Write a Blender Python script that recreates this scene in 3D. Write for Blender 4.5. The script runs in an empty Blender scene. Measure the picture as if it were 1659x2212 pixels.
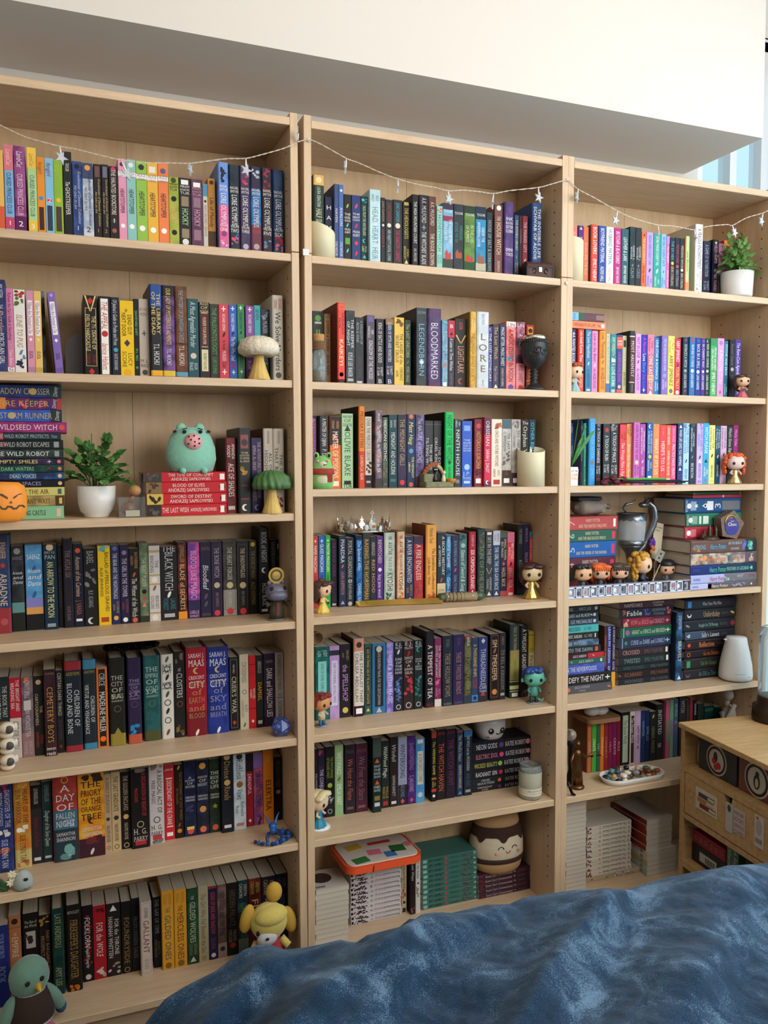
import bpy, math, random
import numpy as np
from mathutils import Matrix, Vector

# ------------------------------------------------------------------ camera
SC = bpy.context.scene
COL = SC.collection
W, H, F = 1659, 2212, 1825.07
CAM = np.array([-0.62416, -2.14288, 1.47491])
YAW, PITCH, ROLL = math.radians(21.533), math.radians(-3.2766), math.radians(-0.0257)
FWD = np.array([math.sin(YAW)*math.cos(PITCH), math.cos(YAW)*math.cos(PITCH), math.sin(PITCH)])
_r0 = np.array([math.cos(YAW), -math.sin(YAW), 0.0]); _u0 = np.cross(_r0, FWD)
RGT = math.cos(ROLL)*_r0 + math.sin(ROLL)*_u0
UPV = -math.sin(ROLL)*_r0 + math.cos(ROLL)*_u0
cam_data = bpy.data.cameras.new('camera'); cam = bpy.data.objects.new('camera', cam_data); COL.objects.link(cam)
cam_data.sensor_fit = 'VERTICAL'; cam_data.sensor_height = 24.0; cam_data.lens = F/H*24.0
cam_data.clip_start = 0.05; cam_data.clip_end = 60
cam.matrix_world = Matrix(((RGT[0], UPV[0], -FWD[0], CAM[0]), (RGT[1], UPV[1], -FWD[1], CAM[1]), (RGT[2], UPV[2], -FWD[2], CAM[2]), (0, 0, 0, 1)))
SC.camera = cam
SC.view_settings.view_transform = 'Standard'; SC.view_settings.look = 'None'; SC.view_settings.gamma = 1.0
SC.view_settings.use_curve_mapping = False
SC.view_settings.exposure = 0.08

# ------------------------------------------------------------------ light
world = bpy.data.worlds.new('daylight'); SC.world = world; world.use_nodes = True
_bg = world.node_tree.nodes['Background']; _bg.inputs[0].default_value = (0.60, 0.85, 0.95, 1); _bg.inputs[1].default_value = 1.05

def area_light(name, loc, target, sx, sy, power, color):
    L = bpy.data.lights.new(name, 'AREA'); L.shape = 'RECTANGLE'; L.size = sx; L.size_y = sy; L.energy = power; L.color = color
    o = bpy.data.objects.new(name, L); COL.objects.link(o); o.location = loc
    o.rotation_euler = (Vector(target)-Vector(loc)).to_track_quat('-Z', 'Y').to_euler()
    return o
# the room's ceiling lamp, daylight through the window on the right wall and through the window behind the photographer
area_light('ceiling_lamp_light', (-0.1, -1.55, 3.22), (0.3, -0.1, 1.7), 0.8, 0.8, 13, (1.0, 0.88, 0.76))
area_light('window_daylight', (1.78, -1.35, 2.05), (0.3, -0.2, 1.7), 1.5, 1.5, 26, (0.88, 0.94, 1.0))
area_light('rear_window_daylight', (1.0, -3.4, 2.2), (0.3, 0.0, 2.0), 1.9, 1.3, 72, (1.0, 0.96, 0.92))

# ------------------------------------------------------------------ projection helpers (photo frame 1659 x 2212)
class Case:
    def __init__(s, ang): s.M = Matrix.Translation((-.0005 if ang else 0, 0, 0)) @ Matrix.Rotation(ang, 4, 'Y'); s.I = s.M.inverted()
CASE = {'L': Case(-0.0068), 'M': Case(0), 'R': Case(0)}
SHELF = {'M1': 2.016, 'M2': 1.690, 'M3': 1.407, 'M4': 1.064, 'M5': .744, 'M6': .455, 'M7': .113}
for _k in list(SHELF): SHELF['R'+_k[1]] = SHELF[_k]
SHELF.update({'L1': 2.016, 'L2': 1.692, 'L3': 1.345, 'L4': 1.058, 'L5': .743, 'L6': .456, 'L7': .113})

def ray(px, py): return FWD + RGT*((px-W/2)/F) - UPV*((py-H/2)/F)
def at(row, px, py, Y):
    """point on the vertical plane Y of the bookcase a row belongs to, in that bookcase's own frame"""
    d = ray(px, py); s = (Y-CAM[1])/d[1]; p = CAM+s*d
    return CASE[row[0]].I @ Vector(p)
def on_shelf(row, px, py):
    """point on the shelf board seen at a pixel"""
    z = SHELF[row]
    d = ray(px, py); p = None
    zz = z
    for _ in range(4):
        s = (zz-CAM[2])/d[2]; p = CASE[row[0]].I @ Vector(CAM+s*d); zz += z-p.z
    return p
def spot(row, px, d, z=None):
    """X on the line (depth d, shelf height) that shows at column px; and metres per pixel there"""
    z = SHELF[row] if z is None else z
    x = 0.3
    for _ in range(12):
        p = np.array(CASE[row[0]].M @ Vector((x, d, z)))-CAM; dep = p@FWD
        e = W/2+F*(p@RGT)/dep-px; x -= e*dep/F*1.03
    return x, dep/F

# ------------------------------------------------------------------ materials
def lin(h):
    h = h.lstrip('#')
    if len(h) == 3: h = ''.join(c*2 for c in h)
    o = []
    for i in (0, 2, 4):
        c = int(h[i:i+2], 16)/255
        o.append(c/12.92 if c <= .04045 else ((c+.055)/1.055)**2.4)
    return o
GAIN = 1.08
def alb(h, g=None): return [min(.9, c*(GAIN if g is None else g)) for c in lin(h)]
MATS = {}
def mat(name, col, rough=.5, metal=0, noise=0, nscale=30, bump=0, trans=0, emit=None, ior=1.45, coat=0, sheen=0, alpha=None, g=None):
    if name in MATS: return MATS[name]
    m = bpy.data.materials.new(name); m.use_nodes = True; nt = m.node_tree; b = nt.nodes['Principled BSDF']
    c = alb(col, g) if isinstance(col, str) else list(col)
    b.inputs['Base Color'].default_value = (*c, 1); b.inputs['Roughness'].default_value = rough; b.inputs['Metallic'].default_value = metal
    b.inputs['IOR'].default_value = ior
    if trans: b.inputs['Transmission Weight'].default_value = trans
    if coat: b.inputs['Coat Weight'].default_value = coat
    if sheen: b.inputs['Sheen Weight'].default_value = sheen
    if alpha is not None: b.inputs['Alpha'].default_value = alpha
    if emit: b.inputs['Emission Color'].default_value = (*emit[0], 1); b.inputs['Emission Strength'].default_value = emit[1]
    if noise or bump:
        tc = nt.nodes.new('ShaderNodeTexCoord'); n = nt.nodes.new('ShaderNodeTexNoise'); n.inputs['Scale'].default_value = nscale; n.inputs['Detail'].default_value = 4
        nt.links.new(tc.outputs['Object'], n.inputs['Vector'])
        if noise:
            mx = nt.nodes.new('ShaderNodeMix'); mx.data_type = 'RGBA'
            mx.inputs[6].default_value = (*[x*(1-noise) for x in c], 1); mx.inputs[7].default_value = (*[min(1, x*(1+noise)) for x in c], 1)
            nt.links.new(n.outputs['Fac'], mx.inputs[0]); nt.links.new(mx.outputs[2], b.inputs['Base Color'])
        if bump:
            bp = nt.nodes.new('ShaderNodeBump'); bp.inputs['Strength'].default_value = bump; bp.inputs['Distance'].default_value = .004
            nt.links.new(n.outputs['Fac'], bp.inputs['Height']); nt.links.new(bp.outputs[0], b.inputs['Normal'])
    MATS[name] = m; return m

def wood(name, c1, c2, c3, scale, rough=.42):
    m = bpy.data.materials.new(name); m.use_nodes = True; nt = m.node_tree; b = nt.nodes['Principled BSDF']; N = nt.nodes.new; Lk = nt.links.new
    tc = N('ShaderNodeTexCoord'); mp = N('ShaderNodeMapping'); mp.inputs['Scale'].default_value = scale; Lk(tc.outputs['Object'], mp.inputs['Vector'])
    n1 = N('ShaderNodeTexNoise'); n1.inputs['Scale'].default_value = 1.0; n1.inputs['Detail'].default_value = 5; n1.inputs['Distortion'].default_value = .7; Lk(mp.outputs[0], n1.inputs['Vector'])
    n2 = N('ShaderNodeTexNoise'); n2.inputs['Scale'].default_value = 6.0; n2.inputs['Detail'].default_value = 3; Lk(mp.outputs[0], n2.inputs['Vector'])
    mx = N('ShaderNodeMix'); mx.data_type = 'FLOAT'; mx.inputs[0].default_value = .35; Lk(n1.outputs['Fac'], mx.inputs[2]); Lk(n2.outputs['Fac'], mx.inputs[3])
    cr = N('ShaderNodeValToRGB'); e = cr.color_ramp.elements; e[0].position = .36; e[1].position = .66
    e[0].color = (*lin(c1), 1); e[1].color = (*lin(c3), 1); k = e.new(.5); k.color = (*lin(c2), 1)
    Lk(mx.outputs[0], cr.inputs[0]); Lk(cr.outputs[0], b.inputs['Base Color']); b.inputs['Roughness'].default_value = rough
    MATS[name] = m; return m
BIRCH_X = wood('birch_veneer_along', 'c4a684', 'cdb190', 'd4ba9a', (5, 60, 60))
BIRCH_Z = wood('birch_veneer_upright', 'c4a684', 'cdb190', 'd4ba9a', (60, 60, 5))
BIRCH_B = wood('birch_back_panel', 'bc9d76', 'c6a881', 'cfb28c', (14, 60, 2.2))
OAK = wood('oak_veneer', 'b08a5a', 'bf9a68', 'caa877', (60, 6, 60))

def attr_mat(name, rough, mottled):
    m = bpy.data.materials.new(name); m.use_nodes = True; nt = m.node_tree; b = nt.nodes['Principled BSDF']; N = nt.nodes.new; Lk = nt.links.new
    b.inputs['Roughness'].default_value = rough; b.inputs['Specular IOR Level'].default_value = .22
    if mottled:
        a = N('ShaderNodeAttribute'); a.attribute_type = 'OBJECT'; a.attribute_name = 'cover_a'
        c = N('ShaderNodeAttribute'); c.attribute_type = 'OBJECT'; c.attribute_name = 'cover_b'
        tc = N('ShaderNodeTexCoord'); oi = N('ShaderNodeObjectInfo'); ad = N('ShaderNodeVectorMath'); ad.operation = 'ADD'
        Lk(tc.outputs['Object'], ad.inputs[0]); Lk(oi.outputs['Random'], ad.inputs[1])
        n = N('ShaderNodeTexNoise'); n.inputs['Scale'].default_value = 38; n.inputs['Detail'].default_value = 5; Lk(ad.outputs[0], n.inputs['Vector'])
        rp = N('ShaderNodeMapRange'); rp.inputs[1].default_value = .42; rp.inputs[2].default_value = .6; Lk(n.outputs['Fac'], rp.inputs[0])
        mx = N('ShaderNodeMix'); mx.data_type = 'RGBA'; Lk(rp.outputs[0], mx.inputs[0]); Lk(a.outputs['Color'], mx.inputs[6]); Lk(c.outputs['Color'], mx.inputs[7])
        Lk(mx.outputs[2], b.inputs['Base Color'])
    else:
        a = N('ShaderNodeAttribute'); a.attribute_type = 'GEOMETRY'; a.attribute_name = 'ink'; Lk(a.outputs['Color'], b.inputs['Base Color'])
    MATS[name] = m; return m
COVER = attr_mat('book_cover', .42, True)
INK = attr_mat('spine_print', .5, False)
def pages_mat():
    m = bpy.data.materials.new('book_pages'); m.use_nodes = True; nt = m.node_tree; b = nt.nodes['Principled BSDF']; N = nt.nodes.new; Lk = nt.links.new
    tc = N('ShaderNodeTexCoord'); mp = N('ShaderNodeMapping'); mp.inputs['Scale'].default_value = (900, 3, 3); Lk(tc.outputs['Object'], mp.inputs[0])
    n = N('ShaderNodeTexNoise'); n.inputs['Scale'].default_value = 1; n.inputs['Detail'].default_value = 3; Lk(mp.outputs[0], n.inputs[0])
    cr = N('ShaderNodeValToRGB'); cr.color_ramp.elements[0].color = (*lin('a89c88'), 1); cr.color_ramp.elements[1].color = (*lin('e0d8c8'), 1)
    Lk(n.outputs['Fac'], cr.inputs[0]); Lk(cr.outputs[0], b.inputs['Base Color']); b.inputs['Roughness'].default_value = .8
    return m
PAGES = pages_mat()

# ------------------------------------------------------------------ mesh builder
class MB:
    def __init__(s): s.v = []; s.f = []; s.c = []; s.col = None
    def add(s, vs, fs, m=None):
        o = len(s.v)
        if m is not None: vs = [m @ Vector(p) for p in vs]
        s.v += [tuple(p) for p in vs]; s.f += [tuple(i+o for i in f) for f in fs]
        if s.col is not None: s.c += [s.col]*len(vs)
        return s
    def box(s, c, d, m=None, bev=0):
        x, y, z = d[0]/2, d[1]/2, d[2]/2
        if bev:
            b = min(bev, x*.9, y*.9, z*.9); vs = []; fs = []
            for sx in (-1, 1):
                for sy in (-1, 1):
                    for sz in (-1, 1):
                        vs += [(c[0]+sx*x, c[1]+sy*(y-b), c[2]+sz*(z-b)), (c[0]+sx*(x-b), c[1]+sy*y, c[2]+sz*(z-b)), (c[0]+sx*(x-b), c[1]+sy*(y-b), c[2]+sz*z)]
            I = lambda a, b_, c_, k: (a*4+b_*2+c_)*3+k
            for a in (0, 1):
                q = [I(a, 0, 0, 0), I(a, 1, 0, 0), I(a, 1, 1, 0), I(a, 0, 1, 0)]; fs.append(q if a else q[::-1])
                q = [I(0, a, 0, 1), I(0, a, 1, 1), I(1, a, 1, 1), I(1, a, 0, 1)]; fs.append(q if a else q[::-1])
                q = [I(0, 0, a, 2), I(1, 0, a, 2), I(1, 1, a, 2), I(0, 1, a, 2)]; fs.append(q if a else q[::-1])
            for a in (0, 1):
                for b_ in (0, 1):
                    fs += [[I(a, b_, 0, 0), I(a, b_, 0, 1), I(a, b_, 1, 1), I(a, b_, 1, 0)], [I(a, 0, b_, 0), I(a, 0, b_, 2), I(a, 1, b_, 2), I(a, 1, b_, 0)], [I(0, a, b_, 1), I(0, a, b_, 2), I(1, a, b_, 2), I(1, a, b_, 1)]]
                    for c_ in (0, 1): fs.append([I(a, b_, c_, 0), I(a, b_, c_, 1), I(a, b_, c_, 2)])
            return s.add(vs, fs, m)
        vs = [(c[0]+a*x, c[1]+b*y, c[2]+e*z) for a in (-1, 1) for b in (-1, 1) for e in (-1, 1)]
        return s.add(vs, [(0, 1, 3, 2), (4, 6, 7, 5), (0, 4, 5, 1), (2, 3, 7, 6), (0, 2, 6, 4), (1, 5, 7, 3)], m)
    def lathe(s, prof, seg=20, c=(0, 0, 0), m=None, sx=1, sy=1, wob=None):
        vs = []; fs = []; n = len(prof)
        for i in range(seg):
            a = 2*math.pi*i/seg
            for (r, z) in prof:
                k = wob(a, z) if wob else 1
                vs.append((c[0]+r*k*sx*math.cos(a), c[1]+r*k*sy*math.sin(a), c[2]+z))
        for i in range(seg):
            j = (i+1) % seg
            for k in range(n-1): fs.append((i*n+k, j*n+k, j*n+k+1, i*n+k+1))
        two = prof[0][0] > 1e-6 and prof[-1][0] > 1e-6
        if prof[0][0] > 1e-6 and not two: fs.append([i*n for i in range(seg)][::-1])
        if prof[-1][0] > 1e-6 and not two: fs.append([i*n+n-1 for i in range(seg)])
        return s.add(vs, fs, m)
    def ell(s, c, r, seg=16, rings=10, e=1.0, m=None):
        pw = lambda t: math.copysign(abs(t)**e, t)
        vs = [(c[0], c[1], c[2]-r[2])]; fs = []
        for j in range(1, rings):
            p = -math.pi/2+math.pi*j/rings; cp, sp = pw(math.cos(p)), pw(math.sin(p))
            for i in range(seg):
                a = 2*math.pi*i/seg; vs.append((c[0]+r[0]*cp*pw(math.cos(a)), c[1]+r[1]*cp*pw(math.sin(a)), c[2]+r[2]*sp))
        vs.append((c[0], c[1], c[2]+r[2])); L = len(vs)-1
        for i in range(seg):
            k = (i+1) % seg; fs.append((0, 1+k, 1+i)); b = 1+(rings-2)*seg; fs.append((L, b+i, b+k))
            for j in range(rings-2): fs.append((1+j*seg+i, 1+j*seg+k, 1+(j+1)*seg+k, 1+(j+1)*seg+i))
        return s.add(vs, fs, m)
    def tube(s, pts, rad, seg=8, m=None, cap=True):
        pts = [Vector(p) for p in pts]; n = len(pts); vs = []; fs = []; pn = None
        if not hasattr(rad, '__len__'): rad = [rad]*n
        for i, p in enumerate(pts):
            t = (pts[min(i+1, n-1)]-pts[max(i-1, 0)]).normalized()
            if pn is None: pn = t.orthogonal().normalized()
            pn = (pn-t*pn.dot(t)).normalized(); bn = t.cross(pn)
            for k in range(seg):
                a = 2*math.pi*k/seg; vs.append(tuple(p+(pn*math.cos(a)+bn*math.sin(a))*rad[i]))
        for i in range(n-1):
            for k in range(seg):
                q = (k+1) % seg; fs.append((i*seg+k, i*seg+q, (i+1)*seg+q, (i+1)*seg+k))
        if cap: fs += [list(range(seg))[::-1], [(n-1)*seg+k for k in range(seg)]]
        return s.add(vs, fs, m)
    def prism(s, poly, th, m=None):
        n = len(poly); vs = [(x, 0, z) for x, z in poly]+[(x, th, z) for x, z in poly]
        fs = [list(range(n)), list(range(n, 2*n))[::-1]]+[(i, n+i, n+(i+1) % n, (i+1) % n) for i in range(n)]
        return s.add(vs, fs, m)
    def build(s, name, material, parent=None, smooth=False):
        me = bpy.data.meshes.new(name); me.from_pydata(s.v, [], s.f)
        if s.c:
            a = me.attributes.new('ink', 'FLOAT_COLOR', 'POINT'); a.data.foreach_set('color', np.array([(*c, 1.0) for c in s.c], dtype=np.float32).ravel())
        if smooth: me.polygons.foreach_set('use_smooth', [True]*len(me.polygons))
        me.materials.append(material if not isinstance(material, str) else MATS[material])
        o = bpy.data.objects.new(name, me); COL.objects.link(o)
        if parent is not None: o.parent = parent
        return o
def tag(o, label=None, cat=None, group=None, kind=None):
    for k, v in (('label', label), ('category', cat), ('group', group), ('kind', kind)):
        if v: o[k] = v
    return o
def thing(name, label, cat, row, loc, rz=0, group=None):
    o = bpy.data.objects.new(name, None); COL.objects.link(o); o.empty_display_size = .02
    o.matrix_world = CASE[row[0]].M @ Matrix.Translation(loc) @ Matrix.Rotation(rz, 4, 'Z')
    return tag(o, label, cat, group)
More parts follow.
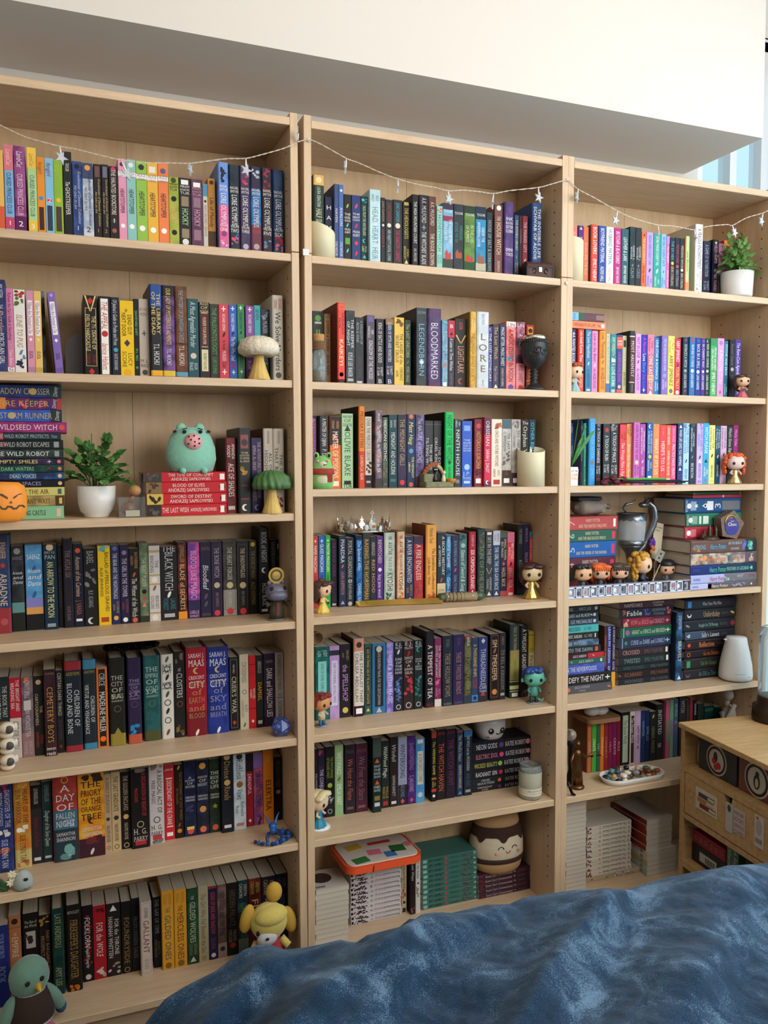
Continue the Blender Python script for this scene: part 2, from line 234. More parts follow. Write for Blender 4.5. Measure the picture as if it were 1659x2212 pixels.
ROWS = '''
@L1 0 290 330 d=.05
-60-44;170;d9ae5c;e8c878;*b@.72-1#cf5a40
50-150;115;7aa6cf;26446f;*b@0-.3#d5707c|*b@.86-1#b8486a|LambCat@.05-.24#f4c8c8%i|CURSED PRINCESS CLUB@.33-.82|=1@.93#fff
158-280;130;7a2f6a~95508a;e6c8d8;*b@.84-1#5a1f55|LambCat@.06-.25#eed8e4%i|CURSED PRINCESS CLUB@.33-.83|=2@.93#fff
303-400;145;a9c98a;3a6a8a;*b@0-.25#e6bf4a|*b@.88-1#e2b845|LambCat@.07-.22#c88a6a%i|CURSED PRINCESS CLUB@.33-.83|=3@.95#fff
405-490;250;e08a2e;b8874a;fangirl@.06-.22#9a7a4a%i|*o@.55#3a86c8|*r@.67-.98#3a2a24
493-585;260;7fb8d6;7a5a9a;fangirl@.06-.24#7a4a9a%i|*o@.57#c8323a|=2@.57#fff|*r@.64-.98#2e3a50
585-685;280;86ad3a;a8c04a;fangirl@.06-.22#b4c850%i|*o@.55#e0b43a|*r@.64-.98#4a3438
690-785;190;1a1e22;e8e4dc;TAYLOR@.14-.24|The@.36-.42%i|GHOSTKEEPER@.43-.77%S
790-895;295;26386a~33508a;b8c4dc;*o@.07#141a38|Grandmaster of Demonic Cultivation/MO DAO ZU SHI@.13-.85%i|=1@.91
900-1015;310;9aa4b8~c8ccd4;2e3848;*b@0-.22#3a4468|*o@.07#d89a4a|Grandmaster of Demonic Cultivation/MO DAO ZU SHI@.13-.86%i|=2@.92
1022-1105;325;1c1a1e;c8b078;*r@.03-.18#6a4a48|Grandmaster of Demonic Cultivation/MO DAO ZU SHI@.2-.86%i|=1@.92#c07a5a
1108-1185;330;1c1a1e;c8b078;*r@.03-.18#6a6a80|Grandmaster of Demonic Cultivation/MO DAO ZU SHI@.2-.86%i|=2@.92#c07a5a
1190-1285;350;1e1a1c;e8e0d4;*o@.04#b83a6a|THE HAUNTED BOOKSTORE@.05-.68%S|*o@.76#3a3a3a|=1@.76|*o@.9#8a5a4a
1288-1375;265;d890ac;2a2a2c;*o@.07#3a3a4a|*b@.16-.22#efe6e6|=ALICE/OSEMAN@.19#8a7a7a|HEARTSTOPPER@.37-.68%i|*o@.84#f0e8e8
1378-1480;275;84b8b4;2a2a2c;*o@.07#d8e0dc|*b@.16-.22#efe6e6|=ALICE/OSEMAN@.19#8a7a7a|HEARTSTOPPER@.37-.68%i|*o@.84#f0e8e8
1483-1600;290;8ab44a;2a2a2c;*o@.08#2a2a2a|*b@.17-.23#efe6e6|=ALICE/OSEMAN@.2#8a7a7a|HEARTSTOPPER@.38-.69%i|*o@.85#f0e8e8
@L1 310 320 330 d=.05
40-160;160;dca83c;2a2a2c;*r@.05-.13#e0dcd0|*b@.17-.23#efe6e6|=ALICE/OSEMAN@.2#8a7a7a|HEARTSTOPPER@.38-.69%i|*o@.86#f0e8e8
163-274;165;e07a48;2a2a2c;*o@.1#5a5a7a|*b@.17-.23#efe6e6|=ALICE/OSEMAN@.2#8a7a7a|HEARTSTOPPER@.38-.69%i|*o@.86#f0e8e8
278-386;315;a0a844~8a9a34;1e2a14;*o@.05#3a4a1c|=MIRIAM/BONASTRE/TUR@.15#2a3418|*o@.33#1a1a1a|HOOKY@.46-.7#e8a878%S|*o@.84#1a1a1a
389-517;325;1c1a1e;d8d4d0;*r@.03-.1#e8e4e0|=MIRIAM/BONASTRE/TUR@.18|*r@.28-.43#8a7a64|HOOKY@.46-.72#a8d8a0%S|*r@.77-.91#8a7a64|*o@.97#dcd8d4
521-646;340;4e2e4a~5e3a58;d8d4d0;*r@.05-.12#e8e4e0|=MIRIAM/BONASTRE/TUR@.19#c090a0|*r@.28-.43#8a6a7a|HOOKY@.46-.72#d8a0b0%S|*r@.77-.93#8a6a7a
649-700;390;c0c0b4;b05a4a;*b@0-.2#4a8ab0|*o@.28#2a2a2a|KIKI'S DELIVERY SERVICE@.34-.85#a86058
702-785;330;b07a2e;3a2412;*o@.06#3a2412|Life of Melody@.28-.72|*b@.78-1#4a2e1a
815-926;155;5f7fc4~6a90d4;f0e8ec;*p@.05-.25#1c2440|*b@.5-1#cc5f92|=RACHEL/SMYTHE@.3|LORE OLYMPUS@.36-.73%S|=VOLUME/ONE@.77|*o@.84#8a3a6a|*p@.9-.99#e8b0c4;d=.03
931-1046;180;1a2430~22303c;e8e4e0;=RACHEL/SMYTHE@.3|LORE OLYMPUS@.36-.73%S|=VOLUME/TWO@.77|*p@.82-.95#4a78b8|*p@.85-.97#c04050;d=.03
1051-1161;190;3a2f4e~463a5c;e8e4e0;*p@.08-.24#b03a52|=RACHEL/SMYTHE@.3|LORE OLYMPUS@.36-.73%S|=VOLUME/THREE@.77|*o@.97#b0a8b8;d=.03
1166-1281;205;3a78b0~2a5a94;e8e4e0;*b@0-.27#2a2a44|*p@.02-.14#b8c0cc|*b@.7-1#6a3a4a|=RACHEL/SMYTHE@.3|LORE OLYMPUS@.36-.73%S|=VOLUME/FOUR@.76#c04a5a|*o@.96#b09a98;d=.03
1286-1401;215;241f30~302838;e8e4e0;*p@.0-.12#a03048|*p@.14-.3#8a3048|=RACHEL/SMYTHE@.3|LORE OLYMPUS@.36-.73%S|=VOLUME/FIVE@.77|*p@.86-.98#7888a8;d=.03
1406-1526;235;1a2e50~20406c;d8dce4;=RACHEL/SMYTHE@.3|LORE OLYMPUS@.36-.73%S|=VOLUME/SIX@.77|*p@.8-.92#a02a4a|*p@.9-1#c86a80;d=.03
@M1 660 350 290 d=.06
100-232;155;26382e;c8d0c8;*b@0-.13#d8a860|*o@.065#ecd0a0|LAURA SEBASTIAN@.15-.4%S|HALF SICK OF SHADOWS@.42-.98#d8d8b8%S;d=.05
240-338;430;1a2040;e8e4dc;=H@.18|=A@.35|=M@.52|=L@.7;d=.062
345-410;270;3a4a78;d8dce4;HAVEN@.28-.58%S|COLE NAYLOR@.78-.98%S;d=.05
412-470;280;4466a0;e0e4ec;*o@.08#c8d4ec|AVALON@.28-.6%S|COLE NAYLOR@.78-.98%S;d=.05
472-566;400;1c1c1c;e4e0d8;*l@.18#8ac83a|=THE/HAZEL/WOOD@.36|*l@.48#4ab8b0|=MELISSA/ALBERT@.57|*r@.68-.78#5a9a3a|*l@.88#5ac0b8
571-684;412;26386c;e4e0d8;*l@.17#d04a5a|=THE/NIGHT/COUNTRY@.34|*l@.48#c03a50|=MELISSA/ALBERT@.6|*d@.75#d83a50|*l@.91#c03a50
686-769;425;143a34;d0dcd0;*p@.03-.11#4ab0c0|TALES FROM THE HINTERLAND@.14-.62%S|*m@.7#5ac0d0|MELISSA/ALBERT@.78-.88|*t@.95#5ac0d0
784-926;340;b8d4d8~a8ccd8;6a8088;ALICE/HANDY@.07-.17%t|HEAD. HEART. HEIR@.24-.98%St;d=.045
931-986;440;22242a;c0986a;JUNO DAWSON@.06-.37#b8906a|*o@.43#d8c8b8|QUEEN B@.49-.78#a83a34%S
988-1079;465;26282c;a8c8c8;JUNO DAWSON@.06-.36#a04a48|*o@.41#dcc8b8|HER MAJESTY'S ROYAL COVEN@.48-.98%S
1083-1196;468;26282c;c83a5a;JUNO DAWSON@.05-.35#58a8c0|*o@.41#dcc8b8|THE SHADOW CABINET@.48-.98%S
1201-1292;490;1e1c18;d8c85a;*r@.01-.06#b8a850|THE HEXOLOGISTS@.1-.6%S|JOSIAH/BANCROFT@.72-.93|*t@.97#e0d890
1306-1392;400;1c1a20;d8d4d0;THE HIGH MOUNTAIN COURT@.1-.7%S|A.K. MULFORD@.77-.96%t;d=.045
1406-1519;408;1e2026;d8d4d0;A.K. MULFORD@.04-.4%t|*x@.46#8a8a90|THE WITCHES' BLADE@.52-.99%S
1521-1612;425;5a382e;e0d0c4;A.K. MULFORD@.08-.42%t|THE ROGUE CROWN@.53-.99%S
@M1 930 380 290 d=.055
66-149;370;8ac0b4;3a8a8a;*p@.02-.12#c86a60|HONEYWITCH@.14-.75#3a8a8a%S|SYDNEY/SHIELDS@.8-.95#5a8a88
154-279;335;6a9ab8~86b0c8;dce8f0;*b@0-.1#3a2a40|*b@.2-.28#8a3048|=TJ KLUNE@.13#f0f0f0|THE HOUSE IN THE/CERULEAN SEA@.25-.62|*b@.86-1#3a4038|*h@.72-.87#b0483a
284-411;350;20262c~2a323a;4a8a84;=TJ KLUNE@.14#e8e8e8|SOMEWHERE/BEYOND THE SEA@.28-.6|*h@.7-.84#a05038
416-551;370;4a6a34~5e8038;c8d8a0;*b@0-.12#26382a|=TJ KLUNE@.14#e8e8e8|IN THE LIVES/OF PUPPETS@.3-.58|*b@.87-1#2a4a2a|*h@.76-.88#b83838
558-686;380;2a86b0~2470a0;d8e8f0;*b@0-.2#1c2c3c|=TJ KLUNE@.13#e8e8e8|UNDER THE/WHISPERING DOOR@.24-.63|*b@.88-1#b0a890|*h@.72-.89#8a5a40
691-766;450;1e2a2e;9aacac;HOUSE OF SALT & SORROWS@.13-.99%S
791-893;355;6a4444;e0c8a0;*o@.05#e8dcc8|THE@.17-.24%S|HOUSE WITCH@.26-.74%S|DELEMHACH@.83-.99%S
901-1031;322;3e3260~5a3a78;e0dce4;=INK/BLOOD/SISTER/SCRIBE@.32%S|=EMMA/TÖRZS@.7;d=.045
1036-1091;485;2a4264;c8c0a8;THE INVISIBLE LIBRARY@.08-.6%S|*k@.7#c89a50|GENEVIEVE/COGMAN@.8-.98
1094-1132;490;1a1416;8a7a70;COGMAN@.2-.5%S
1135-1201;495;7a1a24;d8b8b0;THE MASKED CITY@.1-.62%S|*l@.75#c8b0a8
1256-1376;335;2a4a80;f0ecdc;THE INVISIBLE LIFE/SCHWAB OF ADDIE@.05-.78%S|LARUE@.84-.98%S;d=.04
@R1 1225 450 220 d=.06
60-165;285;d87068;f0a8a0;RULES@.1-.4|AUTHOR@.5-.8
180-263;280;4a2a7a;d8d0e0;*t@.05#e8c888|THE ROMANCE@.2-.5|CLUB@.55-.7
266-350;298;d86a48;f0c8b8;Bookish AND THE Beast@.3-.9%t
394-506;265;d84a3a;f4efe8;BOOK LOVERS@.04-.52|EMILY HENRY@.6-.99;d=.05;c=3a5a5a
513-633;285;2a4a94;eef0f4;BOYFRIEND MATERIAL@.04-.66|ALEXIS HALL@.72-.99
638-759;305;ece8e4;3a6a90;HUSBAND MATERIAL@.04-.68|ALEXIS HALL@.74-.99#b06a70%t
766-879;318;b02a7c;f4e0ec;BUTCHER & BLACKBIRD@.06-.64%i|BRYNNE WEAVER@.7-.99%i
886-1001;335;2a5a62;e4eeec;LEATHER & LARK@.15-.58%i|BRYNNE WEAVER@.66-.98%i
1019-1111;300;1e2c30~24383c;d0d4d4;HARPER L./WOODS@.32-.58%S|THE@.64-.68%t|CALM@.7-.88#8a9498%S
1114-1211;315;20262e;d0d4d4;HARPER L./WOODS@.32-.58%S|THE@.64-.68%t|CURSED@.7-.88#8a9498%S
1213-1286;380;e86a3c;3a2020;*l@.06#2a1a1a|THE DEAD ROMANTICS@.12-.58#f0d8a0|Ashley Poston@.62-.95%i
1291-1401;390;b894d0;4a7ac0;DELILAH GREEN DOESN'T CARE@.05-.6|*l@.7#2a2a3a|ASHLEY/HERRING BLAKE@.8-.99
1406-1526;410;2a9a8c;e0f0e8;ASTRID PARKER DOESN'T FAIL@.05-.6|*l@.7#e8e8e0|ASHLEY/HERRING BLAKE@.8-.99
1531-1612;420;8ab4e0;3a6a9a;IRIS KELLY DOESN'T DATE@.05-.6|*l@.7#5a7a9a|ASHLEY/HERRING BLAKE@.8-.99
@R1 1439 450 220 d=.06
0-52;450;d06aa8;f4e8f0;*b@0-.15#a888c8|The ENEMY@.15-.55%i|SARAH ADAMS@.65-.98
59-141;480;1c1e24;5ab0c0;THE EX HEX@.05-.43%i|*o@.5#e0b860|ERIN STERLING@.56-.95#d8b890%S
144-219;480;1e2030;c04a5a;THE KISS CURSE@.12-.48%i|*o@.56#c04a5a|ERIN STERLING@.62-.95#a8a0b0%S
221-293;490;1e2426;d0c8a8;WEDDING WITCH@.14-.58%S|*o@.62#e8dcc0|ERIN STERLING@.68-.98%S
298-316;485;b04a30;e8c8a0;
319-376;452;b8d090;7a8a50;Late Bloomer@.1-.85%i|*b@.85-1#e8905a
479-599;258;e8e6e8;3a3a5a;A FRAGILE ENCHANTMENT@.07-.67%S|ALLISON/SAFT@.7-.84#b0406a|*p@.86-.99#b8c4b0;d=.05;c=c8c0b4
600-716;535;22243c;a8b0c0;A GAME OF RETRIBUTION@.07-.7%S|SCARLETT/ST. CLAIR@.78-.97
756-851;510;1a1c34;e0a8b8;*s@.06#e0d090|GO HEX YOURSELF@.55-.98|HELEN HARPER@.1-.45
853-931;570;a86a8a;e0d0c8;*b@.6-1#3a5a3a
935-1045;525;b02a5a;e8c890;*b@0-.1#d88a2a
@L2 0 590 330 d=.05
-40-68;70;26305a~3a4474;e0dce0;MY SISTER@.05-.2%t|THE@.27-.32%t|Puzzle@.33-.55#c89a80%i|AND THE@.55-.6%t|PORCELAIN GIRL@.58-.92;d=.035
68-148;165;d07aa0;f0e0e0;Pusheen the Cat's Guide to Everything@.05-.62#7a3a5a|*o@.68#b8909a|Claire Belton@.74-.93|*b@.95-1#e8e4e0|=G@.97#333
152-278;178;dcd8d0;b08a6a;*p@.01-.1#a03a30|*p@.09-.2#5a6a3a|SLINE TO PUG@.3-.7%i|*p@.72-.94#4a7a98|*p@.86-.96#2a3048
292-372;190;c88aa4;3a2a4a;*r@.12-.55#e8e0e0|Villains Are Destined to Die@.14-.53%S|*d@.6#f0e8e8|SUOL@.74-.84|*b@.94-1#a87a90
375-455;195;d8b468;3a2a2a;*r@.12-.55#e8e0dc|Villains Are Destined to Die@.14-.53%S|*d@.6#e8d0a0|SUOL@.74-.84|*b@.94-1#b89850
458-495;198;6a7a88~2a2426;e0e0e0;;d=.12
596-684;210;7a62a8;2e2440;*d@.04#b0a0d0|*r@.12-.53#e8e4ec|Villains Are Destined to Die@.14-.51%S|*d@.6#f0e8f0|SUOL@.76-.84|*b@.94-1#6a5298;l=-4.5
915-1062;242;1a1814;e0c488;*d@.07#b82a28|*v@.0-.2#d8b878|*z@.16-.9#d8b878|THE 7½ DEATHS OF/EVELYN HARDCASTLE@.24-.71#e0c890|STUART/TURTON@.75-.87#8a2a34|*d@.97#b82a28;d=.035
1075-1205;252;1a1a1c;b0343a;*r@.03-1#e8e4dc|THE APPEAL@.06-.42#b8343c%i|*o@.48#b82a30|Janice Hallett@.6-.94#b8343c%i
1210-1300;262;1a2030;c8ccd4;Of Jealous's Guide to Prudes and Prose@.03-.62%i|*o@.68#3a9aa8|KATE KHAVARI@.73-.94%S
1305-1455;300;e0b81e;2a2418;the@.11-.15%i|DEAD GUY/NEXT DOOR@.16-.48|*d@.57#3a3448|LUCY/SCORE@.68-.9%t|*o@.97#d8a020
1450-1510;280;141618;6ac08a;GRAVEYARD SHIFT@.15-.48|M.L. RIO@.65-.81|*o@.9#4a8a6a
1512-1622;280;b8aca0;6a6058;=IF WE/WERE@.17#8a7e74|*x@.45#4a4440|=M. L./RIO@.84#5a5048|*o@.96#4a443c
@L2 310 600 330 d=.04
65-203;70;1e2026;e0c880;*b@0-.25#2a4a8a|THE LIBRARY/OF THE DEAD@.04-.6#e8cc80%S|T.L. HUCHU@.65-.88#e8e4e0%S|*b@.94-1#d8a030;d=.03
203-342;82;3a2448~6a4888;d8c060;*b@0-.12#201c24|OUR LADY OF MYSTERIOUS AILMENTS@.03-.65%i|T.L. HUCHU@.7-.88#e4e0e4%S|*b@.94-1#d0b030;d=.03
342-478;92;6a3e24~4e2c18;8aa8b8;THE MYSTERY OF DUNVEGAN CASTLE@.04-.62%i|*b@.63-.645#3a2010|T.L. HUCHU@.66-.88#e4dcd4%S|*b@.95-1#5a90a8;d=.03
480-600;228;1e4a54;c0d4d0;A Most Agreeable Murder@.04-.62%i|*o@.73#c8b8a8|JULIA/SEALES@.81-.92
607-722;265;1e1c1c;d8ccb0;=RULES/OF/MURDER@.07#d0b888|*r@.14-.6#c8b890|*r@.15-.59#5a2420|MURDER YOUR EMPLOYER@.2-.56#e0d0b0|*r@.63-.92#d0c8a0|RUPERT HOLMES@.68-.9#5a4a3a
723-820;285;24241e~302e26;5aa05a;THE PALEONTOLOGIST@.05-.69|LUKE DUMAS@.72-.95
822-928;290;c43a4a;f0dcd8;*x@.06#f4e4e0|RICHARD OSMAN@.13-.36|*l@.41#3a2028|The Thursday@.48-.62#6a2030%i|MURDER@.63-.77|Club@.78-.86#6a2030%i|*x@.92#f0e0dc
928-1017;295;2458a8;dce4f0;*x@.05|RICHARD OSMAN@.12-.36|*l@.39#1a2a4a|The Man Who Died@.43-.76%i|*r@.78-.87#6a3a8a|*x@.92
1022-1100;288;2e7a4e;e0ece0;*x@.05|RICHARD OSMAN@.11-.34#1e4a30|*l@.38#1a3024|The Bullet@.46-.6%i|MISSED@.68-.86#1c3a28|*x@.91
1112-1205;305;7a4890;ece0ec;*x@.05|RICHARD OSMAN@.12-.37|The Last@.45-.6%i|to Die@.75-.87%i|*x@.93
1203-1275;300;3a9aa0;1e4a50;SEVEN@.05-.2%t|TURTON@.5-.8
1278-1372;345;26303e;b8c0cc;*p@.02-.15#8a92a4|The MURDER@.08-.34|RULES@.5-.8;d=.06
1403-1520;190;c8c4ba;1e1e20;RICHARD/OSMAN@.04-.17#c03030|We Solve Murders@.2-.9|*o@.95#5a5a58;d=.03
@M2 665 630 290 d=.05
60-195;240;26342e;c0d8c0;*o@.1#6aa860|*r@.15-.18#c8c8c0|=JI@.3#8ac050|=N@.45#8ac050;d=.1
208-282;275;b08a64;5a4430;*b@0-.06#8a7a6a|JUNIPER & THORN@.1-.55%S|AVA REID@.6-.9%S;d=.09
330-460;132;d8463c;3a2420;*z@.03-.08#e89a5a|VAISHNAVI/PATEL@.1-.42#6a2420|KAIKEYI@.44-.81#f0e8a8|*o@.9#2a1a1a|*o@.9#e0c890|*b@.96-1#2a2028;d=.03;c=5a1a18
468-582;233;22262c~3a3c40;dce0e4;THE KEEPER/OF NIGHT@.12-.52|KYLIE LEE BAKER@.58-.92%S|*r@.94-.98#a8a8ac
584-692;318;20242a;b0b4b4;A KINGDOM OF/IRON & WINE@.05-.41%t|CANDICE CROWNE@.58-.92#5a5e60%t|*r@.97-1#c0c0c0
728-826;290;4a4650~5a5460;d8d4dc;*r@.02-.1#6a5a9a|KERRI/MANISCALCO@.16-.33|KINGDOM OF THE WICKED@.37-.94%S
845-940;335;1e1a20;d8d4d8;KING OF BATTLE AND BLOOD@.06-.68%S|SCARLETT/ST. CLAIR@.74-.88|=B@.96%S
962-1060;335;1e2840;d4d4dc;*b@0-.09#8a6a48|QUEEN OF MYTH AND MONSTERS@.05-.66%S|SCARLETT/ST. CLAIR@.72-.86|=B@.96%S
1068-1190;318;d8b450;5a4620;*p@.02-.14#6a4a28|THE LADIES of the/SECRET CIRCUS@.24-.7%S|CONSTANCE/SAYERS@.74-.94%S
1196-1275;350;1e3428;b8c0a0;The LAST UNICORN@.06-.58%S|*l@.65#5a7a4a|PETER S. BEAGLE@.72-.96%S
1340-1470;200;20282e~2c363c;c08880;=DEONN@.06#8a9498|LEGENDBORN@.2-.88#88b8d8%t|*d@.7#c0d8e8;d=.03
1478-1650;208;3a2c52~4c3868;e4dce4;=DEONN@.06#8a4a5a|BLOODMARKED@.18-.92%t|=READ@.99#8a3048;d=.03
@M2 920 640 290 d=.05
197-272;295;4a7a98~6a9ab0;c0d8e4;*p@.0-.06#5ab0a8|A LETTER TO THE/LUMINOUS DEEP@.16-.64%S|*o@.68#c86a4a|SYLVIE/CATHRALL@.73-.93|*r@.94-1#e0e0dc
275-355;297;2e2834;dcd8dc;*b@0-.26#b83044|=B@.09#f0e0e0%S|*t@.2#241c28|A Letter to Three Witches@.27-.76%i|ELIZABETH BASS@.8-.98#8a7a8a
356-505;278;1e1a18;d8a080;ASTER@.05-.16#d05a50|*v@.24-.36#e0b468|LIGHTLARK@.4-.8#d89878%S|*m@.92#a05040
540-625;190;d0a440~b88a38;f0dc98;SARAH/PENNER@.1-.25|THE LONDON SEANCE SOCIETY@.28-.92#8a6420;d=.03;c=8a6a3a
632-780;192;c8d0d4~b8c2c8;7a6248;BRACKEN@.03-.17#7a8288%t|=L@.33%S|=O@.47%S|=R@.61%S|=E@.75%S|BRACKEN@.9-.98#7a8288%t;d=.03
768-822;370;2a2c58~3a4078;e0dce8;*m@.05#c09ac0|THE LOST APOTHECARY@.12-.9
825-905;345;3a3040;d0b080;The Lost Witch@.04-.55%S|Paige Crutcher@.66-.9#b0a8b8%S|*t@.97#e0dce0
908-988;350;1e2648;dce0e8;MAGIC BITTER, MAGIC SWEET@.04-.65|CHARLIE N. HOLMBERG@.68-.97#d8c0a8
992-1110;312;d86a68~e88a88;3a2430;*b@0-.08#e8dcd4|=LIN@.05#6a4a50|*p@.1-.3#d04838|*p@.5-.6#6a9ab8|A MAGIC STEEPED IN POISON@.12-.9#4a2030|*o@.98#5a48a0
1115-1222;318;5a3a5c~b86a80;e8dce0;=LIN@.05|*p@.1-.3#c86a70|*b@.62-1#e09098|A VENOM@.18-.4|DARK AND SWEET@.5-.9#5a2030|*o@.98#c83848
1240-1335;355;a83a28;e0a050;*r@.03-.16#e09a40|*o@.09#3a2018|MONSTER@.55-.85|*b@.86-.88#d09040|=39@.94;d=.06
@R2 1225 670 220 d=.05
60-150;310;26306a;f0f0f4;*x@.07#fff|A WANTED BOOKSHOP D@.1-.7;d=.05
175-278;310;d8402e;f4ece8;Love, Actually? I@.03-.26%i|Love You@.26-.52|ALI HAZELWOOD@.58-.95#f0c8a0;d=.04;c=a02820
300-397;315;3a78a0;d8e4ec;The Love Hypothesis@.03-.46|*l@.55#c0d0e0|ALI HAZELWOOD@.64-.93#26486a|*r@.96-.99#b8ccd8
402-500;335;d884b8;6a4a8a;Love on the Brain@.04-.5%i|*l@.57#f0c0d8|ALI HAZELWOOD@.62-.95
528-635;335;e89238;7a4028;Love, Theoretically@.03-.45%i|*l@.51#a8602a|ALI HAZELWOOD@.6-.96;c=c07020
636-698;385;c8c0a0;7a8a8a;DO YOU BELIEVE IN SOULMATES EVENT@.03-.82%S|*b@.85-1#4a6aa0
702-803;390;2a8a90~2a6a80;e8f0f0;AMY MEREDITH@.05-.37#c8e0c0|*h@.4-.48#e8e8e8|X LOVE SCRIBE@.5-.9|*r@.95-1#a8b8bc
806-900;400;3a3c80;c05ab0;*b@.04-.24#d05a48|=LUNAR/LOVE@.14#fff|LAUREN KUNG JESSEN@.3-.82|*o@.9#d8b090|*b@.95-1#d05a48
900-968;415;b8b890;e8e8d8;*r@.08-.2#3a3a30|Meant to Be Yours@.2-.6%i|JEN DEVON@.64-.88#5a5a40
1015-1110;335;4a2c34;dcd0c8;*b@0-.08#243034|*b@.08-.1#c8b8a8|MOST ARDENTLY@.16-.74%S|*b@.82-.835#c8b8a8|*b@.84-1#2a3436|GABE COLE NOVOA@.86-.98#c8c0b8%t;d=.035;c=2a3230
1112-1205;385;dc9ad8;4a2a6a;NOT IN LOVE@.05-.4%i|*l@.47#6a3a8a|ALI HAZELWOOD@.58-.95
1205-1302;400;1e2ca0;4ab0e0;A Novel@.04-.3#d04ad8%i|Love@.32-.45#fff%S|Story@.46-.64%i|Emily Austin@.67-.9#8a5ad0%i|*x@.94#fff
1308-1418;398;d07898;f4e4e4;Casey/McQuiston@.05-.28#c03a50%i|*b@.33-1#b0687c|ONE LAST STOP@.35-.93%S|*b@.68-.78#e08a6a|*t@.98#fff
1420-1500;445;1a7ab8;e8f0f8;ONE-STAR@.04-.36|*s@.4#fff|ROMANCE@.44-.74|LAURA/HANKIN@.78-.95
1540-1640;415;7a6ab4;d8d0ec;THE TWO PEOPLE HOUSE IN TOWN@.05-.6|*o@.68#9a8ac8|ANN/AGUIRRE@.75-.92;d=.04
@R2 1439 670 220 d=.045
28-136;420;e0cc60;4a4a3a;Part of/Your World@.06-.28#8a8a50%i|ABBY JIMENEZ@.33-.86%S|*o@.94#5a6a8a
130-235;460;c82a4a;f4e4dc;ABBY JIMENEZ@.04-.42%S|*l@.48#5a2a6a|YOURS TRULY@.5-.9#f0d060|*o@.96#f0e4dc
270-355;440;26303e;c8ccd0;*l@.05#6a5aa8|PAYBACK'S A WITCH@.12-.52%S|*o@.58#8a94a0|LANA HARPER@.63-.88%S|*l@.93#a04a80
380-472;435;2a6aa8;e0e8f0;*o@.05#b0404a|FROM BAD TO CURSED@.13-.52%S|*o@.58|LANA HARPER@.63-.87%S|*l@.93#b0404a;d=.04
475-563;450;243a88;dce4f0;*o@.05#2a5ab0|BACK IN A SPELL@.11-.53%S|*o@.59|LANA HARPER@.64-.9%S
566-635;460;4a2e80;e4e0f0;*o@.05#7a4a9a|IN CHARM'S WAY@.1-.51%S|*o@.58|LANA HARPER@.63-.9%S
638-705;460;1e3438;d4e0dc;*m@.05#7ad8a8|RISE AND DIVINE@.1-.51%S|*o@.57|LANA HARPER@.64-.9%S|*l@.95#b0507a
720-826;460;4aa060;f0f4ec;*b@0-.13#3a8a58|PEOPLE WE MEET/ON VACATION@.16-.56|EMILY HENRY@.59-.97
833-940;458;cc98c8;f0e0ec;*o@.08#a878b0|A PHO LOVE STORY@.2-.8|*x@.93#b84a4a
940-1005;500;2a708c;d8e4e8;PSYCHE AND EROS@.06-.62|*l@.7#a03a3a|LUNA/McNAMARA@.77-.97
1030-1120;480;26242a;7a7478;Second Chance@.07-.45%i|*o@.52#a8a4a0|MEREDITH@.62-.9
1120-1218;478;4c3a8c;e4e0f0;The Rom-Com Agenda@.05-.62%i|KEE ELLISON@.7-.95
@S:L3 0 820 330 d=.03 s=tall_stack
-130-668;58-190;1e2c58~26386c;c0b078;SHADOW CROSSER@.06-.84%t|*o@.605#b89a40|*b@.84-1#1e3438|=Disney@.915#c8c8c0%i
-130-668;197-318;3a2a60~6a2a58;c8a860;*b@0-.24#c8783a|FIRE KEEPER@.14-.83%t|*p@.42-.56#c84838|*p@.68-.8#a83070|=Disney@.9#c8c8c0%i|*b@.94-1#a83438
-130-668;325-453;3a4a8a~2a58a8;c0b088;*b@0-.15#b06a58|STORM RUNNER@.15-.86%t|*o@.31#a89868|*b@.84-1#26302e|=Disney@.93#c8c8c0%i
-130-718;460-577;7a2464~94306a;e0ccd0;WILDSEED WITCH@.1-.88%S|*o@.935#c05048
-130-660;577-650;1e3238;a8b4b4;*b@0-.2#a83a4a|THE WILD ROBOT PROTECTS@.1-.83|Peter@.87-.95%t
-130-685;655-750;1c1e1e;b0b8b4;THE WILD ROBOT ESCAPES@.08-.81|*o@.2#8a3a48|*r@.87-.94#8a9090
-130-695;757-850;1e2a2a~344040;d4d8d4;THE WILD ROBOT@.05-.81|*r@.88-.94#8a9090
-130-698;855-922;1c1a28~3a2a4a;d8cc78;EMPTY SMILES@.1-.65|*x@.8#c8c8cc|*o@.93#c86a58
-130-703;930-1003;14302e~1e4a40;8ac098;DARK WATERS@.17-.6|=3@.8#a03a30|*o@.94#c86a58
-130-705;1010-1087;1e2c4c~2e5488;c0c8c8;DEAD VOICES@.28-.63|*o@.94#c8b080
-130-708;1090-1167;14141c;9a94c8;SMALL SPACES@.2-.69|*o@.94#c8b080
-130-700;1172-1262;c0b868;6a4828;CASTLE IN THE AIR@.15-.79%S|*r@.91-.96#3a5a68
-130-697;1268-1372;a89458~8a7848;6a4020;HOUSE OF MANY WAYS@.15-.81%S|*b@.88-1#4a3020|*r@.93-.97#c8b060
-130-697;1378-1478;7ab088;4a3420;HOWL'S MOVING CASTLE@.14-.76%S|*r@.9-.96#c8b098
@S:L3 310 880 330 d=.02 s=red_stack
12-893;703-803;b4202a;ecd8d0;*b@0-.21#3a3834|*p@.02-.19#5a5448|THE TIME OF CONTEMPT/ANDRZEJ SAPKOWSKI@.29-.85%S|*r@.93-.99#e8dcd8|*o@.955#1a1414
25-900;810-928;b4202a;ecd8d0;*b@0-.19#7a6040|*p@.02-.17#4a3424|BLOOD OF ELVES/ANDRZEJ SAPKOWSKI@.27-.78%S|*r@.92-.97#e8dcd8|*o@.945#1a1414
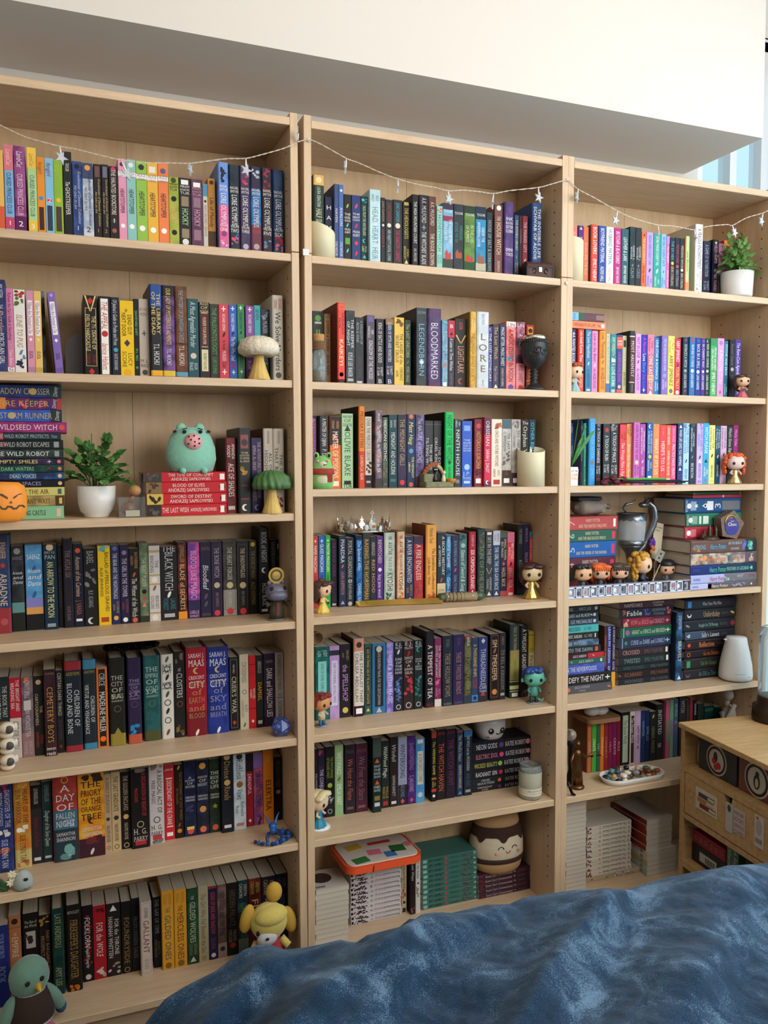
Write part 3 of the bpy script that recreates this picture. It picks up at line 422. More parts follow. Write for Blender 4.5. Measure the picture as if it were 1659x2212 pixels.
33-905;933-1048;b4202a;ecd8d0;*b@0-.2#c0a850|*p@.02-.18#2a2218|SWORD OF DESTINY/ANDRZEJ SAPKOWSKI@.28-.82%S|*r@.93-.98#e8dcd8|*o@.95#1a1414
38-908;1052-1148;b4202a;ecd8d0;*b@0-.18#2e2a28|*p@.02-.16#5a544c|THE LAST WISH@.19-.52%S|ANDRZEJ SAPKOWSKI@.54-.87%S|*r@.92-.97#e8dcd8|*o@.945#1a1414
@L3 310 880 330 d=.045
893-1012;330;6a2028~501a20;e8d8d0;AMANDA/FOODY@.08-.28|ACE OF SHADES@.34-.78%S|*r@.9-.95#c0b0a8;c=1e2424
1032-1168;222;2a2c2c;c8b098;*r@.08-.24#8a4a4e|*o@.17#3a3a38|=THE/ADVENTURES/OF AMINA/AL-SIRAFI@.34%S|*p@.45-.55#a8843a|*r@.67-.84#7a3a40|*r@.68-.82#2a2c2c|*m@.93#e8e0d0;d=.03
1172-1292;330;201e40~2c2850;b89aa0;THE ADVENTURES OF/AMINA AL-SIRAFI@.05-.48%S|SHANNON/CHAKRABORTY@.58-.84%S|*m@.93#8a90b0
1306-1411;228;b8b0a4;3a3834;O'DONOGHUE@.03-.18%t|ALL OF OUR/HIDDEN GIFTS@.22-.75%S|*p@.78-.95#8a2a28;d=.035;c=5a1a1c
1413-1530;230;b8b0a4;3a3834;O'DONOGHUE@.03-.18%t|THE GIFTS/THAT BIND US@.22-.75%S|*p@.78-.95#8a4028;d=.035;c=241c1c
@M3 665 860 290 d=.04
0-122;215;2a2430;3a2a40;*r@.04-.9#b070a8|THE INHERITANCE GAMES@.08-.6#4a2a58;d=.06
142-255;215;26262a;d8d4d0;A MASTER OF DJINN@.04-.42|P. DJÈLÍ CLARK@.46-.8
272-408;222;d87a28~c85a20;f0e4d8;*b@0-.4#2a2426|*p@.25-.45#c06a30|ANDREA/STEWART@.06-.18#d89850|MASTER OF POISONS@.21-.86|*r@.9-.97#e8d8c8
420-560;190;a0c498;2e3c30;=MASTERS/OF/DEATH@.1#5a7058%S|*t@.2#2a382c|OLIVIE BLAKE@.24-.84%St|*r@.9-.95#1e241e|=TOR@.97#1e241e
630-705;100;d87a24;5a2410;*b@.55-1#c83a24|MEDUSA'S SISTERS@.06-.51#6a2a14%S|LAUREN J.A. BEAR@.6-.9#e8c8a0%S;d=.025;c=241c1a
706-790;228;c8c0b0;6a6258;OVER THE MERCIFUL CROW@.02-.62%S|*p@.62-.8#4a3830|*b@.82-1#28242a|*r@.9-.93#b0a8a0
834-920;150;4c4656~8a6a70;ece4e4;ERICA REI@.04-.14|The MERMAID, the WITCH and the SEA@.19-.8%S|*b@.88-1#3a3438;d=.03
922-990;235;3a4038~4a5a48;e4e4dc;*p@0-.15#5a7a50|MEXICAN GOTHIC@.04-.62|SILVIA/MORENO-GARCIA@.65-.85#a08a6a|*o@.95#5a5a50
1000-1106;205;143840;c8d0c8;DELILAH S./DAWSON@.07-.18|MIDNIGHT AND HOUDINI@.24-.82|*r@.88-.92#3a6a78
1110-1222;205;22202e~2a2848;b89878;THE MIDNIGHT GIRLS@.06-.7%S|ALICIA JASINSKA@.74-.88#803448|*o@.93#c83848
1226-1325;200;1c3050;e0d890;*o@.03#d07048|Matt Haig@.1-.41%i|*o@.5#5a8ab0|THE MIDNIGHT/LIBRARY@.58-.87|*o@.96#c86848
1330-1440;205;3a3050~6a5a98;c0b8d0;The NATURE of WITCHES@.04-.66%i|*b@.85-1#40283a
1446-1550;278;2e2e32;d0d0d0;*b@.05-.06#5a5a5e|THE NEVER/TILTING WORLD@.25-.85%S
1555-1655;280;2e2e32;d0d0d0;*b@.05-.06#5a5a5e|THE EVER/CRUEL KINGDOM@.25-.85%S
@M3 920 860 290 d=.045
237-348;172;14b054;0e5a34;NIGHT OF THE WITCH@.04-.66%S|*d@.67#0e5a34|SARA RAASCH@.72-.92;d=.02;c=101414
350-437;260;303236;dcdce0;LEIGH/BARDUGO@.02-.12|NINTH HOUSE@.15-.84|*o@.92#7a7a80
445-570;282;2c58b8;a8c8ec;*r@.07-.15#7aa0dc|=THE/HELLMAN'S/GUIDE TO/DEALS AND/DEBAUCHERY@.37#c0d8f0|*o@.7#9ac0f0|=J.P./MORRIS@.83|*r@.91-.95#a8c8ec
598-700;260;8a2834~6a2030;e8a060;*o@.1#c04a50|NOTORIOUS SORCERER@.18-.74#e0a050|DAVINIA EVANS@.86-.9#e8d0c8|*p@.72-.84#4a1a28|*r@.88-.95#e8e0dc|*o@.915#1a1414
705-805;235;c02a48;ecd8dc;*b@0-.25#5a3048|OBSIDIAN@.05-.42%S|SARAH J. DALEY@.46-.8|*b@.93-1#5a3048|*m@.94#f0e0e0;d=.035
810-940;260;dcd4c4;7a4030;*p@.05-.15#b06a4a|THE ONCE AND FUTURE WITCHES@.08-.7%S|ALIX E./HARROW@.74-.86|*r@.9-.97#a83a34
942-1055;262;a8a8a0~c0beb6;3a3c3a;*b@0-.14#4a6068|THE DARK/O WINDOW@.18-.48%S|*p@.45-.7#6a5a60|*b@.76-1#3a3430|*t@.8#6a3428|*r@.88-.95#e8e4e0|*o@.915#1a1414
1058-1172;262;b0aaa4~908a88;3a3438;*p@.02-.14#7a7070|TWO TWISTED/CROWNS@.16-.5%S|*b@.8-1#3a2c3c|*r@.88-.95#e8e4e0|*o@.915#1a1414
1178-1272;265;1e1c1a;dcd4c4;=The@.05%S|Orphan Witch@.1-.7%S
1275-1355;265;16384a;6ab8d0;OTHER BIRDS@.04-.55
@R3 1225 880 220 d=.05
50-102;255;3a5ab0;dce4f4;Clap@.05-.16%i|WHEN@.3-.6;d=.1
165-250;220;3a3a5a;c8c8dc;LEESE@.04-.17|TO FALL IN@.25-.36%t|DRAFTED@.4-.72|*p@.78-.95#a85078;d=.06
252-308;255;5ac0b0;e8f4f0;THIS SPELL LOVE@.03-.68|*b@.7-1#4aa890|*o@.72#2a3a34|*o@.92#e8d060
355-465;180;3a90cc;78c4f4;LOVE EVER AFTER@.07-.6%t|*o@.66#8a6a5a|EMILY@.75-.9%t;d=.035;c=1e5a78
468-550;270;24262c;d8d8d8;*o@.02#6a5a9a|A TOUCH OF DARKNESS@.07-.64|SCARLETT/ST. CLAIR@.68-.82|*r@.88-.93#7a2a34
585-700;268;2a2c32;d8d8d8;*o@.1#a83a34|A TOUCH OF RUIN@.19-.6|SCARLETT/ST. CLAIR@.66-.8|*r@.86-.91#7a2a34
705-830;268;26292c;d8d8d8;*p@.0-.12#8a8480|A TOUCH OF MALICE@.14-.63|SCARLETT/ST. CLAIR@.67-.82|*r@.88-.93#7a2a34
858-960;278;d8404c;f4d0d0;CHLOE/LIESE@.12-.26#8a2430|Two Wrongs Make a Right@.3-.88%i|*b@.97-1#c03040
965-1050;270;d08a50;f0dcc0;CHLOE/LIESE@.02-.2#6a3a24|Better Hate than Never@.33-.88%i
1065-1185;245;c46ab4;6a2a70;UNDERLYING & RAISE THE HEAT@.02-.6|*o@.64#e0c0a0|MEGAN/BANNEN@.68-.86;d=.04
1185-1275;270;a04a98;ecd8ec;ZARINA PALLADINO'S/JERSEY ITALIAN LOVE STORY@.06-.5|*l@.62#e0b0d8|TERI WILSON@.7-.85
1300-1395;248;265a98;d0e0ec;*m@.06#e0e8f0|A VERY SECRET SOCIETY/OF IRREGULAR WITCHES@.13-.5|*o@.55#d8b060|SANGU/MANDANNA@.6-.78|*r@.86-.91#d8e0e8
1398-1502;272;e8854e;f8e4d0;BECKY ALBERTALLI@.06-.2#f0b890|WHAT IF IT'S US@.24-.84
1506-1612;285;d8444a;f8e0dc;BECKY ALBERTALLI@.05-.18#f0a8a0|HERE'S TO US@.27-.78
@R3 1439 880 220 d=.05
0-74;288;e0603c;f4e0d4;SARAH ADAMS@.04-.33|WHEN IN ROME@.43-.85|*b@.9-.97#c8d0d8
75-160;292;d0487c;f4dce4;SARAH ADAMS@.04-.28#e8a8c0|PRACTICE MAKES PERFECT@.32-.9
185-275;262;1e3468;e4ecf4;*t@.05#d8e0ec|WHEN LIFE GIVES YOU VAMPIRES@.1-.7|*t@.75#d8e0ec|GLORIA/DUKE@.82-.95#6a5ab0
278-375;258;a0c8ec;4a6a94;*p@0-.08#7aa0c8|THE WITCH'S/MATCH GUIDE@.06-.5%S|*l@.62#3a4a6a|ERIN BAY@.75-.92
385-468;270;243444;d8e0e4;*p@0-.06#3a5a48|LADY'S GUIDE/GENTLEMEN & WITCHES@.06-.46|*l@.55#7a8a94|IRIS BOLTON@.65-.9
498-600;262;bca8dc;5a4a94;*p@.0-.1#a890c8|A DUKE'S GUIDE TO/DECEPTION@.08-.46|*l@.56#3a3454|*t@.62#fff|ERIN BOLTON@.66-.9|*r@.94-.98#9a88c0
600-698;258;3a9ccc;ecf4f8;WITCH PLEASE@.06-.5|*t@.62#1e2c3a|ANN/AGUIRRE@.72-.88|*d@.94#c05a60
695-795;290;e4dc84;4a4a3a;A Contract's Guide/to Fake Dating a Duke@.04-.42|*l@.52#3a3a34|SARAH HAWLEY@.68-.9|*r@.93-.97#d0c870
798-882;298;1e4a62;dce8ec;A Demon's Guide/to Wooing a Witch@.05-.4|*l@.53#d8c8a0|SARAH HAWLEY@.67-.88
885-985;300;c8a8c4;5a3a6a;A Werewolf's Guide/to Seducing a Vampire@.03-.4|*l@.5#6a3a4a|SARAH HAWLEY@.6-.85
990-1085;305;242a26;c8ccc4;Witch's Gonna Slap@.03-.46%i|*s@.52#a89a60
1090-1172;290;8a2c70;dca8d0;Witchy Trifter@.07-.36%i|MAGGIE@.5-.75
@L4 0 1120 330 b=200,1228
-40-114;180;2a3a5c~34466a;d8c0a8;*b@.74-1#8a3038|JENNIFER@.07-.24#c8a878|*s@.31#b83a24|ARIADNE@.39-.72|*o@.88#a84a50;d=-.015
126-264;300;22232a~34383c;d8dcdc;*o@.06#8a8880|=SÁENZ@.14#8a8a88|=Aristotle/and/Dante@.37%i|*b@.66-.78#5a8684|*b@.78-1#1e221e
280-466;285;4a86b8~5a9ac8;e4ecf0;=SÁENZ@.14|*l@.28#2a5a8a|=Aristotle/and/Dante@.38%i|*l@.58#2a5a8a|*b@.62-.73#7a78b4|*b@.73-.81#c89050|*b@.81-1#181818
476-624;280;142c3c;d8d498;*o@.035#c8b088|=EMILY X.R./PAN@.13#a8b8b8|AN ARROW TO THE MOON@.2-.86|*r@.93-.97#8a9498;d=-.005
630-684;290;181418;4a4048;THE ATLAS PARADOX@.25-.75%S;d=+.01
686-797;230;201e26;8a6a6e;THE ATLAS SIX@.12-.43%S|OLIVIE BLAKE@.75-.92%t
799-906;275;181c2c;c8a088;*o@.08#c84a3a|Autumn of the Carmine@.15-.63%i|J. VANSA@.68-.85#a05a50|*r@.9-.93#ddd8d4
912-1057;325;1a1a1c;9a9a9a;BABEL@.03-.2%S|*p@.24-.5#6a6a6c|R.F. KUANG@.54-.76%S|*m@.93#c8c8c8
1066-1202;295;dcb41c;3a3020;*p@0-.08#5aa0a0|BALLAD of PERILOUS GRAVES/ALEX JENNINGS@.08-.83|*r@.9-.96#a83a28
1206-1302;290;242a50;c8c8d0;*o@.04#5a6090|THE BEAR AND THE NIGHTINGALE@.1-.68%S|KATHERINE/ARDEN@.71-.86#a88a68|*o@.92#d8a050
1306-1404;285;241c38;c0bcc8;*o@.1#7a6a9a|THE GIRL IN THE TOWER@.17-.66%S|KATHERINE/ARDEN@.69-.86#8a4a58|*o@.95#e0e0e0
1406-1513;325;1a1818;d4d0c8;KATHERINE/ARDEN@.05-.27#b08850%S|*l@.35#b0502a|The Winter of the Witch@.4-.92%S|*o@.96#c05a48
1516-1612;270;4a5844~6a7a58;b8c4b0;THE BEAST PLAYER@.18-.55%S|*o@.61#1a1414|*t@.7#b04838|*t@.78#c87a60|*b@.92-1#2a2e28
@L4 310 1110 330 b=280,1155
60-181;345;c0bcb8;5a5048;*b@.06-.09#b09060|THE/BINDING@.13-.36%S|*b@.38-.4#b09060|*o@.45#e0d4c0|*b@.5-.52#b09060|*l@.56#7a5a30|BRIDGET/COLLINS@.66-.84%S|*b@.88-.9#b09060|*o@.95#e0d4c0
184-371;355;1e1c20;c0c0c0;=THE@.03|BLACK WITCH@.07-.6%S|*l@.65#d8d8d4|LAURIE/FOREST@.7-.86#3a7a80|*r@.91-.96#a8a8a8
374-471;310;24181a~6a2a18;e8c080;LEVENSELLER@.03-.26#c08a50|BLADE of SECRETS@.28-.88%S|*b@.9-1#d88a28
483-611;307;6a3a8a~c8509c;e0a8d0;BLOOD LIKE MAGIC@.11-.74%S|*b@.76-1#2a2448|=LISELLE/SAMBURY@.94
616-736;305;201f3a;d8d4d8;=SMITH@.09#8a5a50|Bloodleaf@.3-.62%i|*l@.72#5a4a60|*l@.82#5a4a60|=CRYSTAL@.96#8a6a60
738-857;300;2a2038;b0a4b4;*z@.05-.92#4a4058|THE BONE WITCH@.08-.48%S|*o@.58#b0a488|RIN CHUPECO@.68-.87#8a7f90%S|*o@.95#c83848
864-1011;295;2a2a28~444440;c8c0b0;*b@.65-1#8a8a84|*z@.05-.92#5a4a44|THE HEART FORGER@.08-.52%S|*o@.59#c0b080|RIN CHUPECO@.68-.88#c0c0bc%S|*o@.94#c03838
1014-1143;290;1e1c1a;c8bca0;*z@.05-.92#4a463e|THE SHADOWGLASS@.1-.5%S|*o@.6#b8a888|RIN CHUPECO@.68-.87#8a857a%S|*o@.95#c83838
1146-1236;290;1a1612;8a7238;*o@.05#b8902a|THE BOOK OF MAGIC@.14-.52%S|ALICE HOFFMAN@.56-.87%S
1256-1366;150;14181a;b8bcbc;BOOK of NIGHT@.05-.4%S|*m@.49#c0c8c8|HOLLY BLACK@.64-.9%S|*r@.94-.97#c8c8c8;d=-.015
1373-1451;280;181a1a;8a8a88;DAUGHTERS & DEVOTION@.03-.45%S;d=+.01
1454-1536;285;181616;8a8478;*r@.05-.12#a8a4a0|=THE/BEAR@.25;d=+.01
@M4 665 1090 290 b=430,1265
60-128;390;b03a38;e8d8d4;*x@.07|PAPER MAGICIAN@.13-.5|CHARLIE@.55-.7#8a1a24
134-213;385;2a5aa0;dce4ec;*x@.07|GLASS MAGICIAN@.11-.5|CHARLIE@.54-.68#1a2a50
218-281;380;2e9a48;dcecdc;*x@.07|MASTER MAGICIAN@.11-.5|CHARLIE N.@.54-.75#103a1c|*o@.93#103a1c
286-362;430;1e1a22;6a3a7a;THE PATH OF THORNS@.05-.55%S|A.G. SLATTER@.62-.92#4a2a58|*r@.95-.98#a8a4a8;d=+.01
386-473;385;1e2a44;d0d4d8;PHAEDRA@.05-.38%S|*l@.43#c05a3a|LAURA SHEPPERSON@.5-.83#b0786a|*t@.94#9aa0a8
475-569;410;20222a;b0b0a8;PORTAL GUARDIANS@.04-.58%S|*o@.63#9a9a94|=1@.63#20222a|ELLIE HOLLAND@.67-.9|*o@.96#b0b0a8
601-673;378;1c4a88~2a78b8;c8dcec;*b@0-.07#161a2a|The Splendid Affair@.08-.5%i|CASHELL RAIN@.68-.98
681-771;355;26302c~3a4a38;d89858;RAISING THE HORSEMAN@.08-.92%S|*r@.94-.99#a8b0a8
773-846;395;2a2a30;c09878;ARNOLD@.08-.28#b8b0a8%S|RED HOOD@.32-.84%S|*r@.96-1#b0b0b0
849-931;390;4e2878;d8c8d8;REWITCHED@.05-.4#e0c8a8%S|*o@.49|lucy jane wood@.56-.9|*t@.97#8a68b0
946-1086;345;a8b4a8~c0c8bc;2a2a28;YEE@.05-.1|AVATAR@.13-.31%i|THE RISE OF@.34-.54%t|KYOSHI@.56-.82|*p@.84-.94#3a5a48|*b@.96-1#3a3c38|*o@.97#e0e0dc;c=242820
1091-1201;335;d0b898~c89878;3a2420;YEE@.05-.1|AVATAR@.13-.29%i|THE SHADOW OF@.31-.54%t|KYOSHI@.56-.81|*p@.82-.93#c88a4a|*b@.92-1#a83028|*o@.97#e0dcd8;c=7a1a18;d=-.01
1204-1306;395;26304c;d0ccd0;A RIVER ENCHANTED@.05-.7%S|REBECCA/ROSS@.73-.9#b08a50|*l@.96#c0c8d0
1311-1426;388;8a2430~b03a38;ecc8c0;*b@0-.12#3a2a40|A FIRE ENDLESS@.13-.67%S|REBECCA/ROSS@.75-.92#c05a58|*b@.95-1#4a2434
1461-1593;248;d89848;4a2a18;Melinda Taub@.04-.24#7a5028%i|The Scandalous Confessions of/Lydia Bennet, Witch@.3-.9%i|*p@.9-.96#b85030;c=7a3a20;d=-.01
@M4 920 1090 290 b=860,1138
139-244;345;26303a;e4e0d8;A SECRET HISTORY/of WITCHES@.06-.63%S|*l@.7#a83a48|*b@.75-1#c8b890|=LOUISA/MORGAN@.87#8a6a50
247-314;375;2a80b0~1a4a70;d0e0ec;SHADOW OF THE SEAFARER@.03-.5|*p@.54-.62#143048|Caroline Stevie@.65-.98%i
318-409;380;2c2848;7a9ab8;SILVIA MORENO-GARCIA@.08-.48|*l@.54#c03a90|SIGNAL TO NOISE@.62-.9|*m@.96#a03a7a
411-506;360;4a6a6a~3a5a5c;c8d4cc;*p@.02-.12#2a4a4c|*o@.18#8ab0ac|Sisters of Sword & Song@.24-.88%i|*p@.92-.98#2a4a4c
531-621;335;9a2434;f0e0dc;ELIZABETH LIM@.05-.22#e0b0b0|SIX CRIMSON CRANES@.27-.86|*t@.91|*r@.95-.99;c=6a1a20
641-736;300;2a4a48~1e3838;8a8458;*p@.03-.3#6a5a48|SKIN OF THE SEA@.25-.93%S;c=1e3434
738-826;325;363a42;b8b4ac;*r@.02-.06#d8d4d0|SKY IN THE DEEP@.09-.5|*v@.56-.65#b09a68|ADRIENNE/YOUNG@.7-.9|*t@.95#d8d4d0
829-916;320;2a4468;d8d8dc;*b@0-.22#b8bcc8|ADRIENNE/YOUNG@.04-.17#5a6478|THE GIRL THE SEA GAVE BACK@.25-.9%S|*t@.95
918-1003;345;2a2a44;d8cc98;*b@0-.08#4a5a4a|SMALL TOWN,/BIG MAGIC@.1-.44%S|*d@.49#c8503a|HAZEL BECK@.55-.85%S|*b@.92-1#a84a48
1006-1093;340;c83a44~d85a6a;2a1a28;*b@0-.16#c86a8a|BIG LITTLE/SPELLS@.18-.42#f0e0dc%S|*l@.5#1a1418|HAZEL BECK@.56-.88#f0d8d0%S|*r@.95-.99#f0d8d0
1131-1206;245;1e1e22;8a8a88;THE SHEPHERD@.06-.28%S|KUANG@.5-.75%S
1208-1276;245;2a2448;9a94a8;HEROINE OF SEA@.05-.25%S|BALDREE@.4-.6%S
1279-1341;330;c02a34;d8c0b8;*b@0-.1#2a7a88|THE BOOK OF FEARLESS@.12-.45;c=1e5a68
@S:R4 1220 1050 220 d=.11 s=patterned_stack
70-865;495-703;b04a48;e4c8a8;*z@.02-.98#a0403e|=7@.065#e0a8a0|HARRY POTTER/AND THE DEATHLY HALLOWS@.2-.77%S|*r@.91-.96#e8e0e0
75-848;713-893;2a5a4c;d8d0a8;=6@.06#a8c8b8|HARRY POTTER/AND THE HALF-BLOOD PRINCE@.19-.77%S|*r@.9-.97#c83a50
78-838;903-1150;2058a0;dcd4b0;=5@.045#a8c8e8|HARRY POTTER/AND THE ORDER OF THE PHOENIX@.14-.79%S|*r@.89-.96#c83a50
80-828;1160-1400;5a2c3c;d8c8b0;=4@.035#c8a8b0|HARRY POTTER/AND THE GOBLET OF FIRE@.15-.73%S|*r@.88-.96#c83a50
82-820;1405-1520;24443c;d0c8a8;HARRY POTTER@.16-.72%S
84-815;1525-1660;7a2430;d8c0b0;HARRY POTTER@.16-.72%S
@S:R4 1410 1050 249 b=1010,1508 s=hardcover_stack
590-1275;92-130;5a8a3a;d8d8b8;*b@.03-.97#2a4a24;d=.05
580-1282;132-182;9a2440;e0c8c8;*r@.6-.63#e0c8c8;d=.05
465-1268;185-400;1e4a78;d8dce0;=ROWLING@.03%t|*o@.075|*r@.1-.2#8a9ab0|*s@.2|*t@.34|*t@.37|*r@.39-.5|=3@.58%S|*r@.66-.98#6a6a70;d=.05
478-1270;405-592;2a6a54;c8d4c8;=ROWLING@.03%t|*o@.08|*r@.1-.2#7a9a88|*r@.23-.27|*r@.3-.4;d=.05
460-1255;600-765;a02838;d8a8a8;=ROWLING@.03%t|*o@.07#e8d8d8|*r@.1-.2#c06a70;d=.05
560-1500;772-965;5a463e~6a4a40;48b0e0;*p@0-.14#a06a40|ROWLING@.04-.22#7ab0c8|Harry Potter@.29-.53%S|AND THE ORDER OF/THE PHOENIX@.56-.77#a8d0e0%S|*p@.78-.84#5a70c0|*b@.83-1#2c2e34|*p@.86-.94#5ab0a0
555-1500;962-1122;b8a898~6a6460;d86a34;*p@.05-.3#c88a5a|Harry Potter@.29-.53%S|*p@.55-.62#4a6a70|GOBLET OF FIRE@.58-.8#a04a48%S|*b@.82-1#5a5060|*p@.88-.95#c8a890
550-1497;1126-1262;1e2a68;4ac8a0;ROWLING@.04-.14#4a5ab0|*b@.42-1#1c3448|Harry Potter@.28-.53%S|PRISONER OF AZKABAN@.54-.88#8ac8b8%S|*s@.92#6ac8b0
545-1492;1265-1385;a0a8d0;c83040;ROWLING@.04-.14#7078a8|*b@.5-1#6a686c|*p@.5-.58#7ab0b8|Harry Potter@.28-.53%S|*p@.62-.8#8a848c|*p@.86-.96#7a5050
540-1490;1388-1508;a8b0d8;e0dcc0;ROWLING@.03-.12#7078a8|*b@.26-1#5a5458|*b@.26-.32#a03038|Harry Potter@.31-.56%S|*p@.6-.86#8a80a0|*s@.92#e8dcb0
@L5 0 1370 330 b=800,1272
-60-105;465;20282c;c8c8c0;THE BOOK THAT/WOULDN'T BURN@.1-.5%S|MARK LAWRENCE@.6-.9%S
107-232;470;a82030;e8d8d0;*b@.5-1#b8b0a8|THE BRIGHT AND/BREAKING SEA@.03-.42%S|CHLOE NEILL@.54-.9#6a5a58%S
236-366;455;7a6a70~5a4a58;d0c0c0;*p@0-.1#c87a50|*b@.7-1#8a6a68|*r@.3-.42#b8b0b0|CAN'T SPELL TREASON WITHOUT TEA@.05-.75|REBECCA/THORNE@.8-.97#b0a0a0
370-481;450;20201e;c8b090;*o@.08#c8a070|THE/CARTOGRAPHERS@.22-.62|PENG/SHEPHERD@.7-.9#a03a28
482-611;380;2e1a20~3a2028;c89a48;=THOMAS@.05#8a7a60|CEMETERY BOYS@.2-.85%St|=swoon/reads@.94#e0d8c8;d=-.015
613-691;390;201c1c;b8b0a8;CERTAIN DARK THINGS@.03-.55|SILVIA MORENO@.6-.85#4a4440|*d@.92#8a2a28
703-892;290;1e242c;c8ccc8;*b@0-.1#8a2830|*b@.93-1#8a2830|=ADEYEMI@.14#a89040|CHILDREN OF/BLOOD AND BONE@.24-.8%S;d=-.005
903-1049;270;20282e;c8ccc8;*b@0-.11#3a7898|*b@.93-1#3a7898|=ADEYEMI@.14#a89040|CHILDREN OF/VIRTUE AND VENGEANCE@.28-.83%S
1053-1172;360;c86a2c;e0d8d0;*r@.02-.98#201a18|CIRCE@.07-.23%St|*b@.25-.27#c86a2c|MADELINE MILLER@.3-.8|*b@.82-.84#c86a2c|*o@.89#e06a28
1190-1360;255;1e1e1a;b8b4a0;=THE/CITY/OF/BRASS@.33%S|=S.A./CHAKRABORTY@.45|*q@.58#5a5438|*b@.86-1#8a7a30|*t@.83#8a7a30
1387-1537;255;2c2240;9a8aa8;=THE/KINGDOM/OF/COPPER@.33%S|=S.A./CHAKRABORTY@.44|*q@.54#5a3a4a|*p@.77-.9#2a80b0|*b@.89-1#b05038
@L5 310 1360 340 b=560,1115
3-180;275;1e4a4c~28585a;a8c0b0;=THE/EMPIRE/OF/GOLD@.27%S|=S.A./CHAKRABORTY@.43|*q@.56#4a6a50|*b@.88-1#4a4a28
189-319;260;c8c4bc;2a2a28;*l@.06#4a5a3a|*q@.17|=JULIE/MAY@.17|*l@.27#2a2a28|*q@.37|=KATE/MORTON@.37|*l@.47#3a4a2a|*q@.57|*l@.67#2a2a28|*q@.78|*l@.92#5a4a2a
321-441;230;1e1c1a;c8c4bc;*p@.02-.14#5a5040|THE@.19-.23|CLOISTERS@.25-.54|*q@.61#6a4a2a|*p@.84-.98#6a5a30
452-670;190;941c2a;e0d4d0;*b@.72-1#701a22|=SARAH J./MAAS@.14%S|*m@.26#c89a60|=CRESCENT/CITY@.39%S|=HOUSE/of/EARTH/and/BLOOD@.59#b08050%S|*l@.96;d=-.005
674-901;180;24368a~1e2c70;dcdce4;=SARAH J./MAAS@.14%S|*m@.26#c0a888|=CRESCENT/CITY@.39%S|=HOUSE/of/SKY/and/BREATH@.59#8a8aa8%S|*l@.96;d=-.005
909-1001;290;1a1a20;c8c0a0;*z@.03-.96#8a8870|NINA VARELA@.1-.22|CRIER'S WAR@.26-.76%S|*d@.89#b03a30
1016-1109;260;c0b8a0;6a6458;CROSSINGS@.1-.38%t|*q@.5|ALEX/LANDRAGIN@.6-.84%t|*l@.94
1113-1186;270;b82028;e0c8c0;*b@.12-.13#5a1418|*q@.25#8a1a20|MICHEL/FABER@.45-.6|*b@.72-.73#5a1418|*d@.9
1189-1263;270;1c201c;d09a28;ARNOLD@.08-.25#b0b0a8%S|DAMSEL@.37-.63%S|*r@.9-.95#a8a8a0
1269-1389;250;241c2c~301f38;d8d4d0;DARK and SHALLOW LIES@.2-.87|*r@.09-.13#5a4a60
1391-1496;240;a8a4a0;7a3a38;A DARKER SHADE OF MAGIC@.03-.52%S|V.E. SCHWAB@.56-.9#4a4644%S
@M5 670 1320 290 b=430,1315
65-236;440;14504c~1e6a5c;b8d8d0;JUDY/I-LIN@.05-.14|*r@.2-.8#7ac0b8|SONG OF SILVER, FLAME LIKE NIGHT@.23-.75#2a4a48%S
241-363;430;b090c0~a080b8;5a4a7a;*b@.06-.13#2a2838|*r@.2-.82#c8c0d8|DARK STAR BURNING, ASH FALLS WHITE@.23-.78%S
368-499;408;1e1a1c;c090c8;SARAH BETH/DURST@.08-.22#a88a60|the SPELLSHOP@.28-.78|*o@.9#c8b060
541-669;340;d0c4b8;4a4440;*b@0-.16#c88a70|*o@.08#3a2a30|THE STARDUST THIEF/CHELSEA ABDULLAH@.17-.82|*b@.86-1#2a1428|*r@.89-.96#e8e4e0|*o@.925#1a1414;d=-.01;c=3a2420
673-758;405;2e5248;c0b080;*r@.05-.87#1a1c20|GOSS THE STRANGE CASE OF THE ALCHEMIST'S DAUGHTER@.07-.85|*t@.93
767-936;400;2e6a98;b8b0a0;*r@.04-.9#1a1c28|*o@.08|GOSS EUROPEAN TRAVEL FOR THE GENTLEWOMAN@.12-.88|*t@.95
943-1031;390;6a5aa0~9a8ac8;e0d8ec;SWEET & BITTER MAGIC@.12-.88%S
1037-1146;375;1e2028;c0c4cc;=E.J./MELLOW@.06|*l@.15|=SONG/OF/THE/FOREVER/RAINS@.35|*p@.48-.9#4a6aa0|*t@.7#7a90c0|*q@.94
1152-1281;370;2a1c1e;c8b8b0;=E.J./MELLOW@.06|*l@.18#8a2028|=DANCE/OF/A/BURNING/SEA@.35|*p@.47-.8#a03038|*q@.93
1287-1389;355;1c2424;b8c0bc;=E.J./MELLOW@.06|*m@.14#3a8a80|=SYMPHONY/FOR/A/DEADLY/THRONE@.35|*p@.5-.85#2a6a68|*q@.93
1426-1536;250;1e1a22;e0d8d4;*p@.3-.6#4a1830|A TEMPEST OF TEA@.18-.88%S|=FSG@.97#8a3038
1538-1623;335;6a1e48~7a2a58;dcc8c8;THE TEN THOUSAND/DOORS OF JANUARY@.1-.58%S|*p@.6-.7#c86a78|ALIX E./HARROW@.72-.85#b08a98|*b@.89-1#c8c0b8
@M5 920 1320 290 b=270,1172
206-331;305;1e2430;a89078;RYAN@.05-.16#6a7a88%t|THESE HOLLOW VOWS@.25-.87%St|=CLARION@.97#8a9498
337-471;290;2a1e48;a8806a;RYAN@.05-.15#5a5078%t|THESE TWISTED BONDS@.25-.85%St|=CLARION@.97#6a6478
476-566;305;5a5840~3a3828;7a8a4a;*b@0-.02#a82838|BAYRON@.02-.15#d8d4c8|*p@.42-.6#3a2438|THIS POISON HEART@.17-.85%S|*b@.88-1#2a3440
568-646;330;2a3a58;d8a840;A THOUSAND SHIPS@.1-.6|NATALIE/HAYNES@.63-.78#b03838|*b@.88-.98#3a6aa8|*o@.93#1a2438
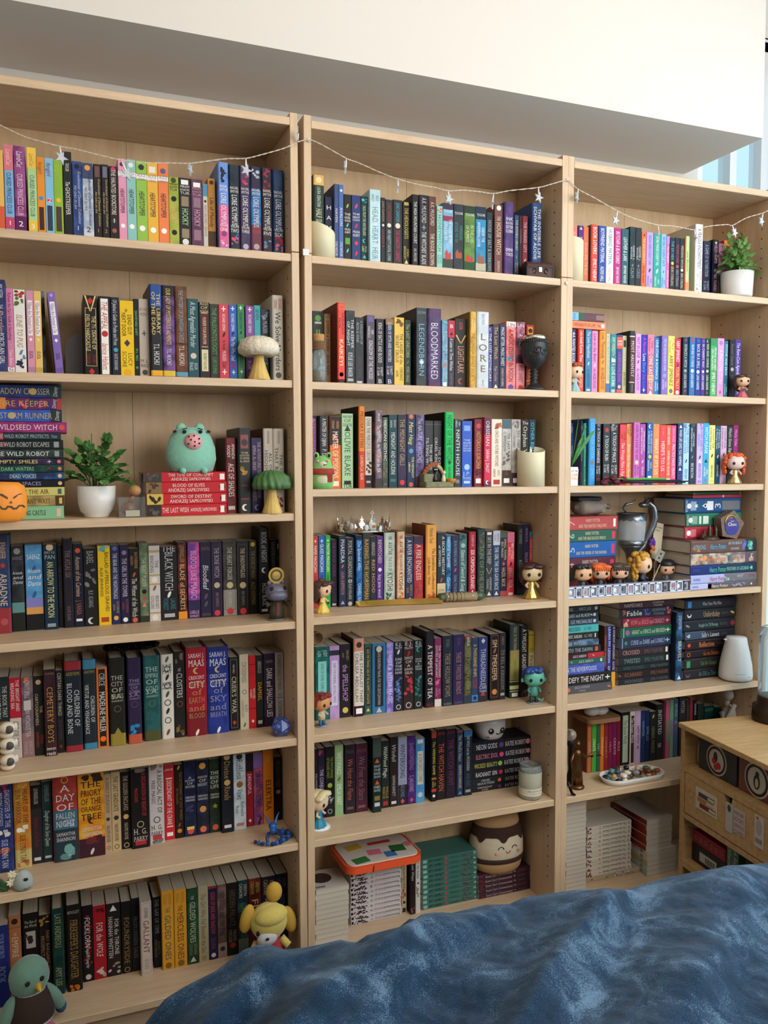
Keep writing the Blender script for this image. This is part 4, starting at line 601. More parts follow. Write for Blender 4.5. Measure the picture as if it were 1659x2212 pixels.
650-763;320;2a3468;b8b8c4;*d@.06|THREADNEEDLE@.18-.75%S|*b@.82-1#26242c|=CARI/THOMAS@.8|*t@.87#a03a38
791-906;285;1a1412;d8b898;*z@.02-.95#8a5a40|SIM@.08-.2|*l@.25#8a5a40|TIMEKEEPER@.3-.7|*o@.87#c07a3a
909-986;270;26242a;8a8478;CHRISTO@.05-.18%t|TO KILL A KINGDOM@.25-.85%S|*r@.9-.94#9a9a9a
1041-1159;165;2a3e3e;b89860;*b@.35-.76#8a8448|TRESS OF THE EMERALD SEA@.03-.45%S|BRANDON SANDERSON@.5-.74#5a5a30%t|*b@.77-.78#e0d8a0|*b@.83-.88#d0c888|*b@.9-.91#d0c888|*r@.93-.98#d8d8d0;c=1e2a2a
1166-1261;180;1e1c20;dcd8d4;A TWILIGHT GARDEN@.05-.62%S|*p@.9-1#6a3438
1269-1336;250;b0983a;4a3c20;*b@.05-.06#5a4820|*q@.28|*b@.33-1#b0a888|Piranesi@.35-.7%S
@S:R5 1220 1280 240 b=300,1497 s=left_stack
20-505;195-295;1e2428;a8acb0;LONG@.02-.22%S|MARI ST. JUDE@.4-.77|*o@.93
20-510;297-385;22303a;c0c4bc;GLASS and BLADE@.02-.73%S|*l@.78#b8b0a0|*o@.88
20-508;387-483;2a3a50;b8c4cc;LIZ MICHALSKI@.15-.8%S|*o@.88
20-510;485-598;4aa8a8;1e4a4c;DRESSED@.02-.45%S|A.C. WISE@.55-.78#3a8888
10-505;602-700;242424;d8d4d0;WENDY, DARLING@.02-.52%S|A.C. WISE@.58-.82#b0a898|*r@.9-.93
10-512;704-795;3a4a60~5a7a98;a8b4c0;SEA WITCH@.02-.6%i
10-545;800-905;20242a;a8b0b4;INTO THE DAWN@.02-.77%S|*r@.84-.92#b0583a
10-590;907-985;3a1a20;d8c8c8;*b@.58-1#a82834|ALIX E. HARROW@.2-.54|*l@.72#e08a80
10-595;988-1065;2a5a50;b8c8c0;*l@.15#c8845a|ALIX E. HARROW@.33-.7|*r@.88-.93
10-595;1067-1203;3a4a98~4a5ab0;d0d8ec;IN THE NEVERWOODS@.02-.8%S
10-700;1208-1367;1e1c1e;dcd8d8;DEFY THE NIGHT@.08-.84|*x@.92
10-710;1370-1497;4a4a50;b0b0b4;*o@.07#b86a50|BRIGID KEMMERER/A NOVEL@.2-.52%t|*l@.93#b86a50
@R5 1220 1280 240 d=.12
586-626;500;4a2420;c08040;DESPERATE MEASURES@.05-.75
629-693;495;2a3480;d0d4e4;LEARN MY LESSON@.02-.6|KATEE@.65-.8
699-756;495;2a1c38;c8c0d0;A WORTHY OPPONENT@.02-.55|KATEE@.58-.72|*b@.75-1#c89030
@S:R5 1220 1280 240 b=1250,1343 s=middle_stack
820-1620;128-225;2a1c28~4a2430;c8c0c0;NAMESAKE@.08-.42%S|ADRIENNE/YOUNG@.6-.82
820-1620;228-365;1e222e;e8e4e0;*p@.06-.12#a04a38|Fable@.13-.42%S|*p@.45-.58#5a4a9a|ADRIENNE/YOUNG@.6-.86#7a8694|*p@.88-.96#a04a48
840-1590;368-498;8a2438;d88a90;*b@0-.05#2a1a20|*p@.06-.16#c8a890|VOW so BOLD and DEADLY@.2-.87%S|*b@.62-1#5a2034|*x@.93
830-1590;505-650;1e5a40;c8d0c0;*b@.06-.07|*o@.14#8a5a98|HEART so FIERCE and BROKEN@.22-.88%S|*x@.93
815-1590;655-810;26304c;a8b8d0;*b@.06-.07|*s@.13#4a8a5a|CURSE so DARK and LONELY@.22-.88%S|*x@.93
805-1560;815-938;2a2024;b88a88;CROSSED@.08-.42%S|EMILY McINTIRE@.5-.88#6a5a60|*r@.93-.97#d8d0d0
800-1560;940-1063;1c2428;7a9a94;TWISTED@.1-.42%S|EMILY McINTIRE@.5-.88#5a6a6c|*r@.93-.97#d0d4d4
800-1575;1066-1150;1a2024;4a6260;WRETCHED@.1-.5%S|EMILY McINTIRE@.62-.96#5a6466
800-1575;1153-1258;20191a;8a5a44;*l@.03#8a4a34|SCARRED@.12-.46%S|EMILY McINTIRE@.62-.96#7a5a4a
800-1575;1262-1343;1c1e26;6a7078;HOOKED@.12-.47%S|EMILY McINTIRE@.62-.96#5a6068
@R5 1430 1270 229 b=270,1457
225-323;380;1e3450~2e5a88;d0c8a8;STIEFVATER@.05-.25#b8c0c8|BRAVELY@.42-.72%S|*t@.95#d8d8d8;c=16283c
@S:R5 1430 1270 229 b=740,1408 s=black_stack
370-1170;160-318;20222a;b8b8b8;*r@.05-.12#3a7ab8|What Once Was Mine@.33-.7%S|BRASWELL@.75-.87#5a3a48%t
360-1160;322-482;20222a;b89a68;*m@.09#d0d0d0|Unbirthday@.36-.68%S|BRASWELL@.72-.87#5a5a60%t|*l@.93#c09a30
345-1150;488-655;20222a;8ab8a0;*l@.08#8a7a80|Straight On Till Morning@.29-.66%S|BRASWELL@.7-.85#5a5a60%t|*o@.95#7a2a38
360-1145;660-790;20242c;d0d4d8;*b@0-.4#3a4a60|=6@.07#e8e8e8|Sally's Lament@.33-.68%S|BRASWELL@.72-.85#5a5a60%t
370-1140;796-948;241c20;d8824a;*s@.07#d85a48|Reflection@.27-.58%S|BRASWELL@.64-.8#5a4a4c%t
355-1130;955-1078;22181c;c0682a;*q@.08#c8602a|Go the Distance@.37-.69%S
345-1120;1083-1243;242424;6a8a58;*r@.05-.12#3a8a60|Tale Be Changed@.32-.65%S
345-1115;1250-1408;24222a;5a8a8a;*m@.08#5a5a68|As Old as Time@.3-.65%S
@L6 0 1630 330 b=440,1180
-50-142;310;222c58~2a3a74;c8c4d0;*p@.0-.12#8a3058|DAUGHTER OF THE/MOON GODDESS@.08-.5%S|*p@.52-.6#c8c4c0|SUE LYNN TAN@.63-.95%S|*p@.72-.8#b05a48;d=-.02
150-335;290;c07028~b88838;5a3820;*p@0-.08#d8a048|HEART OF THE/SUN WARRIOR@.09-.48%S|*p@.5-.58#e0d8c0|SUE LYNN TAN@.61-.93%S|*b@.78-1#b8a868|*p@.9-.98#b06a50;d=-.015
337-457;330;1c1a1a;c0b8b0;*b@.3-1#28262a|LEVENSELLER@.04-.24%S|Vengeance of the Pirate@.4-.78#7a2228%i|*r@.92-.96#c8c4c0
459-571;290;1a2c2e~203638;b8c0bc;LEVENSELLER@.04-.25#7a8a88%S|Daughter of the Siren Queen@.36-.8%i|*r@.92-.95#b0b4b0
577-845;228;8a3428~a83a38;d8d0d0;*b@.4-.62#3a6478|*q@.05#d0a058|=A/DAY/OF/FALLEN/NIGHT@.35%S|*p@.5-.6#7a98b0|*b@.62-1#22343e|=SAMANTHA/SHANNON@.71%S|*p@.8-.98#6a9a94;d=-.015
850-1137;205;c87a20~d09a28;2e2018;*p@.0-.1#3a2a20|=THE/PRIORY/OF THE/ORANGE/TREE@.32%S|*m@.56#3a2420|=SAMANTHA/SHANNON@.69#e0d4cc%S|*b@.77-1#3a1c28|*p@.74-.84#5a2028|*l@.93#c8c0b8;d=-.015
1134-1210;210;b09a78;3a3024;A DEADLY EDUCATION@.05-.5%S|*o@.58|NAOMI NOVIK@.66-.88%S|*q@.95
1212-1311;190;b8a078;3a3024;THE LAST GRADUATE@.05-.5%S|*o@.58|NAOMI NOVIK@.66-.88%S|*q@.95
1313-1421;185;181614;b8a888;THE GOLDEN ENCLAVES@.05-.5%S|*o@.58#c8a060|NAOMI NOVIK@.66-.88%S|*q@.95
1424-1620;150;1a1818;b83840;*p@0-.05#6a645c|A DECLARATION OF RIGHTS OF/MAGICIANS@.06-.6%S|*q@.7#a89878|=H. G./PARRY@.83#c0b8b0%S|*r@.9-.96#a02838;d=-.01
@L6 310 1590 340 b=270,1095
60-217;295;c0b8b8;3a3638;*p@0-.07#8a7060|A RADICAL ACT OF/FREE MAGIC@.08-.62%S|*q@.7|=H. G./PARRY@.83%S|*r@.89-.95#a83a3a|*p@.94-1#7a7478;d=-.01
221-326;305;b82830;ecdcd8;=JOAN HE@.06|*r@.17-.83#e8d0cc|*r@.185-.815#b82830|DESCENDANT OF THE CRANE@.2-.8|*r@.9-.95#e8dcd8
330-420;300;201814;8a6a3a;*l@.04#c89840|THE DICTIONARY OF LOST WORDS/PIP WILLIAMS@.1-.75%S|*l@.82#8a4a24|*o@.9#c07a30
428-556;262;181c30~20284a;c8c8cc;=A/DISCOVERY/OF/WITCHES@.28%S|=DEBORAH/HARKNESS@.5|*p@.58-.68#3a3858|*r@.87-.91#c8b860|*o@.93#c05040
560-690;250;1a1a26~242a44;c8c4c4;*o@.08#c89848|=SHADOW/OF/NIGHT@.28%S|=DEBORAH/HARKNESS@.5|*o@.66#c08a50|*o@.93#c86a48
694-812;240;1a241c~243424;c8c8b8;=THE/BOOK/OF/LIFE@.28%S|=DEBORAH/HARKNESS@.5|*s@.64#7a8a30|*o@.93#c05040
822-945;205;161a24;a88c58;*o@.02#b89a60|Divine@.07-.3%S|*o@.35#b89a60|Rivals@.4-.58%S|*r@.9-.94#c8c8c8;d=-.015
950-1080;190;a8b8c0~c0ccd4;3a4a58;*o@.03#2a2a2a|Ruthless@.07-.33%S|*o@.4#8a5a2a|Vows@.46-.6%S|Rebecca/Ross@.63-.83%S|*r@.91-.95#b06a60;d=-.01
1083-1155;180;8a1824;d8c8c4;*b@0-.25#1a1218|DREADFUL@.28-.56|*d@.92
1160-1258;180;6a3a70~a8506a;2a2030;*b@0-.2#7a5a9a|THE EDGE IN BETWEEN@.24-.8|*p@.85-1#3a2040
1262-1372;150;c8741c;3a2410;SAINT@.06-.16#d8a060|ELEKTRA@.4-.82%S
1378-1520;215;1a1616;6a605c;THE CLOCK & TITHERS@.05-.48%S|*o@.55#a87a70;d=+.01
@M6 670 1550 290 b=640,1165
55-98;390;241c24;b0a8b0;KILLANOES@.3-.65
102-182;380;1e1c2e~342044;c0c0c8;*p@.02-.1#8a3048|THE CONJURERS@.3-.7%S
190-298;360;181818;8a9848;THE WATCHMAKER/OF FILIGREE STREET@.15-.45|*o@.55#8aa03a|*p@.7-.82#8a9098|*q@.92#a8a8a8
305-410;340;88a878;e8ecdc;WEYWARD@.1-.42%S|*l@.48#8a4a2a|EMILIA HART@.55-.85%S
430-560;335;241c28;b05a44;=FAIZAL@.1#5a4a48|We Hunt the Flame@.2-.8%i|*z@.02-.97#3a2e3a|*r@.9-.94#6a4a44
565-712;320;3a1c28~461f30;7a5a68;=FAIZAL@.1#6a4448|We Free the Stars@.18-.82%i|*z@.02-.97#542c3a|*r@.9-.94#7a4a50
775-880;250;18282a;b8c0bc;*b@0-.26#3a4442|*t@.31#c0582a|=WHAT/THE/RIVER/KNOWS@.45|*t@.6#c0582a|=ISABEL/IBAÑEZ@.68|*r@.78-.84#7a6a30|*r@.87-.92#b8c0bc;d=-.02
883-978;285;1e2824;d8d4c8;WildWood Magic@.08-.55%i|WILLA/REECE@.68-.86#b89038|*r@.9-.96#a03028
985-1083;240;241c1c;b8b0ac;Winfell@.1-.35%i|SHAWNA BARNETT@.55-.85|*r@.92-.96#c8c4c0
1087-1198;240;8a90a8;2a2e40;*b@.7-1#20242e|WINTERSONG@.1-.6|S. JAE-JONES@.65-.88#7a8090|*d@.94#c04a48
1202-1303;225;34184c~4a2470;8a78a0;SHADOWSONG@.1-.5|S. JAE-JONES@.58-.82#a898b0|*d@.94#c04a48
1306-1415;255;3a78a8~4a8ab8;c8bca8;*r@.02-.08#c8c0b0|*r@.2-.72#c0b8a8|A SORCERESS COMES@.24-.68#5a5040%i|*o@.88#a8b8c8
1500-1560;165;181818;c8b848;*b@0-.1#8a3828|The WISHING GAME@.15-.62|*b@.66-.69#a05a30|MEG/SHAFFER@.71-.8|*b@.82-.86#b03828|*o@.92#e0e0e0;d=-.01
@M6 920 1530 290 b=300,1112
132-248;260;1e1418;b8604a;=SMITH@.06#8a3a38|THE WITCH HAVEN@.2-.88%S
252-366;255;201826;6a3a58;=SMITH@.05#7a3438|THE WITCH HUNT@.15-.82%S
382-462;265;22304a;b8b0a0;*b@0-.04#7a3a38|The Witch's Heart@.08-.47%S|GENEVIEVE GORNICHEC@.52-.88|*t@.94#5a7a9a;c=9a5a3a
470-572;270;18202a;b0b8c0;*b@0-.1#2a5a88|THE WOLF and the WOODSMAN@.08-.62%S|AVA REID@.66-.86#3a5a70|*r@.91-.95#8a8a8a
@S:M6 920 1530 290 b=850,1005 s=black_stack
582-1310;385-508;1a1a20;c8ccd4;NEON GODS@.06-.42%S|*o@.49#4a3a70|KATEE ROBERT@.56-.92#b8b8b8|*o@.96#c87a88
580-1305;510-618;1e1a22;c87a90;ELECTRIC IDOL@.05-.43%S|*o@.49#c83a70|KATEE ROBERT@.56-.93#b8b8b8|*o@.96#c87a88
578-1303;622-728;181c20;b8b85a;WICKED BEAUTY@.04-.43%S|*o@.48#8aa040|KATEE ROBERT@.55-.92#b8b8b8|*o@.95#c87a88
576-1300;732-830;1a1a1e;d0d4d8;RADIANT SIN@.06-.43%S|*o@.49#b82a4a|KATEE ROBERT@.56-.93#b8b8b8
574-1297;834-918;1a1e24;b8c0c4;CRUEL/SEDUCTION@.09-.38%S|*o@.47#c85a3a|KATEE ROBERT@.57-.93#b8b8b8
570-1295;922-1005;1a1a20;c0a8a0;MIDNIGHT/RUIN@.08-.36%S|*o@.47#5a3a7a|KATEE ROBERT@.56-.93#b8b8b8
@R6 1215 1490 260 b=450,1135
345-402;435;a85a38;d8a080;LOVE@.4-.6;c=5a3420
405-468;425;4a8a30;d8e0a8;CREATE@.35-.6
470-520;420;1e5848;8ab8a0;THRIVE@.45-.6
522-573;415;b8641c;e0b868;MANIFEST@.3-.75
575-628;408;7a2428;c87a60;CONNECT@.3-.8
630-688;402;6a1834;b86a80;HEAL@.42-.7
690-748;390;641444;c890a8;CREATE@.38-.72
750-800;380;6a1428;c88a80;RULE@.45-.68
@R6 1215 1490 260 b=900,1010
806-925;310;181818;b0b8a0;*r@.06-.95#9aa890|The Green Witch@.15-.6#3a4a34%S
930-1000;300;c8c0a8;d8d0c8;*r@.08-.98#3a1c30|The House Witch@.12-.6%S
1003-1078;290;b898b8;4a2a48;HAPPY WITCH@.28-.62|*l@.7#5a2a48
1080-1140;285;1a3058;8aa8c8;*p@0-.9#2a4a70|WINTER@.2-.5
1142-1200;285;162448;7a90b0;SPELLS@.3-.6
1205-1290;300;1a1c18;8a8a50;*l@.1#a8a878|HERBAL MAGICK@.3-.85%t
1292-1385;200;1c1a1c;b8b8b4;INITIATED@.1-.55%S|III@.7-.78
1388-1420;150;4a1c2c;b07080;
1422-1478;150;a84a68;b8d0a0;*r@.35-.7#5a7a48
1480-1530;140;5a8a68;7a4a78;*r@.35-.65#8a5a88|HERBAL@.4-.6
1532-1592;130;3a4a60;9aa8b8;RED WITCH@.08-.3%S|*q@.4
@L7 0 1870 330 b=820,1362
-60-100;650;1e2a6a;8a90b8;YOUR WORLD@.1-.4|BOOK@.5-.7
104-236;540;a86a40;d8c8b0;*o@.07#2a2420|*b@.14-.145#5a3a28|THE@.2-.24|EMPIRE@.25-.5%S;d=+.02
256-426;510;1a1614;c0b8b0;=The Eye of/the World@.13|*r@.22-.42#a8a098|*p@.24-.4#2a2020;d=+.02
431-561;530;201a18;b0885a;*p@.0-.14#a88a40|FAIRY BARGAINS OF/PROSPECT HILL@.2-.72;d=+.02
569-701;465;14302c~1a3c34;9a9868;LATE ANDREOLI@.06-.45%S|AMY LEE@.68-.9%S
723-889;425;1a1614;a07a40;=BOULLEY@.08#b8b0a8|FIREKEEPER'S DAUGHTER@.17-.85%S|*p@.92-1#b8641c
893-1012;430;1a1416;e0d8d0;*p@.05-.85#8a2020|FOLKLORN@.15-.55%i|Angela Mi Young Hur@.56-.82%i|*o@.94#c0b8b0;d=+.03
1014-1153;430;9a1a24;e0d0c8;*p@.04-.1#5a1418|FOR the WOLF@.23-.7%S|*p@.84-.98#b8a8a0;d=+.03
1159-1313;405;241c1c;d8d0c8;*t@.07#d8d4d0|FOR the THRONE/HANNAH WHITTEN@.18-.75%S|*p@.8-.98#a8988a;d=+.03
1321-1431;385;1a1816;a88a50;FOUNDRYSIDE@.22-.87%St|*q@.95;d=+.03
1433-1517;350;1a1c20;6a6a70;FROM UNSEEN TALES@.25-.82%S;d=+.03
1526-1651;390;b8aca0;8a3a34;*z@.02-.97#a87068|SCHWAB@.08-.22#5a4a44%S|GALLANT@.25-.7%S|BOOKS@.78-.92#8a7a70%t
@L7 310 1840 350 b=300,1195
101-181;460;16181c;8a8a88;THE GAP OF TIME@.03-.52%S|JEANETTE/WINTERSON@.6-.85#7a6a48%S;d=+.02
189-311;395;c8902c;4a5a54;NAMINA/FORNA@.04-.18#a87828|THE@.21-.28|GILDED ONES@.31-.88|*o@.95#7a5a24
316-443;380;c8902c;7a3420;NAMINA/FORNA@.04-.18#a87828|THE@.21-.28|MERCILESS ONES@.3-.9|*o@.95#7a5a24
449-561;370;1c3424~284a30;b8c0a8;THE@.1-.15|GILDED WOLVES@.18-.72%S|ROSHANI/CHOKSHI@.74-.88#7a8a68|*t@.94
564-666;345;a09878;6a6450;The Girl Who Fell Beneath the Sea@.1-.88%i|*o@.95#8a8468
669-756;350;241c3c;b84a34;*b@0-.03#8a2a30|GODS OF JADE AND SHADOW@.08-.65|SILVIA@.7-.86#6a4a58|*o@.94#c8c0c0
759-852;335;5a4440~7a6058;28343e;THE GOLEM AND THE JINNI@.1-.7%S|*b@.8-1#8a7a70|*o@.88#2a2a2a
856-966;315;1a1816;5a5040;HIDDEN PALACE@.1-.6%S|HELENE/WECKER@.64-.82#8a7a60|*o@.86#8a2a28
969-1076;290;1a2a2e~2a4a44;4a7a68;KRISTIN/CASHORE@.04-.24#c0c8b8|GRACELING@.3-.78%S|*b@.8-1#5a6a58
1081-1207;270;54201c~6a2a20;d8c8a0;KRISTIN/CASHORE@.04-.22#c8b060|FIRE@.28-.6%S
1213-1357;250;1e1c2c;a8a070;KRISTIN/CASHORE@.04-.25|BITTERBLUE@.3-.8%S
1361-1491;220;161a2c;5a6480;KRISTIN/CASHORE@.05-.2|WINTERKEEP@.3-.8%S
@P:M7 670 1760 290 b=270,1570 n=11 s=pages-out_stack
70-478;905-1570;b8b4ac;2a2a2a;
@S:M7 670 1760 290 b=810,1315 u=1 n=13 s=white_stack
502-1125;555-1315;c4c0c0;7a6a70;*b@0-.27#c4c0c0|*r@.01-.05#1a1818|*p@.03-.36#4a2c34|*p@.12-.3#2a2228|=#@.41#2a2a2a|that time i got@.47-.65#a87888|Reincarnated@.66-.97#4a4444%S
@M7 670 1760 290 d=.15
1130-1193;535;b8a880;4a3020;The Ancient Magus' Bride@.08-.55%i|*p@.55-.73#a02028|*o@.8#4a3020|*r@.9-.98#2a241c
1240-1300;470;201818;c8c4c0;The Lost Ways@.04-.45%i|*p@.88-.98#8a5a50;d=.135
1304-1363;440;c8c4c0;2a2a2a;*r@.02-.05#a02028|Witch Hat Atelier@.1-.45%S|*d@.52|*p@.56-.76#7a7a58;d=.135
@S:M7 890 1740 310 b=430,1150 n=10 s=green_stack
118-752;572-1150;3a6a60;1a2420;*r@.02-.09#8ab0a0|SPY FAMILY@.12-.38|*o@.43#b83a34|volume@.5-.66#2a4a44%t|*p@.7-.93#5a4a48|=#@.96#e0e0dc
@S:M7 890 1740 310 b=1075,1026 n=5 s=maroon_stack
772-1380;755-1026;3a1e28;c0b0b0;*p@.01-.1#7a2434|Komi Can't Communicate@.13-.65%i|=#@.7#c0b0b0|tomohito@.76-.92#7a5a60%t
@P:R7 1215 1700 285 b=175,1300 n=21 s=pages-out_stack
45-303;190-1300;b8b0a8;2a2a2a;
@S:R7 1215 1700 285 b=590,1150 u=1 n=1 s=cream_stack
302-970;1080-1150;a89a80;4a3a34;*p@.3-.95#7a6a48|=8@.1#8a2a28|*r@.52-.8#d0c8b8|THE ARTBOOK@.54-.78
@S2:R7 1215 1700 285 b=590,1150 u=1 n=11 s=cream_stack
312-862;465-1078;c8c0b0;3a342c;*p@0-.1#6a2424|=@.16#5a544c|=#@.28#a03030|The Apothecary Diaries@.34-.88%S|*r@.93-.96#8a8478
'''
ALLTEXT = set(ROWS) | set('0123456789') | set('ABCDEFGHIJKLMNOPQRSTUVWXYZabcdefghijklmnopqrstuvwxyz&.,!-')
# ------------------------------------------------------------------ the room
WALL = mat('wall_paint', 'd9d4cc', .85, bump=.05, nscale=220, g=1.0)
SOFF = mat('soffit_paint', 'd8d2ca', .85, bump=.05, nscale=220, g=1.0)
FLOORM = mat('pale_carpet', '6e675e', .95, noise=.15, nscale=200, bump=.5, g=1.0)
def struct(name, mb, m):
    return tag(mb.build(name, m), kind='structure')
struct('wall_back', MB().box((-.48, .33, 1.6), (4.02, .08, 3.4)), WALL)
struct('floor', MB().box((-.2, -1.6, -.05), (4.6, 3.9, .1)), FLOORM)
struct('wall_left', MB().box((-2.45, -1.6, 1.6), (.08, 3.9, 3.4)), WALL)
struct('wall_front', MB().box((-.2, -3.55, 1.6), (4.6, .08, 3.4)), WALL)
struct('ceiling', MB().box((-.2, -1.6, 3.32), (4.6, 3.9, .08)), WALL)
struct('trim_1', MB().box((-.47, .113, 2.89), (3.88, .352, .80)), SOFF)      # boxed-in soffit over the bookcases
WX = 1.86
rw = MB()
rw.box((WX+.04, -1.6, .16), (.08, 3.9, .32)); rw.box((WX+.04, -1.6, 3.1), (.08, 3.9, .4)); rw.box((WX+.04, -2.9, 1.6), (.08, 1.3, 2.6))
struct('wall_right', rw, WALL)
FR = mat('window_frame_paint', 'e8e8ea', .4, g=1.0)
wf = MB()
for y in (-2.22, -1.1, .20): wf.box((WX+.03, y, 1.61), (.07, .06, 2.6))
for zz in (.34, 2.88): wf.box((WX+.03, -1.0, zz), (.07, 2.5, .06))
win = struct('window_1', wf, FR)
w2 = MB()
for xx in (1.545, 1.70, 1.845): w2.box((xx, .33, 1.66), (.03, .06, 2.7))
for zz in (.32, 3.0): w2.box((1.70, .33, zz), (.32, .06, .05))
w2.box((1.70, .33, .14), (.34, .06, .30)); w2.box((1.70, .33, 3.16), (.34, .06, .28))
win2 = struct('window_2', w2, FR)
GLASSW = mat('window_glass', (.9, .97, 1), .02, trans=1.0, ior=1.05)
MB().box((WX+.05, -1.66, 1.61), (.004, 1.06, 2.5)).build('pane', GLASSW, win)
MB().box((WX+.05, -.45, 1.61), (.004, 1.24, 2.5)).build('pane', GLASSW, win)

# ------------------------------------------------------------------ the three bookcases
T = .02
HOLE = mat('peg_hole', '241a12', .8, g=1.0)
def bookcase(c, x0, label):
    root = thing('bookcase', label, 'bookcase', c, (0, 0, 0), 0, 'birch bookcases along the wall')
    for x, nm in ((x0+T/2, 'side_panel'), (x0+.8-T/2, 'side_panel')):
        MB().box((x, .135, 1.0095), (T, .27, 2.019), bev=.0008).build(nm, BIRCH_Z, root)
        MB().box((x, .135, 2.1955), (T, .27, .349), bev=.0008).build('extension_side_panel', BIRCH_Z, root)
        hl = MB(); sx = x+(T/2+.0003)*(1 if x < x0+.4 else -1)
        for z in np.arange(.2, 2.3, .032):
            if abs(z-2.02) < .04: continue
            for y in (.04, .215): hl.box((sx, y, z), (.0006, .004, .004))
        h = hl.build('peg_holes', HOLE, root); h['kind'] = 'stuff'
    for r in '1234567':
        z = SHELF[c+r]
        MB().box((x0+.4, (.005+.262)/2 if r != '1' else .131, z-T/2), (.76-.0006, .257, T), bev=.0012).build('shelf', BIRCH_X, root)
    MB().box((x0+.4, .131, 2.358-T/2), (.76-.0006, .262, T), bev=.0012).build('top_panel', BIRCH_X, root)
    MB().box((x0+.4, .05, .0465), (.76-.0006, .016, .092)).build('plinth', BIRCH_X, root)
    for a in (0, 1):
        MB().box((x0+.4+(-.2+a*.4)*.95, .2665, 1.05), (.379, .004, 1.92)).build('back_panel', BIRCH_B, root)
        MB().box((x0+.4+(-.2+a*.4)*.95, .2665, 2.185), (.379, .004, .33)).build('back_panel', BIRCH_B, root)
    return root
bookcase('L', -.80, 'birch bookcase on the left, leaning away from its neighbour, cut by the frame')
bookcase('M', 0.0, 'birch bookcase in the middle, standing between the other two')
bookcase('R', .80, 'birch bookcase on the right, nearest the window')
MB().box((1.62, .335, 1.66), (.125, .004, 2.62)).build('pane', GLASSW, win2); MB().box((1.77, .335, 1.66), (.125, .004, 2.62)).build('pane', GLASSW, win2)
# ------------------------------------------------------------------ lettering: glyph outlines of the built-in font, cached once
CHARS = sorted(set(ALLTEXT))
GLYPH = {}
def _glyphs():
    cu = bpy.data.curves.new('glyphs', 'FONT'); ob = bpy.data.objects.new('glyphs', cu); COL.objects.link(ob); cu.resolution_u = 2; cu.size = 1
    dg = bpy.context.evaluated_depsgraph_get()
    def ext(body):
        cu.body = body; ob.update_tag(); bpy.context.view_layer.update(); ev = ob.evaluated_get(dg); me = ev.to_mesh()
        vs = [(v.co.x, v.co.y) for v in me.vertices]; fs = [tuple(p.vertices) for p in me.polygons]
        ed = {}
        for p in fs:
            for a, b in zip(p, p[1:]+p[:1]): ed[(min(a, b), max(a, b))] = ed.get((min(a, b), max(a, b)), 0)+1
        out = [k for k, n in ed.items() if n == 1]
        ev.to_mesh_clear(); return vs, fs, out
    wid = lambda body: max(v[0] for v in ext(body)[0])
    hh = wid('HH')
    for wname, off in (('r', .0), ('b', .016), ('t', -.009)):
        cu.offset = off
        for ch in CHARS:
            if ch == ' ': GLYPH[wname, ch] = ([], [], .3, []); continue
            vs, fs, out = ext(ch)
            if not vs: GLYPH[wname, ch] = ([], [], .3, []); continue
            GLYPH[wname, ch] = (vs, fs, None, out)
    cu.offset = 0
    for ch in CHARS:
        if ch == ' ': continue
        adv = wid('H'+ch+'H')-hh
        for wname in 'rbt':
            g = GLYPH[wname, ch]; GLYPH[wname, ch] = (g[0], g[1], adv, g[3])
    bpy.data.objects.remove(ob); bpy.data.curves.remove(cu)
_glyphs()
CAPH = max(v[1] for v in GLYPH['r', 'H'][0])
_lines = {}
def line_geo(txt, style):
    """vertices, faces, width of one line; cap height = 1"""
    k = (txt, style)
    if k in _lines: return _lines[k]
    w = 't' if 't' in style else ('b' if 'b' in style else 'r'); vs = []; fs = []; x = 0
    for ch in txt:
        gv, gf, adv, ge = GLYPH[w, ch]; o = len(vs)
        vs += [(x+a, b, 0) for a, b in gv]; fs += [tuple(i+o for i in f) for f in gf]
        if 'S' in style:                                    # serif feet on straight stems
            th = .035 if w == 't' else .05
            for a, b in ge:
                (ax, ay), (bx, by) = gv[a], gv[b]
                if abs(ay-by) < .004 and .03 < abs(ax-bx) < .2 and (abs(ay) < .02 or abs(ay-CAPH) < .03):
                    x0, x1 = min(ax, bx)-.05, max(ax, bx)+.05; y0 = -.0 if abs(ay) < .02 else CAPH-th; o = len(vs)
                    sl = 1+(len(vs)//4) % 2; vs += [(x+x0, y0, sl), (x+x1, y0, sl), (x+x1, y0+th, sl), (x+x0, y0+th, sl)]; fs.append((o, o+1, o+2, o+3))
        x += (adv or .3)+(.03 if 'S' in style else 0)
    sk = .22 if 'i' in style else 0
    vs = [((a+sk*b)/CAPH, b/CAPH, l) for a, b, l in vs]; wd = max(.2, x/CAPH)
    _lines[k] = (vs, fs, wd); return _lines[k]

def text_block(mb, txt, style, u0, u1, vw, place, fill=.5):
    """lettering between u0 and u1 along the reading direction, vw = room across; place(u, v) -> point"""
    lines = txt.split('/'); n = len(lines); L = u1-u0
    geo = [line_geo(t, style) for t in lines]; wmax = max(g[2] for g in geo)
    low = any(c.islower() for c in txt)
    cap = vw*(fill if n == 1 else .86/n*.68); pitch = vw*.86/n
    sx = L/(wmax*cap)
    if sx < .5: cap = max(L/(wmax*.5), vw*.12); sx = L/(wmax*cap)
    ls = 0
    if sx > 1.35: sx = 1.35
    uc = (u0+u1)/2
    for i, (vs, fs, wd) in enumerate(geo):
        vc = (n-1)/2*pitch-i*pitch; k = sx
        lk = 1
        if n > 1 and wd < wmax*.72 and i > 0: k = sx*.9; lk = .8
        mb.add([place(uc+(a-wd/2)*cap*k, vc+(b-.5)*cap*lk, l) for a, b, l in vs], fs)
